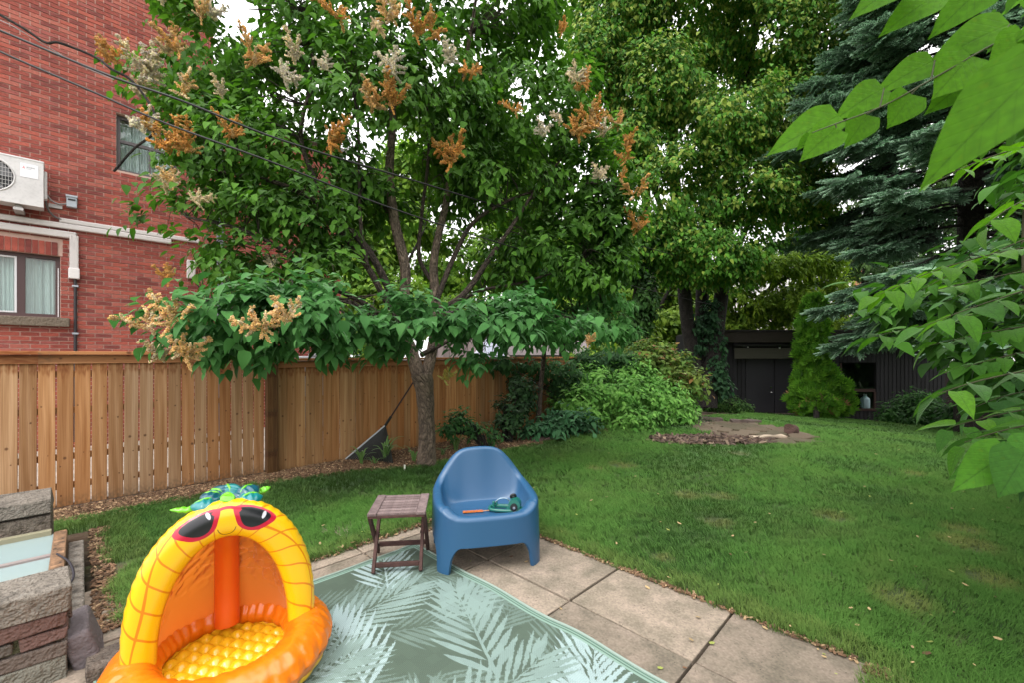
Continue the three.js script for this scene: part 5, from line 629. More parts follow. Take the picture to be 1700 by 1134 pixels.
// ---------------------------------------------------------------- the tree lilac: trunk, limbs, crown, flower heads
{
  const t = base('lilac_tree', V(0, 0, 0)); tag(t, 'spreading tree lilac with cream and orange flower heads before fence', 'tree');
  const bk = bark([0.26, 0.195, 0.145], 1), bk2 = bark([0.13, 0.098, 0.078], 2), foot = G(709, 772), z0 = -foot.z;
  const trunk = [foot.clone().add(V(0, -0.08, 0)), foot.clone().add(V(0.0, 0.12, 0)), P(708, 705, z0), P(705, 655, z0), P(700, 622, z0)], tg = tube(trunk, [0.165, 0.125, 0.112, 0.108, 0.125, 0.145], 20, 26); put('trunk', rough(tg, 0.022, 5, 4), bk, t);
  const L = [
    limb([[698, 632, 6.1], [684, 588, 6.08], [668, 535, 6.05], [671, 495, 6.05], [673, 445, 6.0], [655, 365, 5.95], [647, 290, 5.9], [652, 190, 5.9], [640, 60, 5.9], [632, -80, 5.9]], [0.1, 0.085, 0.075, 0.07, 0.06, 0.04, 0.02]),
    limb([[706, 630, 6.15], [716, 590, 6.2], [724, 530, 6.25], [722, 480, 6.3], [720, 440, 6.3], [727, 395, 6.3], [740, 340, 6.3], [752, 250, 6.3], [768, 130, 6.3], [790, 0, 6.3], [800, -120, 6.3]], [0.09, 0.075, 0.066, 0.055, 0.045, 0.03, 0.015]),
    limb([[666, 540, 6.05], [657, 510, 5.95], [638, 462, 5.8], [609, 412, 5.6], [566, 366, 5.45], [520, 330, 5.3], [450, 300, 5.1], [370, 285, 5.0], [290, 260, 4.95]], [0.06, 0.055, 0.048, 0.04, 0.03, 0.02, 0.01]),
    limb([[664, 530, 6.0], [640, 496, 5.8], [612, 445, 5.65], [570, 388, 5.5], [545, 340, 5.45], [500, 230, 5.3], [520, 120, 5.3], [510, 20, 5.3]], [0.045, 0.042, 0.036, 0.03, 0.022, 0.012]),
    limb([[610, 440, 5.6], [600, 380, 5.5], [597, 300, 5.4], [592, 180, 5.4], [560, 60, 5.4]], [0.028, 0.024, 0.02, 0.016, 0.01]),
    limb([[660, 545, 6.0], [600, 500, 5.6], [540, 470, 5.2], [470, 415, 4.95], [400, 380, 4.8], [310, 360, 4.7]], [0.04, 0.035, 0.028, 0.02, 0.012]),
    limb([[640, 560, 5.95], [590, 505, 5.5], [520, 495, 5.0], [430, 500, 4.7], [350, 520, 4.55]], [0.04, 0.034, 0.026, 0.018, 0.01]),
    limb([[722, 520, 6.25], [768, 490, 6.2], [813, 428, 6.15], [850, 375, 6.1], [900, 300, 6.1], [960, 235, 6.1]], [0.05, 0.045, 0.036, 0.028, 0.018, 0.008]),
    limb([[724, 500, 6.25], [752, 430, 6.25], [785, 370, 6.2], [850, 330, 6.2], [920, 310, 6.2], [1010, 300, 6.3]], [0.042, 0.036, 0.03, 0.022, 0.012, 0.007]),
    limb([[720, 470, 6.3], [697, 430, 6.3], [700, 360, 6.2], [712, 250, 6.1], [705, 120, 6.0], [700, -20, 6.0]], [0.035, 0.03, 0.026, 0.02, 0.014, 0.008]),
    limb([[700, 590, 6.2], [760, 560, 5.9], [830, 545, 5.7], [900, 540, 5.6]], [0.04, 0.03, 0.02, 0.01]),
    limb([[716, 585, 6.2], [780, 490, 6.4], [860, 470, 6.4], [960, 440, 6.5]], [0.035, 0.028, 0.02, 0.01]),
  ];
  L.forEach((l, i) => put('branch', tube(l.p, l.r, 10, (l.p.length - 1) * 5), i < 2 ? bk : bk2, t));
  const blobs = blobsAt([[560, 45, 5.95, 1.7, 1.0, 1.5], [345, 90, 5.55, 1.1, 0.95, 1.1], [345, 250, 5.35, 0.66, 0.7, 0.8], [770, 70, 6.25, 1.5, 1.1, 1.5], [630, 190, 5.85, 1.8, 0.8, 1.5], [880, 190, 6.45, 1.1, 0.95, 1.2], [975, 300, 6.55, 0.75, 0.75, 0.9], [470, 270, 5.55, 1.25, 0.6, 1.1], [345, 370, 5.10, 0.75, 0.5, 0.7], [830, 310, 6.35, 1.1, 0.42, 1.1], [560, -230, 6.15, 2.2, 1.6, 1.9], [950, 380, 6.65, 0.8, 0.4, 0.7], [300, -60, 5.45, 0.7, 0.7, 1.0], [860, -80, 6.35, 1.1, 1.2, 1.3], [690, 275, 6.25, 0.8, 0.42, 0.9], [640, 320, 5.95, 0.6, 0.3, 0.6], [760, 260, 6.35, 0.8, 0.5, 0.8], [335, 425, 5.15, 0.5, 0.28, 0.5], [430, 395, 5.35, 0.95, 0.42, 0.8], [550, 420, 5.75, 0.55, 0.3, 0.5], [900, 420, 6.55, 0.9, 0.35, 0.7], [1010, 430, 6.75, 0.4, 0.4, 0.5], [540, 340, 5.75, 0.6, 0.35, 0.6], [1020, 360, 6.65, 0.42, 0.55, 0.6]]);
  const low = blobsAt([[400, 530, 4.10, 0.75, 0.26, 0.75], [505, 518, 4.35, 0.7, 0.26, 0.75], [610, 545, 4.70, 0.6, 0.17, 0.6], [700, 540, 4.80, 0.6, 0.13, 0.6], [800, 535, 5.00, 0.75, 0.22, 0.7], [470, 588, 4.30, 0.2, 0.10, 0.25], [560, 578, 4.50, 0.2, 0.09, 0.25], [640, 582, 4.70, 0.2, 0.09, 0.2], [385, 590, 4.10, 0.2, 0.09, 0.25], [560, 482, 4.50, 0.3, 0.14, 0.4], [860, 505, 5.20, 0.4, 0.15, 0.5], [680, 500, 4.70, 0.3, 0.12, 0.4], [345, 560, 4.05, 0.28, 0.17, 0.4], [910, 545, 5.20, 0.7, 0.22, 0.6], [790, 598, 4.90, 0.25, 0.09, 0.25], [430, 485, 4.20, 0.4, 0.10, 0.4]]);
  const colour = (r, tone, c, rad) => { const y = r(); return mixC(GREEN_A, GREEN_B, clamp(tone * 0.8 + 0.3 * y - 0.1, 0, 1), 0.8 + 0.5 * r()); };
  const up = foliage(blobs, 4000, { seed: 201, keep: (c) => { const z = -c.z, px = CX + F * c.x / z, py = HY - (c.y - EYE) * F / z; return !(px > 352 && px < 436 && py < 62 && py > -140 && z > 3) && !(px < 262 && py > 150 && py < 330) && !(px < 250 && py < 95); }, shell: 0.62, freq: 0.85, gap: -0.07, per: 12, spread: 0.2, scatter: 0.38, size: 0.115, hang: 0.55, color: colour, floor: 1.7 });
  const dn = foliage(low, 560, { seed: 202, shell: 0.6, freq: 1.3, gap: -0.16, per: 9, spread: 0.17, scatter: 0.3, size: 0.13, hang: 0.5, face: 0.3, tilt: 0.3, color: (r, tone) => mixC([0.038, 0.15, 0.03], [0.085, 0.26, 0.055], tone, 0.85 + 0.4 * r()) });
  const mid = foliage(blobsAt([[470, 345, 5.1, 0.9, 0.4, 0.6], [395, 430, 4.9, 0.6, 0.35, 0.5], [535, 440, 5.2, 0.6, 0.32, 0.5], [470, 475, 4.8, 0.6, 0.25, 0.5], [620, 340, 6.3, 0.6, 0.45, 0.4], [880, 400, 6.4, 0.9, 0.4, 0.5], [820, 450, 6.5, 0.6, 0.3, 0.4], [970, 440, 6.4, 0.6, 0.4, 0.5], [1020, 370, 6.4, 0.35, 0.5, 0.4], [760, 330, 6.7, 0.6, 0.4, 0.3]]), 600, { seed: 203, shell: 0.7, freq: 1.1, gap: -0.12, per: 11, spread: 0.18, scatter: 0.4, size: 0.11, hang: 0.5, color: colour });
  up.mats.push(...mid.mats); up.cols.push(...mid.cols); up.cl.push(...mid.cl);
  const g1 = leafGeo({ w: 0.62, fold: 0.28, droop: 0.22, seg: 4, heart: 0.62 }), lm = leafMat(0.48, 0.4);
  put('twigs', twigs(up.cl, L, 760, 0.008, 5), bk2, t).userData.kind = 'stuff'; put('twigs', twigs(dn.cl, L, 110, 0.007, 6), bk2, t).userData.kind = 'stuff';
  // the 300 leaves that show largest are leaves of their own
  const all = [...up.mats.map((m, i) => [m, up.cols[i]]), ...dn.mats.map((m, i) => [m, dn.cols[i]])], score = all.map(([m], i) => { const e = m.elements, z = -e[14], px = CX + F * e[12] / z, py = HY - (e[13] - EYE) * F / z, s = Math.hypot(e[8], e[9], e[10]); return [px > 150 && px < 1100 && py > 0 && py < 640 ? s / z : 0, i]; }).sort((a, b) => b[0] - a[0] || a[1] - b[1]);
  const near = new Set(score.slice(0, 290).map((x) => x[1])), rest = all.filter((_, i) => !near.has(i)), nm = [0.2, 0.5, 0.8].map((k) => { const m = leafMat(0.38, 0.4); m.color.copy(mixC([0.036, 0.145, 0.028], [0.08, 0.25, 0.052], k)); return m; }), gBig = leafGeo({ w: 0.64, fold: 0.26, droop: 0.26, seg: 7, heart: 0.6, wave: 0.012 });
  [...near].forEach((i, k) => { const m = part('leaf', gBig, nm[k % 3], t); m.matrixAutoUpdate = false; m.matrix.copy(all[i][0]); m.matrix.decompose(m.position, m.quaternion, m.scale); m.matrixAutoUpdate = true; });
  inst('crown', g1, lm, rest.map((x) => x[0]), rest.map((x) => x[1]), t);
  console.log('lilac leaves', all.length);
  // panicles
  const panicle = (seed, mix) => { // two or three splayed cones of side sprays, each spray a loose string of tiny florets
    const r = rng(seed), f = new THREE.OctahedronGeometry(1, 0).deleteAttribute('uv'), fp = f.attributes.position.array, pos = [], nor = [], col = [], M = new THREE.Matrix4(), Q = new THREE.Quaternion(), E = new THREE.Euler(), n0 = f.attributes.normal.array, v = V(0, 0, 0);
    let pale = 0; const floret = (p, s, t) => { Q.setFromEuler(E.set(r() * 6, r() * 6, r() * 6)); const cr = t, cg = t * (0.86 + 0.2 * r()) * (1 + 0.3 * pale), cb = t * (0.7 + 0.4 * r()) * (1 + 1.3 * pale); for (let i = 0; i < fp.length; i += 3) { v.set(fp[i] * s, fp[i + 1] * s * 0.7, fp[i + 2] * s).applyQuaternion(Q).add(p); pos.push(v.x, v.y, v.z); v.set(n0[i], n0[i + 1], n0[i + 2]).applyQuaternion(Q); nor.push(v.x, v.y, v.z); col.push(cr, cg, cb); } };
    const cones = 2 + Math.floor(r() * 2); for (let k = 0; k < cones; k++) {
      const az = r() * 6.28, sp = k === 0 && cones > 2 ? 0.15 : 0.75 + 0.35 * r(), ax = V(Math.cos(az + k * 2.6) * sp, 1, Math.sin(az + k * 2.6) * sp).normalize(), L = 0.6 + 0.3 * r();
      for (let j = 0; j < 15; j++) { const h = (j + r()) / 15, o = ax.clone().multiplyScalar(L * h + 0.06), d = rdir(r).addScaledVector(ax, 0.75).normalize(), l = (0.30 * (1 - h) + 0.07) * (0.6 + 0.7 * r()), tone = 0.65 + 0.45 * r(); pale = mix * (r() < 0.3 ? r() : 0.12 * r()); const n = Math.round(14 + l * 170); for (let i = 0; i < n; i++) { const q = Math.pow(r(), 0.8); floret(o.clone().addScaledVector(d, l * q).addScaledVector(rdir(r), 0.042 * (1.1 - 0.5 * q) * (0.3 + r())), 0.013 + 0.012 * r(), tone * (0.75 + 0.4 * r())); } }
    }
    const g = new THREE.BufferGeometry(); g.setAttribute('position', new THREE.Float32BufferAttribute(pos, 3)); g.setAttribute('normal', new THREE.Float32BufferAttribute(nor, 3)); g.setAttribute('color', new THREE.Float32BufferAttribute(col, 3)); return g; };
  const pg = [1, 2, 3, 4, 5, 6, 7, 8].map((s) => panicle(300 + s, s < 6 ? 1 : 0)), pm = { o: [[0.82, 0.47, 0.13], [0.76, 0.42, 0.11], [0.85, 0.55, 0.2]], c: [[0.92, 0.85, 0.66], [0.9, 0.8, 0.56], [0.9, 0.87, 0.74]], m: [[0.9, 0.66, 0.3]], y: [[0.6, 0.53, 0.12]] }; for (const k in pm) pm[k] = pm[k].map((c) => phys({ color: C(...c), vertexColors: true, roughness: 1, specularIntensity: 0.3, transmission: 0.4, thickness: 0, side: THREE.DoubleSide }));
  const FL = [[185, 90, 36, 'o'], [300, 70, 42, 'o'], [425, 88, 46, 'o'], [390, 216, 36, 'o'], [285, 238, 52, 'o'], [312, 238, 44, 'o'], [300, 140, 44, 'm'], [545, 222, 42, 'o'], [620, 162, 46, 'o'], [650, 160, 40, 'o'], [752, 252, 48, 'o'], [692, 45, 40, 'o'], [718, 45, 40, 'o'], [782, 104, 38, 'o'], [855, 172, 30, 'o'], [950, 206, 44, 'o'], [975, 206, 40, 'o'], [1040, 232, 26, 'o'], [990, 182, 28, 'o'], [1027, 197, 26, 'o'], [996, 288, 24, 'c'], [1055, 313, 36, 'o'], [1062, 367, 34, 'o'], [567, 12, 48, 'o'], [440, 530, 48, 'm'], [472, 520, 46, 'm'], [255, 528, 46, 'm'], [285, 522, 50, 'm'], [275, 585, 44, 'c'], [310, 580, 46, 'm'], [415, 458, 44, 'y'], [282, 455, 30, 'o'], [935, 192, 26, 'c'], [1042, 256, 28, 'o'], [240, 105, 50, 'c'], [225, 138, 40, 'c'], [250, 118, 46, 'c'], [215, 190, 40, 'c'], [236, 205, 36, 'c'], [468, 108, 42, 'c'], [490, 95, 40, 'c'], [655, 105, 42, 'c'], [630, 26, 42, 'c'], [645, 22, 36, 'm'], [748, 94, 30, 'c'], [545, 106, 26, 'c'], [455, 436, 40, 'c'], [322, 325, 26, 'c'], [270, 290, 36, 'c'], [290, 295, 30, 'm'], [1003, 212, 26, 'c'], [955, 122, 32, 'c'], [968, 128, 26, 'o'], [898, 216, 26, 'c'], [370, 155, 28, 'c'], [735, 622, 26, 'y'], [333, 15, 34, 'm'], [345, 12, 30, 'c'], [270, 0, 30, 'c'], [935, 45, 22, 'o'], [976, 136, 20, 'o'], [1030, 292, 18, 'o'], [855, 566, 22, 'c'], [975, 565, 18, 'o'], [270, 75, 28, 'c']], r = rng(77), every = [...blobs, ...low];
  for (const [px, py, w, k] of FL) {
    const d = P(px, py, 1).sub(V(0, EYE, 0)), o = V(0, EYE, 0); let zs = 0; // front surface of the crown along this sight line
    for (const b of every) { const q = V((o.x - b.c.x) / b.r.x, (o.y - b.c.y) / b.r.y, (o.z - b.c.z) / b.r.z), e = V(d.x / b.r.x, d.y / b.r.y, d.z / b.r.z), A = e.dot(e), B = q.dot(e), D = B * B - A * (q.dot(q) - 1.1); if (D > 0) { const z = (-B - Math.sqrt(D)) / A; if (!zs || z < zs) zs = z; } }
    if (!zs) zs = px < 350 ? 4.6 : px > 900 ? 5.9 : 5.4; zs = Math.max(zs, 3.6) - 0.14; const mk = pm[k], m = put('flower_head', pg[k === 'c' ? 5 + Math.floor(r() * 3) : Math.floor(r() * 5)], mk[Math.floor(r() * mk.length)], t, P(px, py + w * 0.45, zs), [(r() - 0.5) * 0.6, r() * 6.28, (r() - 0.5) * 0.7]); m.scale.setScalar(w * 1.42 * zs / F * (0.95 + 0.15 * r()));
  }
}
// ---------------------------------------------------------------- other trees
function makeTree(name, label, o) {
  const t = base(name, V(0, 0, 0)); tag(t, label, 'tree', o.group); for (const l of o.limbs) put(l.n || 'branch', tube(l.p, l.r, l.n === 'trunk' ? 12 : 7, (l.p.length - 1) * 5), o.bark, t);
  const f = foliage(o.blobs, o.n, o.leaf); inst('crown', o.geo, o.mat, f.mats, f.cols, t); if (o.tw) put('twigs', twigs(f.cl, o.limbs, o.tw, 0.012, o.leaf.seed, 0.15), o.bark, t).userData.kind = 'stuff'; return t;
}
const leafS = leafGeo({ w: 0.72, fold: 0.25, droop: 0.2, seg: 3, heart: 0.6 }), leafN = leafGeo({ w: 0.42, fold: 0.25, droop: 0.25, seg: 3, heart: 0.8 });
const darkBark = bark([0.035, 0.028, 0.024], 3), leafFar = leafMat(0.5, 0.2);
makeTree('linden_tree', 'big linden with three dark trunks and yellowish hanging leaf sprays', {
  bark: darkBark, geo: leafS, mat: leafFar, tw: 260, n: 13000,
  limbs: [{ n: 'trunk', ...limb([[1168, 676, 13.2], [1158, 640, 13.2], [1146, 570, 13.2], [1135, 480, 13.2], [1120, 300, 13.2], [1100, 60, 13.2], [1080, -100, 13.2]], [0.3, 0.22, 0.2, 0.18, 0.14, 0.08]) }, { n: 'trunk', ...limb([[1172, 676, 13.3], [1166, 610, 13.4], [1165, 520, 13.4], [1168, 400, 13.4], [1180, 200, 13.4], [1190, -60, 13.4]], [0.28, 0.22, 0.2, 0.17, 0.12, 0.07]) }, { n: 'trunk', ...limb([[1174, 676, 13.1], [1180, 620, 13.1], [1190, 540, 13.1], [1198, 480, 13.1], [1210, 300, 13.1], [1250, 60, 13.1], [1280, -80, 13.1]], [0.28, 0.23, 0.21, 0.19, 0.14, 0.08]) }, limb([[1140, 480, 13.2], [1080, 300, 13], [1000, 150, 12.6], [960, 20, 12.4]], [0.1, 0.08, 0.05, 0.02]), limb([[1200, 470, 13.1], [1270, 300, 12.6], [1320, 150, 12.4]], [0.1, 0.06, 0.03])],
  blobs: blobsAt([[1030, 30, 12.4, 1.7, 1.5, 1.7], [985, 110, 12, 0.9, 1.0, 1.1], [1150, 20, 12.2, 2.0, 1.5, 2], [1280, 60, 12.3, 1.6, 1.6, 1.6], [1090, 150, 12.0, 1.5, 1.1, 1.5], [1210, 200, 11.8, 1.6, 1.2, 1.5], [1320, 210, 12, 1.2, 1.3, 1.4], [1040, 240, 12.2, 1.0, 0.8, 1.1], [1130, 310, 11.8, 1.5, 1.0, 1.3], [1250, 330, 11.9, 1.3, 1.0, 1.2], [1170, 420, 12.0, 1.25, 0.75, 1.1], [1250, 420, 12.2, 0.8, 0.6, 0.9], [1090, 400, 12.1, 0.9, 0.6, 0.9], [1360, 60, 12.6, 1.2, 1.8, 1.4], [1100, -150, 12.5, 3.0, 2.0, 2.4], [1300, -150, 12.5, 2.4, 2.0, 2], [1340, 330, 12.5, 0.8, 1.0, 1], [1125, 440, 12.4, 0.7, 0.45, 0.7], [1210, 455, 12.4, 0.7, 0.35, 0.7]]),
  leaf: { seed: 211, shell: 0.5, freq: 0.55, gap: -0.13, per: 14, spread: 0.27, scatter: 0.35, size: 0.125, hang: 0.9, color: (r, tone, c) => { const up = smooth(3.5, 7, c.y), y = r() < 0.16 + 0.42 * up * tone; return y ? mixC([0.2, 0.32, 0.025], [0.36, 0.45, 0.085], r()) : mixC([0.045, 0.165, 0.01], [0.12, 0.32, 0.026], tone, 0.75 + 0.5 * r()); } },
});
makeTree('dark_tree', 'dark ivy-clad trunk with leaves left of the linden trunks', { bark: darkBark, geo: leafS, mat: leafFar, n: 900, limbs: [{ n: 'trunk', ...limb([[1035, 640, 12.6], [1050, 560, 12.6], [1062, 480, 12.6], [1070, 380, 12.6], [1075, 250, 12.6]], [0.24, 0.2, 0.18, 0.15, 0.1]) }], blobs: blobsAt([[1060, 500, 12.4, 0.45, 0.9, 0.45], [1075, 400, 12.4, 0.8, 0.7, 0.7], [1040, 445, 12.4, 0.6, 0.4, 0.5], [1050, 560, 12.4, 0.36, 0.6, 0.36]]), leaf: { seed: 213, shell: 0.5, freq: 0.8, gap: -0.1, per: 12, spread: 0.22, scatter: 0.4, size: 0.15, hang: 0.8, color: (r, tone) => mixC([0.02, 0.08, 0.01], [0.05, 0.14, 0.018], tone, 0.8 + 0.4 * r()) } });
{ // ivy climbing the linden's trunks
  const t = base('climbing_ivy', V(0, 0, 0)), f = foliage(blobsAt([[1190, 600, 12.95, 0.26, 0.9, 0.25], [1182, 530, 12.95, 0.22, 0.7, 0.22], [1195, 640, 12.9, 0.3, 0.4, 0.25], [1160, 560, 13.0, 0.16, 0.7, 0.2]]), 260, { seed: 215, shell: 0.4, freq: 1, gap: -0.3, per: 8, spread: 0.12, scatter: 0.4, size: 0.13, hang: 0.9, color: (r, tone) => mixC([0.02, 0.075, 0.03], [0.045, 0.13, 0.045], tone, 0.8 + 0.4 * r()) }); tag(t, 'climbing ivy on the linden trunks beside the shed', 'ivy'); inst('leaves', leafS, leafFar, f.mats, f.cols, t); put('stem', tube([P(1180, 674, 13.0), P(1188, 600, 12.9), P(1178, 500, 12.95)], [0.03, 0.02, 0.01], 6), darkBark, t);
}
makeTree('maple_tree', 'yellow-green maple arching over the shed roof', { bark: bark([0.09, 0.07, 0.055], 5), geo: leafN, mat: leafMat(0.5, 0.15), tw: 160, n: 1900,
  limbs: [{ n: 'trunk', ...limb([[1195, 620, 18], [1205, 560, 17.8], [1240, 515, 17.6], [1290, 470, 17.4], [1340, 445, 17.2]], [0.2, 0.16, 0.12, 0.08, 0.03]) }, limb([[1390, 640, 18], [1350, 540, 17.6], [1325, 505, 17.4], [1310, 492, 17.2], [1270, 495, 17]], [0.14, 0.1, 0.08, 0.05, 0.02]), limb([[1240, 515, 17.6], [1230, 470, 17.4], [1260, 430, 17.2]], [0.07, 0.05, 0.02])],
  blobs: blobsAt([[1280, 440, 17, 1.8, 0.7, 1.4], [1340, 430, 17.2, 1.4, 0.7, 1.2], [1230, 500, 17.2, 1.1, 0.8, 1.2], [1300, 500, 17, 1.5, 0.55, 1.2], [1215, 540, 17.5, 0.7, 0.6, 1.0], [1270, 530, 17.4, 1.2, 0.4, 1], [1360, 480, 17.4, 1.1, 0.5, 1], [1390, 540, 17.6, 0.7, 0.4, 0.8]]),
  leaf: { seed: 217, shell: 0.55, freq: 0.8, gap: -0.06, per: 12, spread: 0.3, scatter: 0.35, size: 0.2, hang: 0.35, color: (r, tone) => mixC([0.12, 0.24, 0.015], [0.28, 0.42, 0.03], tone, 0.8 + 0.4 * r()) } });
const backTree = (px, label, blobs, seed, c0, c1, n = 1300, z = 20) => makeTree('background_tree', label, { group: 'leafy trees beyond the fence', bark: darkBark, geo: leafS, mat: leafFar, tw: 90, n, limbs: [{ n: 'trunk', ...limb([[px, 640, z], [px + 4, 560, z], [px - 6, 470, z], [px + 4, 380, z]], [0.2, 0.17, 0.14, 0.06]) }, limb([[px, 520, z], [px + 40, 440, z - 0.5], [px + 70, 380, z - 1]], [0.1, 0.07, 0.03])], blobs: blobsAt(blobs), leaf: { seed, shell: 0.5, freq: 0.5, gap: -0.1, per: 13, spread: 0.4, scatter: 0.4, size: 0.26, hang: 0.6, color: (r, tone) => mixC(c0, c1, tone, 0.8 + 0.4 * r()) } });
backTree(635, 'bright green tree beyond the fence, right of brick house', [[610, 420, 19, 1.4, 1.6, 1.5], [660, 380, 19.5, 1.6, 1.2, 1.5], [590, 500, 18, 1.3, 1.2, 1.3], [660, 500, 18, 1.4, 1.0, 1.3], [625, 560, 17.5, 1.6, 0.7, 1.2], [680, 290, 20, 1.5, 1.3, 1.4], [600, 320, 20, 1.1, 1.1, 1.2]], 221, [0.09, 0.22, 0.015], [0.24, 0.4, 0.03], 2100, 19);
backTree(800, 'light green tree beyond the fence behind the lilac limbs', [[740, 430, 21, 1.6, 1.8, 1.6], [820, 430, 21, 1.8, 1.5, 1.6], [780, 520, 20, 2.0, 0.9, 1.5], [860, 350, 22, 1.8, 1.4, 1.6], [720, 530, 19, 1.0, 0.6, 1.0], [770, 270, 22, 1.5, 1.5, 1.5], [700, 190, 22, 1.4, 1.0, 1.4], [850, 240, 23, 1.6, 1.4, 1.5]], 223, [0.08, 0.2, 0.016], [0.22, 0.38, 0.03], 2100, 21);
backTree(930, 'yellow-green tree beyond the fence above the sapling', [[900, 440, 22, 2.0, 1.6, 1.7], [970, 400, 22, 2.0, 1.6, 1.7], [940, 510, 20, 1.8, 0.9, 1.4], [1010, 480, 21, 1.6, 1.3, 1.4], [880, 300, 23, 1.8, 1.3, 1.6]], 225, [0.1, 0.23, 0.015], [0.28, 0.43, 0.03], 1600, 22);
backTree(1090, 'light green tree seen between the linden trunks', [[1040, 560, 20, 1.5, 1.2, 1.4], [1110, 540, 21, 1.8, 1.3, 1.5], [1100, 610, 19, 1.8, 0.8, 1.2], [1130, 480, 22, 1.6, 1.2, 1.4], [1000, 600, 18, 1.3, 0.6, 1.0]], 227, [0.09, 0.2, 0.015], [0.24, 0.37, 0.03], 1400, 21);
backTree(1440, 'dark green tree mass behind the spruce', [[1420, 420, 22, 2.4, 2.2, 2], [1500, 330, 22, 2.6, 2.4, 2], [1600, 430, 22, 2.8, 2.2, 2], [1680, 300, 23, 2.6, 2.6, 2], [1560, 200, 24, 3, 2.4, 2], [1440, 520, 21, 1.8, 0.9, 1.4], [1640, 470, 18.5, 2.6, 1.5, 1.4], [1560, 520, 18.5, 2.0, 1.2, 1.2], [1700, 540, 18.5, 1.6, 1.3, 1.2]], 229, [0.02, 0.06, 0.012], [0.06, 0.13, 0.022], 2200, 22);
{ // slim sapling by the fence
  makeTree('sapling_tree', 'slim young tree with layered light green leaves by the fence', { bark: bark([0.14, 0.1, 0.075], 7), geo: leafGeo({ w: 0.5, fold: 0.22, droop: 0.3, seg: 4, heart: 0.7 }), mat: leafMat(0.42, 0.35), tw: 90, n: 560, limbs: [{ n: 'trunk', ...limb([[893, 706, 7.9], [897, 650, 7.9], [903, 590, 7.9], [905, 520, 7.9], [898, 430, 7.9], [895, 360, 7.9]], [0.055, 0.045, 0.04, 0.034, 0.025, 0.012]) }, limb([[904, 560, 7.9], [950, 535, 7.6], [1000, 520, 7.4]], [0.022, 0.016, 0.008]), limb([[904, 550, 7.9], [860, 520, 7.6], [810, 510, 7.4]], [0.022, 0.016, 0.008])],
    blobs: blobsAt([[850, 530, 7.4, 0.6, 0.3, 0.6], [950, 540, 7.4, 0.75, 0.3, 0.7], [1000, 500, 7.6, 0.5, 0.35, 0.5], [900, 470, 7.6, 0.7, 0.35, 0.6], [960, 440, 7.7, 0.6, 0.35, 0.6], [1020, 545, 7.6, 0.35, 0.2, 0.4]]), leaf: { seed: 231, shell: 0.5, freq: 1, gap: -0.2, per: 11, spread: 0.18, scatter: 0.3, size: 0.13, hang: 0.7, tilt: 0.3, color: (r, tone) => mixC([0.06, 0.21, 0.04], [0.12, 0.34, 0.07], tone, 0.8 + 0.4 * r()) } });
}
// ---------------------------------------------------------------- shrubs and bed plants
function shrub(name, label, cat, blobs, n, leaf, geo = leafS, mat = leafFar, group) {
  const s = base(name, V(0, 0, 0)); tag(s, label, cat, group); const f = foliage(blobs, n, leaf); inst('foliage', geo, mat, f.mats, f.cols, s);
  const lo = blobs.reduce((a, b) => (b.c.y < a.c.y ? b : a)), foot = V(lo.c.x, drop(lo.c.x, -lo.c.z) - 0.05, lo.c.z), gs = [], r = rng(leaf.seed); for (let i = 0; i < Math.min(26, f.cl.length); i++) { const c = f.cl[Math.floor(r() * f.cl.length)].c; gs.push(tube([foot.clone().add(V((r() - 0.5) * 0.2, 0, (r() - 0.5) * 0.2)), foot.clone().lerp(c, 0.5).add(V(0, 0.12, 0)), c], [0.014, 0.01, 0.004], 5, 6, false)); } put('stems', merge(gs), darkBark, s).userData.kind = 'stuff'; return s;
}
const bushLeaf = (seed, size, c0, c1, o = {}) => ({ seed, shell: 0.45, freq: 1.2, gap: -0.25, per: 9, spread: size * 1.3, scatter: 0.4, size, hang: 0.35, face: 0.7, tilt: 0.5, color: (r, tone, c, rad, b) => mixC(c0, c1, tone, 0.75 + 0.5 * r()), ...o });
shrub('large_shrub', 'large mounded light green shrub at the bed end by stone patch', 'shrub', blobsAt([[1010, 655, 9.4, 0.9, 0.5, 0.9], [1075, 665, 9.6, 0.85, 0.5, 0.9], [960, 668, 9.0, 0.6, 0.42, 0.7], [1040, 695, 9.0, 0.9, 0.35, 0.7], [1115, 690, 9.6, 0.5, 0.4, 0.6], [1040, 620, 10, 0.6, 0.32, 0.6], [1130, 660, 10.2, 0.35, 0.35, 0.4], [985, 625, 9.6, 0.4, 0.3, 0.4]]), 2000, bushLeaf(241, 0.115, [0.09, 0.27, 0.035], [0.24, 0.5, 0.095]), leafGeo({ w: 0.5, fold: 0.22, droop: 0.25, seg: 4, heart: 0.8 }), leafMat(0.42, 0.3));
shrub('yellowing_shrub', 'yellow-green shrub with rusty young tips at the mound right', 'shrub', blobsAt([[1110, 610, 10.4, 0.6, 0.45, 0.6], [1140, 640, 10.1, 0.45, 0.35, 0.5], [1080, 590, 10.6, 0.55, 0.4, 0.5], [1060, 595, 10.4, 0.5, 0.35, 0.5]]), 420, bushLeaf(243, 0.12, [0.09, 0.2, 0.025], [0.22, 0.3, 0.05], { color: (r, tone) => (r() < 0.1 ? mixC([0.3, 0.12, 0.04], [0.3, 0.2, 0.06], r()) : mixC([0.09, 0.2, 0.025], [0.22, 0.3, 0.05], tone, 0.8 + 0.4 * r())) }));
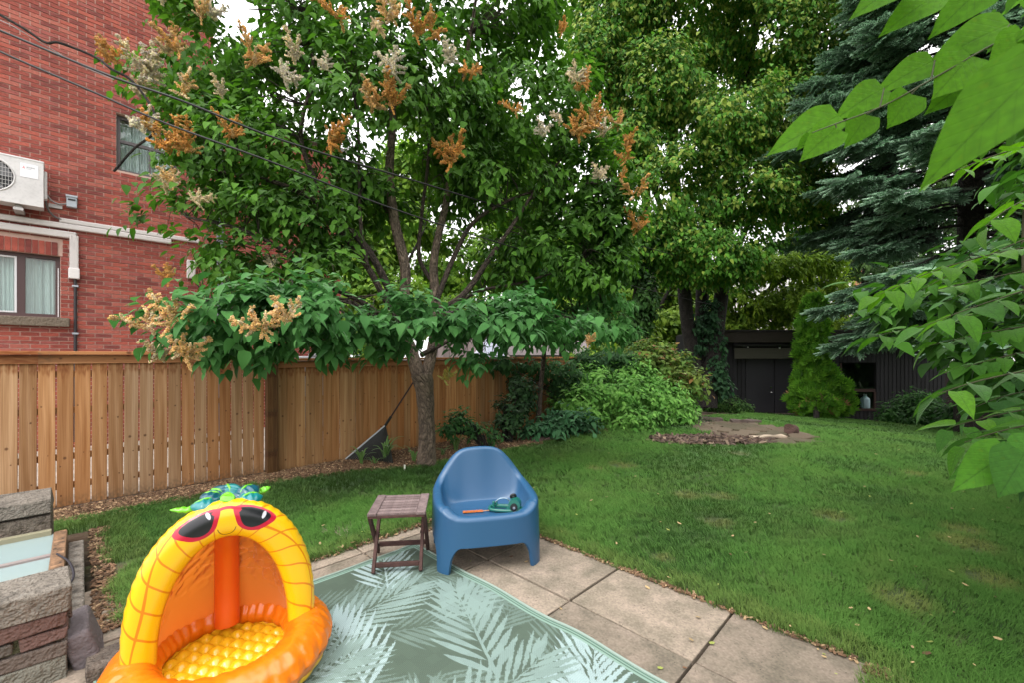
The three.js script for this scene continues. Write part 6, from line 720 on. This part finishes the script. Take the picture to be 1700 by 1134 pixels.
shrub('fence_vine', 'dark leafy vine covering the far part of the fence', 'vine', blobsAt([[930, 625, 8.9, 0.55, 0.3, 0.3], [1000, 600, 9.9, 0.8, 0.25, 0.4], [880, 608, 8.6, 0.45, 0.1, 0.22], [830, 604, 8.1, 0.3, 0.07, 0.15], [980, 650, 9.5, 0.5, 0.4, 0.3], [1090, 600, 11.5, 0.9, 0.3, 0.4], [858, 640, 8.35, 0.1, 0.25, 0.12]]), 700, bushLeaf(245, 0.105, [0.022, 0.075, 0.022], [0.06, 0.16, 0.04], { hang: 0.8 }));
shrub('dark_bush', 'dark green upright bush against fence beside the sapling', 'bush', blobsAt([[850, 685, 7.55, 0.3, 0.3, 0.3], [870, 655, 7.8, 0.25, 0.3, 0.25], [840, 710, 7.4, 0.25, 0.15, 0.25]]), 260, bushLeaf(247, 0.075, [0.018, 0.065, 0.018], [0.045, 0.12, 0.03]));
shrub('broadleaf_clump', 'broad-leaved low green clump in front of the sapling', 'plant', blobsAt([[935, 695, 7.9, 0.38, 0.13, 0.3], [900, 712, 7.6, 0.35, 0.1, 0.25], [960, 705, 8.1, 0.35, 0.13, 0.3]]), 150, bushLeaf(249, 0.14, [0.035, 0.13, 0.05], [0.07, 0.2, 0.075], { per: 7, hang: 0.1, face: 0.2, tilt: 0.3 }), leafGeo({ w: 0.55, fold: 0.18, droop: 0.35, seg: 5, heart: 0.7 }), leafMat(0.35, 0.3));
shrub('tomato_like_plant', 'lobed dark green plant against the fence right of trunk', 'plant', blobsAt([[762, 700, 6.75, 0.16, 0.14, 0.14], [745, 712, 6.65, 0.13, 0.09, 0.1], [790, 712, 6.8, 0.18, 0.1, 0.14], [812, 722, 6.85, 0.17, 0.09, 0.14]]), 120, bushLeaf(251, 0.085, [0.025, 0.1, 0.022], [0.055, 0.165, 0.035]), leafN).name = numbered('lobed_plant');
shrub('ground_cover', 'low pale green ground cover at the foot of large shrub', 'ground cover', blobsAt([[1130, 712, 9.3, 0.35, 0.14, 0.3], [1090, 720, 9.1, 0.4, 0.12, 0.3], [1165, 705, 9.7, 0.3, 0.13, 0.3]]), 220, bushLeaf(253, 0.06, [0.08, 0.17, 0.06], [0.15, 0.25, 0.1]), leafN);
shrub('shed_plants', 'light green low plants along the shed wall left of doors', 'plant', blobsAt([[1205, 672, 14.4, 0.7, 0.25, 0.3], [1180, 668, 14.2, 0.5, 0.3, 0.3], [1230, 678, 14.3, 0.35, 0.2, 0.25]]), 260, bushLeaf(255, 0.11, [0.05, 0.15, 0.03], [0.13, 0.26, 0.05]), leafN);
shrub('peony_bush', 'rounded green bush at the shed wall right of the window', 'bush', blobsAt([[1500, 690, 13.6, 0.75, 0.4, 0.5], [1545, 688, 13.4, 0.6, 0.38, 0.5], [1520, 672, 13.8, 0.6, 0.4, 0.4]]), 420, bushLeaf(257, 0.15, [0.03, 0.11, 0.02], [0.07, 0.2, 0.035]), leafN).name = numbered('rounded_bush');
shrub('evergreen_hedge', 'green clipped hedge top showing over fence left of trunk', 'hedge', blobsAt([[600, 585, 8.6, 0.65, 0.32, 0.4], [560, 590, 8.4, 0.2, 0.24, 0.25], [640, 580, 8.9, 0.4, 0.35, 0.3], [610, 640, 8.7, 0.7, 0.5, 0.35]]), 900, bushLeaf(259, 0.06, [0.02, 0.085, 0.012], [0.07, 0.2, 0.03]), leafN);
shrub('lime_plant', 'bright lime green low plant on the stone patch edge', 'plant', blobsAt([[1165, 716, 9.4, 0.2, 0.07, 0.2], [1178, 712, 9.8, 0.15, 0.06, 0.15]]), 50, bushLeaf(263, 0.06, [0.16, 0.3, 0.03], [0.25, 0.42, 0.05]), leafN);
{ // daylilies: arching strap leaves
  const r = rng(265), m = phys({ color: C(0.12, 0.26, 0.045), roughness: 0.9, transmission: 0.4, thickness: 0, side: THREE.DoubleSide, clearcoat: 0.2, clearcoatRoughness: 0.4 });
  const strap = (h, reach, yaw) => grid(2, 10, (u, v) => { const w = 0.013 * Math.pow(Math.sin(Math.PI * (0.12 + 0.86 * v)), 0.7), d = reach * v * v * 0.75 + reach * 0.25 * v, y = h * Math.sin(v * (1.35 + 0.5 * (reach / h))), s = (u - 0.5) * 2 * w; return [Math.cos(yaw) * d - Math.sin(yaw) * s, y + Math.abs(u - 0.5) * 0.008, Math.sin(yaw) * d + Math.cos(yaw) * s]; });
  for (const [px, py, h, n, label] of [[600, 772, 0.24, 9, 'small daylily clump in front of the rake head, leftmost'], [641, 768, 0.34, 20, 'largest daylily clump between the rake and trunk'], [622, 772, 0.14, 8, 'short daylily clump between two taller daylily clumps'], [757, 750, 0.3, 14, 'daylily clump right of trunk below the lobed plant'], [735, 757, 0.15, 9, 'low strappy clump close to trunk base on its right'], [545, 765, 0.13, 6, 'tiny grass clump at fence foot left of the rake'], [688, 768, 0.26, 7, 'dark thin stems in bed just left of trunk']]) { const g = base('daylily_clump', G(px, py)); tag(g, label, 'daylily'); for (let i = 0; i < n; i++) put('strap_leaf', strap(h * (0.55 + 0.5 * r()), h * (0.3 + 0.65 * r()), r() * 6.283), m, g, V((r() - 0.5) * 0.05, -0.01, (r() - 0.5) * 0.05)); }
}
{ // arborvitae in front of the shed: flat upright sprays
  const t = base('arborvitae', V(0, 0, 0)); tag(t, 'bright green arborvitae with narrow top before the shed doors', 'evergreen'); const spray = merge([0, 1, 2, 3, 4].map((i) => { const a = (i - 2) * 0.42; return leafGeo({ w: 0.26, fold: 0.1, droop: -0.1, seg: 3, heart: 0.9 }).rotateY(a).translate(0, 0, 0).scale(1, 1, 1 - 0.08 * Math.abs(i - 2)); }));
  const f = foliage(blobsAt([[1352, 640, 14.0, 0.55, 0.75, 0.5], [1347, 590, 14.0, 0.4, 0.7, 0.4], [1380, 655, 13.9, 0.45, 0.5, 0.45], [1342, 665, 13.8, 0.5, 0.5, 0.45], [1347, 545, 14.1, 0.34, 0.6, 0.35], [1352, 515, 14.2, 0.26, 0.4, 0.28], [1390, 672, 13.8, 0.34, 0.35, 0.36], [1355, 675, 13.7, 0.6, 0.4, 0.5]]), 1700, { seed: 271, shell: 0.28, freq: 3.2, gap: -0.1, per: 7, spread: 0.1, scatter: 0.5, size: 0.21, hang: -0.9, face: 1.2, tilt: 0.6, lift: 0.5, color: (r, tone, c) => (r() < 0.05 && c.y < 0.2 ? mixC([0.3, 0.16, 0.08], [0.22, 0.14, 0.06], r()) : mixC([0.05, 0.18, 0.01], [0.17, 0.39, 0.028], tone, 0.7 + 0.5 * r())) }); inst('foliage', spray, leafMat(0.25, 0.15), f.mats, f.cols, t); put('trunk', tube([G(1355, 697), P(1350, 600, 14), P(1350, 520, 14.1)], [0.08, 0.05, 0.02], 8), darkBark, t);
}
// ---------------------------------------------------------------- blue spruce
{
  const t = base('blue_spruce', V(0, 0, 0)); tag(t, 'tall blue-green spruce with layered drooping boughs at right', 'tree'); const r = rng(281), TX = 10.85, TZ = 10.2, g0 = drop(TX, TZ), tb = bark([0.045, 0.034, 0.028], 9);
  put('trunk', tube([V(TX, g0 - 0.1, -TZ), V(TX, 4, -TZ), V(TX, 9, -TZ), V(TX, 14, -TZ)], [0.3, 0.24, 0.17, 0.05], 14, 24), tb, t);
  const shoot = (o, d, l, up) => { const gs = [], side = V(0, 0, 0).crossVectors(d, up).normalize(), u2 = V(0, 0, 0).crossVectors(side, d), n = 46; const pos = [], nor = []; for (let i = 0; i < n; i++) { const k = (i + 0.5) / n, a = i * 2.399, rad = side.clone().multiplyScalar(Math.cos(a)).addScaledVector(u2, Math.sin(a)), b = o.clone().addScaledVector(d, l * k), L = 0.034 * (1 - 0.35 * k), nd = rad.clone().multiplyScalar(0.75).addScaledVector(d, 0.75 + 0.5 * k).normalize(), w = V(0, 0, 0).crossVectors(nd, rad).cross(nd).cross(nd).normalize().multiplyScalar(0.006), e = b.clone().addScaledVector(nd, L); for (const p of [b.clone().add(w), b.clone().sub(w), e]) pos.push(p.x, p.y, p.z); for (let q = 0; q < 3; q++) nor.push(rad.x, rad.y, rad.z); } const g = new THREE.BufferGeometry(); g.setAttribute('position', new THREE.Float32BufferAttribute(pos, 3)); g.setAttribute('normal', new THREE.Float32BufferAttribute(nor, 3)); return g; };
  const sprayGeo = (seed) => { const q = rng(seed), gs = [], st = [], Y = V(0, 1, 0); const ax = (p, d, l) => { gs.push(shoot(p, d, l, Y)); }; for (let i = 0; i < 7; i++) { const z = i * 0.062; ax(V((q() - 0.5) * 0.01, -0.03 * i * i * 0.02, z), V((q() - 0.5) * 0.25, 0.05, 1).normalize(), 0.075); for (const s of [-1, 1]) { const l = (0.16 - 0.014 * i) * (0.8 + 0.4 * q()), d = V(s * 0.85, 0.08 - 0.25 * q(), 0.65).normalize(); ax(V(0, 0, z), d, l * 0.55); ax(V(0, 0, z).addScaledVector(d, l * 0.5), V(s * 0.55, 0.05, 0.85).normalize(), l * 0.55); if (q() < 0.6) ax(V(0, 0, z).addScaledVector(d, l * 0.45), V(s * 1.0, -0.25, 0.15).normalize(), 0.055); } } const g = mergeGeometries(gs); return g; };
  const sg = [sprayGeo(1), sprayGeo(2)], lists = [[], []], cols = [[], []], boughs = [], dead = [];
  const needle = (k) => mixC([0.24, 0.4, 0.255], [0.38, 0.58, 0.4], k, 0.8 + 0.35 * r());
  for (let y = 2.6; y < 13; y += 0.25) {
    const n = 6; for (let i = 0; i < n; i++) {
      const az = y * 7.3 + i * 6.283 / n + (r() - 0.5) * 0.7, dx = Math.cos(az), dz = Math.sin(az), fwd = dz > -0.35 ? 1 : 0; if (!fwd && r() < 0.6) continue;
      const L = (y < 3.6 ? 0.8 : y < 5.2 ? 0.9 : 1) * (3.95 - 0.16 * Math.max(0, y - 6) ** 1.2) * (0.72 + 0.36 * r()); if (L < 0.6) continue; const rise = 0.1 - 0.2 * smooth(7, 3, y), p0 = V(TX, g0 + y + 0.4, -TZ), tip = (k) => V(TX + dx * L * k, g0 + y + 0.4 + L * k * rise - 0.42 * L * k * k * (1 - 0.35 * k) + 0.10 * L * Math.pow(k, 4), -TZ + dz * L * k);
      const pts = [0, 0.25, 0.5, 0.75, 1].map(tip); boughs.push(tube(pts, [0.045, 0.034, 0.024, 0.014, 0.006], 5, 10, false));
      const m = Math.round(L * 15); for (let j = 0; j < m; j++) {
        const k = 0.36 + 0.64 * Math.pow((j + 0.7 * r()) / m, 0.8), s = j % 2 ? 1 : -1, b = tip(k), a2 = az + s * (0.55 + 0.5 * r()) * (k > 0.95 ? 0.2 : 1), d = V(Math.cos(a2), -0.18 - 0.22 * r() + 0.2 * (k - 0.5), Math.sin(a2)), off = (0.06 + 0.5 * (1 - k) * r()), q = b.clone().addScaledVector(d, off * 0.8); q.y -= 0.04 + 0.1 * r(); if (off > 0.12) boughs.push(tube([b, q], [0.008, 0.004], 3, 1, false));
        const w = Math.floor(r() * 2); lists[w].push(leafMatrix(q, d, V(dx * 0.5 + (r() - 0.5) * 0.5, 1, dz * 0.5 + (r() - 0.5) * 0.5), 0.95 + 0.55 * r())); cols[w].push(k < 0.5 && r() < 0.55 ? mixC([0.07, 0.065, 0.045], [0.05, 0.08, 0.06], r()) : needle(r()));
        if (r() < 0.8) { const d2 = V(Math.cos(a2 + s * 0.3), -0.5 - 0.5 * r(), Math.sin(a2 + s * 0.3)); lists[w].push(leafMatrix(q.clone().add(V(0, -0.02, 0)), d2, V(dx, 0.6, dz), 0.7 + 0.4 * r())); cols[w].push(needle(r() * 0.5)); }
      }
      for (let j = 0; j < 5; j++) { const k = 0.1 + 0.35 * r(), b = tip(k), a2 = az + (r() - 0.5) * 2; dead.push(tube([b, b.clone().add(V(Math.cos(a2) * 0.35, -0.15 - 0.2 * r(), Math.sin(a2) * 0.35))], [0.006, 0.003], 3, 1, false)); }
    }
  }
  put('boughs', merge(boughs), tb, t).userData.kind = 'stuff'; put('dead_twigs', merge(dead), std({ color: C(0.1, 0.07, 0.055), roughness: 1 }), t).userData.kind = 'stuff';
  for (const k of [0, 1]) inst('needle_sprays', sg[k], std({ color: C(1, 1, 1), roughness: 0.8, side: THREE.DoubleSide }), lists[k], cols[k], t); console.log('spruce sprays', lists.map((l) => l.length).join());
}
// ---------------------------------------------------------------- the leafy shrub close by on the right
{
  const t = base('foreground_shrub', V(0, 0, 0)); tag(t, 'leafy branches with large heart-shaped leaves at the near right edge', 'shrub'); const r = rng(291);
  const vein = texture(256, 256, (u, v) => { const x = Math.abs(u - 0.5), mid = smooth(0.012, 0, x), q = (v - x * 1.1) * 8, f = Math.abs(q - Math.round(q)), side = smooth(0.06, 0, f) * smooth(0.42, 0.1, x), n = tile(u, v, 18, 3); const bl = Math.max(0, tile(u, v, 30, 17) - 0.32) * 1.5, k = 0.86 + 0.26 * n - 0.11 * side - 0.24 * mid; return [k + bl * 0.5, k, k * (1 - bl)]; }), rel = texture(256, 256, (u, v) => { const x = Math.abs(u - 0.5), q = (v - x * 1.1) * 8, f = Math.abs(q - Math.round(q)); return 0.7 - 0.35 * smooth(0.1, 0, f) - 0.4 * smooth(0.02, 0, x) + 0.2 * tile(u, v, 14, 8); });
  const mk = (c, tr = 0.55) => phys({ color: C(...c), map: vein, bumpMap: rel, bumpScale: 0.0011, roughness: 1, specularIntensity: 0.3, transmission: tr, thickness: 0, clearcoat: 0.06, clearcoatRoughness: 0.4, side: THREE.DoubleSide });
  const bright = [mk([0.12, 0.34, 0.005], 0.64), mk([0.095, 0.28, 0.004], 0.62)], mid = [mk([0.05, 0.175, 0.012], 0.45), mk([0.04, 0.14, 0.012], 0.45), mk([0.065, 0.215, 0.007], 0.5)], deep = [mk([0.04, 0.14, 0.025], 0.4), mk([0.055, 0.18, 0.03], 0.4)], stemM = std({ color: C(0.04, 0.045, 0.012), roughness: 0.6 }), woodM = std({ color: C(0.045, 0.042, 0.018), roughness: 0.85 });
  const geo = [0.55, 0.75, 0.95].map((w) => leafGeo({ w, fold: 0.2, droop: 0.22, seg: 14, heart: 0.55, wave: 0.006 }));
  const leaf = (a, b, up, gi, m, wk = 1) => { const d = b.clone().sub(a), s = d.length(), o = part('leaf', geo[gi], m, t), M = leafMatrix(a, d, up, s, wk); M.decompose(o.position, o.quaternion, o.scale); return o; };
  const petiole = (a, b) => put('leaf_stalk', tube([a, b], [0.0016, 0.0012], 5, 1), stemM, t);
  // upper branch, near the lens: [base px, tip px, Z, widths, up tilt]
  const Z = 0.86; put('stem', tube([P(1348, 220, Z), P(1385, 206, Z), P(1460, 178, Z), P(1545, 132, Z), P(1655, 70, Z), P(1760, 20, Z), P(1960, -70, 0.95)], [0.0009, 0.0012, 0.0014, 0.0016, 0.002, 0.003, 0.004], 7, 30), stemM, t);
  const UL = [[1392, 192, 1278, 241, 0.88, 0, 0, 1.1], [1388, 212, 1334, 259, 0.84, 1, 0, 1.05], [1467, 146, 1392, 186, 0.88, 0, 0, 1.2], [1438, 190, 1408, 241, 0.84, 2, 1, 1.05], [1551, 100, 1458, 142, 0.88, 0, 0, 1.1], [1512, 156, 1480, 208, 0.83, 2, 1, 1.15], [1610, 92, 1562, 150, 0.83, 2, 0, 1.1], [1626, 118, 1552, 172, 0.88, 0, 1, 1.2], [1676, 40, 1550, 88, 0.84, 0, 0, 1.25], [1552, -6, 1470, 42, 0.8, 1, 0, 0.85], [1640, -30, 1555, 47, 0.8, 1, 1, 0.9], [1705, 60, 1648, 118, 0.8, 2, 0, 1.1], [1655, 110, 1640, 160, 0.86, 1, 1, 1.1], [1520, -40, 1425, 6, 0.78, 1, 1, 0.8], [1720, 130, 1672, 165, 0.9, 1, 0, 1], [1760, 20, 1690, 60, 0.78, 1, 0, 0.9], [1345, 222, 1322, 250, 0.87, 0, 1, 1.1]];
  for (const [ax, ay, bx, by, z, gi, m, wk] of UL) leaf(P(ax, ay, z + 0.03), P(bx, by, (z + 0.03) * (0.98 + 0.05 * r())), V(0.15, 0.45, 0.9), gi, bright[m], wk);
  for (const [ax, ay, bx, by] of [[1386, 206, 1388, 212], [1460, 178, 1467, 146], [1450, 182, 1438, 190], [1545, 132, 1551, 100], [1525, 143, 1512, 156], [1650, 72, 1676, 40]]) petiole(P(ax, ay, Z), P(bx, by, Z));
  leaf(P(1745, 95, 0.46), P(1532, 292, 0.5), V(-0.1, 0.6, 0.8), 1, bright[1], 0.78);
  // the mass below: long stems in from the right with leaf pairs
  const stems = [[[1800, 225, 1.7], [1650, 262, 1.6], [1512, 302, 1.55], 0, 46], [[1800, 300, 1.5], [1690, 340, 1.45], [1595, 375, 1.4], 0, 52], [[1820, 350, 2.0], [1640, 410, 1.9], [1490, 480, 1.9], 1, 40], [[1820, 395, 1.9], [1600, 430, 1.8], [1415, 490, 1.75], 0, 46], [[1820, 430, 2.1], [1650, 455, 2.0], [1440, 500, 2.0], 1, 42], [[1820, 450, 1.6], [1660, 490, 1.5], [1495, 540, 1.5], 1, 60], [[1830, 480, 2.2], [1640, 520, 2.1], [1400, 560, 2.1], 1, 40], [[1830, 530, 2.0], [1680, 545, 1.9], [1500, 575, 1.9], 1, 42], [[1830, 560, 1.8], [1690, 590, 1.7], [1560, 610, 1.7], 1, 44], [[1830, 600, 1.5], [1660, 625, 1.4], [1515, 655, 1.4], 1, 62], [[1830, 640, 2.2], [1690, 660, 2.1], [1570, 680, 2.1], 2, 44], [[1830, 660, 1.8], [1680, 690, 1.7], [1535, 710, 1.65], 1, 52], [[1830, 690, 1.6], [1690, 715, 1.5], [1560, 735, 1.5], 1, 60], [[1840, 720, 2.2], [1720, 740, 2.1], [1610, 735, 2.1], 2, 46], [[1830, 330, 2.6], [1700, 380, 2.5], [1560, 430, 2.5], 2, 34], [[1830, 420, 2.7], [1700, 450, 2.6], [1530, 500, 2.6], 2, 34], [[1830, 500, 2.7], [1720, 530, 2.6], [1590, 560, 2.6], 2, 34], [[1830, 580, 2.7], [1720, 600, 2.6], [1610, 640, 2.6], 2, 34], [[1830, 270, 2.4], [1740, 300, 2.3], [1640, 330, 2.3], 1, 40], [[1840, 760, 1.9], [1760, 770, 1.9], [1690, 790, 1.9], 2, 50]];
  const sets = [bright, mid, deep];
  for (const [a, b, c, k, sz] of stems) {
    const cvv = new THREE.QuadraticBezierCurve3(P(...a), P(b[0], b[1] - 24 + 30 * r(), b[2] + 0.15 * (r() - 0.5)), P(c[0] + 40, c[1], c[2])), L = Math.hypot(a[0] - c[0], a[1] - c[1]), n = Math.round(L / sz * 1.35); put('stem', tube([0, 0.25, 0.5, 0.75, 1].map((q) => cvv.getPoint(q)), [0.0045, 0.0035, 0.0028, 0.002, 0.001], 6, 16), woodM, t);
    for (let i = 0; i <= n; i++) { const q = 0.12 + 0.88 * i / n, p = cvv.getPoint(Math.min(1, q)), dir = cvv.getTangent(Math.min(1, q)); if (CX + F * p.x / -p.z > 1765) continue; const z = -p.z, s = sz / F * z * (0.62 + 0.5 * r());
      for (const sd of i === n ? [0] : [-1, 1]) { if (i < n && r() < 0.08) continue; const across = V(-dir.z, 0, dir.x).normalize(), d = dir.clone().multiplyScalar(0.6).addScaledVector(across, sd * 0.85).addScaledVector(rdir(r), 0.25); d.y -= 0.06 + 0.4 * r(); d.normalize(); const b0 = p.clone().addScaledVector(d, s * 0.18), set = sets[r() < 0.12 ? Math.max(0, k - 1) : k]; leaf(b0, b0.clone().addScaledVector(d, s), V(0, 1, 0).addScaledVector(rdir(r), 0.35), r() < 0.5 ? 0 : 1, set[Math.floor(r() * set.length)], 0.75 + 0.2 * r()); } }
  }
  for (const [ax, ay, bx, by, z, gi, m, wk] of [[1678, 750, 1590, 804, 0.95, 1, 2, 0.8], [1680, 758, 1588, 782, 1.0, 0, 0, 0.9], [1700, 752, 1665, 822, 0.9, 2, 1, 0.95], [1720, 735, 1676, 770, 0.95, 1, 0, 1]]) leaf(P(ax, ay, z), P(bx, by, z * 0.97), V(-0.1, 0.7, 0.6), gi, mid[m], wk);
  put('stem', tube([P(1676, 755, 0.97), P(1720, 740, 1.0), P(1850, 700, 1.2), P(2000, 640, 1.5)], [0.002, 0.003, 0.005, 0.008], 6, 12), woodM, t);
  // deeper in the shrub the leaves run together
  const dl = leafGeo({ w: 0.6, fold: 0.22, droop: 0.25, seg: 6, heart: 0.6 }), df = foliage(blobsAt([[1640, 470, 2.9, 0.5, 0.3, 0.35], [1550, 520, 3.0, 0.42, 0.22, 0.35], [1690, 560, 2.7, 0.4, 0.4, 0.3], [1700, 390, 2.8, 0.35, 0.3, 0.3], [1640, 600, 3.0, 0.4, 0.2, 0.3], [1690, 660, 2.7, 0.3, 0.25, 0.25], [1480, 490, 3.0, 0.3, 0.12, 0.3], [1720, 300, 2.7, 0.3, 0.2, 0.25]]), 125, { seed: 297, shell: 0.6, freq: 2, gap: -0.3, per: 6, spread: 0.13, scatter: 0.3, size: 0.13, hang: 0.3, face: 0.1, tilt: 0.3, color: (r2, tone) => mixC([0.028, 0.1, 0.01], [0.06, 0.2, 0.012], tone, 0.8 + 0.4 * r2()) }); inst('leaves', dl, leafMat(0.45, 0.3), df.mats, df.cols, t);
  const bx = 2.95; for (const [x, z, a] of [[2.9, 2.0, 0.2], [3.0, 2.2, -0.1], [2.8, 1.7, 0.1], [3.1, 2.5, 0.15]]) put('stem', tube([V(x, -0.05, -z), V(x - 0.1, 0.9, -z + a * 0.4), V(x - 0.25, 1.8, -z + a), V(x - 0.2, 2.7, -z + a * 1.4)], [0.025, 0.02, 0.015, 0.008], 8, 14), woodM, t);
}
// the crown that shrub belongs to, above and right of the camera, and the trees along the right boundary: out of the frame, they shade the lawn and stand in the shed's window
makeTree('shade_tree', 'broad leafy tree above and right of the patio, outside the frame', { bark: darkBark, geo: leafS, mat: leafFar, n: 2100, limbs: [{ n: 'trunk', p: [V(4.6, -0.1, 0.6), V(4.5, 1.5, 0.5), V(4.3, 3.4, 0.3), V(4, 5.5, 0)], r: [0.22, 0.18, 0.14, 0.06] }, { p: [V(4.4, 2.6, 0.4), V(4.6, 3.6, -1.6), V(5.2, 4.2, -3)], r: [0.1, 0.07, 0.03] }], blobs: [[4.3, 4.7, 0.2, 1.9, 1.2, 1.9], [4.6, 4.2, -1.8, 1.5, 1.1, 1.4], [6.6, 4.3, -4.0, 1.6, 1.4, 1.5], [2.3, 5.0, 0.9, 1.4, 0.8, 1.2], [7.4, 3.2, -3.4, 1.2, 1.2, 1.5], [4.15, 2.1, -2.2, 0.85, 1.6, 0.8], [3.2, 2.3, -0.9, 0.9, 1.6, 0.8], [5.6, 1.8, -3.5, 0.9, 1.5, 0.9], [2.6, 2.4, 0.3, 0.9, 1.5, 0.8]].map(([x, y, z, a, b, c]) => ({ c: V(x, y, z), r: V(a, b, c) })), leaf: { seed: 301, shell: 0.5, freq: 0.6, gap: -0.15, per: 9, spread: 0.3, scatter: 0.4, size: 0.17, hang: 0.5, color: (r, tone) => mixC([0.04, 0.13, 0.015], [0.09, 0.24, 0.02], tone) } });
for (const [x, z, k] of [[15.5, -5.5, 0], [18.5, -9.5, 1], [19.5, -3.5, 2]]) makeTree('boundary_tree', ['boundary tree nearest the lawn outside the frame on the right', 'boundary tree farthest from camera outside the frame on the right', 'boundary tree farthest right outside the frame'][k], { group: 'trees along the right boundary', bark: darkBark, geo: leafS, mat: leafFar, n: 700, limbs: [{ n: 'trunk', p: [V(x, -0.6, z), V(x + 0.1, 1.5, z), V(x - 0.1, 3.5, z), V(x, 6, z)], r: [0.24, 0.2, 0.15, 0.05] }], blobs: [[x, 4.2, z, 2.2, 2.4, 2.2], [x + 1.2, 2.2, z - 1, 1.7, 1.8, 1.7], [x - 0.6, 1.6, z + 1, 1.5, 1.7, 1.5], [x + 0.5, 6, z, 1.6, 1.5, 1.6]].map(([a, b, c, d, e, f]) => ({ c: V(a, b, c), r: V(d, e, f) })), leaf: { seed: 305 + k, shell: 0.5, freq: 0.5, gap: -0.2, per: 9, spread: 0.5, scatter: 0.4, size: 0.36, hang: 0.5, color: (r, tone) => mixC([0.03, 0.1, 0.012], [0.08, 0.2, 0.02], tone) } });
{ // thin pale stem in the far right corner
  const t = base('birch_stem', V(0, 0, 0)); tag(t, 'thin pale birch-like stem before the dark fence at right', 'sapling'); put('stem', tube([P(1630, 705, 11.5).setY(-0.75), P(1629, 660, 11.5), P(1627, 610, 11.5), P(1620, 560, 11.5)], [0.06, 0.05, 0.045, 0.03], 10, 16), bark([0.45, 0.42, 0.38], 12), t); const f = foliage(blobsAt([[1630, 560, 11.4, 0.6, 0.4, 0.5], [1660, 590, 11.3, 0.5, 0.4, 0.5]]), 120, bushLeaf(293, 0.12, [0.03, 0.1, 0.02], [0.07, 0.18, 0.03])); inst('crown', leafS, leafFar, f.mats, f.cols, t);
}
shrub('shade_shrub', 'dark green shrub in shade at the far right lawn edge', 'shrub', blobsAt([[1640, 690, 11.2, 1.0, 0.45, 0.6], [1690, 650, 11, 0.8, 0.8, 0.6], [1600, 705, 11.4, 0.6, 0.3, 0.5]]), 420, bushLeaf(295, 0.16, [0.022, 0.08, 0.018], [0.05, 0.14, 0.03]));
// ---------------------------------------------------------------- overhead cables
{
  const black = std({ color: C(0.012, 0.011, 0.012), roughness: 0.6 }), grey = std({ color: C(0.22, 0.21, 0.21), roughness: 0.6 });
  const cable = (pts, rad, m, label) => { const g = base('overhead_cable', V(0, 0, 0)); tag(g, label, 'cable'); put('line', tube(pts.map((p) => P(...p)), rad, 6, 60), m, g); return g; };
  cable([[-120, 28, 3.3], [0, 85, 3.4], [150, 150, 3.5], [270, 202, 3.6], [450, 268, 3.85], [650, 345, 4.6], [900, 425, 6.6], [1050, 474, 10], [1190, 507, 13]], 0.008, black, 'lowest thin black cable running from top left into linden trunks');
  cable([[-120, 0, 3.3], [0, 50, 3.4], [100, 92, 3.45], [200, 132, 3.5], [300, 166, 3.6], [450, 226, 3.9], [690, 300, 4.9], [900, 364, 6.8], [1050, 404, 10], [1190, 442, 13]], 0.009, black, 'middle black cable passing through the lilac crown');
  cable([[-120, -40, 4.0], [0, 24, 4.1], [45, 50, 4.15], [78, 71, 4.2], [95, 70, 4.2], [120, 78, 4.25], [165, 98, 4.3], [185, 114, 4.3], [215, 130, 4.35], [240, 158, 4.4], [258, 190, 4.4], [261, 205, 4.42], [255, 222, 4.45], [225, 245, 4.5], [190, 284, 4.55]], 0.012, bark([0.05, 0.04, 0.035], 14), 'thick uppermost twisted cable with dead vine curling down by upper window');
  cable([[0, 33, 4.1], [25, 45, 4.1], [70, 72, 4.2], [130, 106, 4.3], [190, 132, 4.35]], 0.004, grey, 'short pale wire beside the twisted cable at top left');
}
renderer.render(scene, camera);
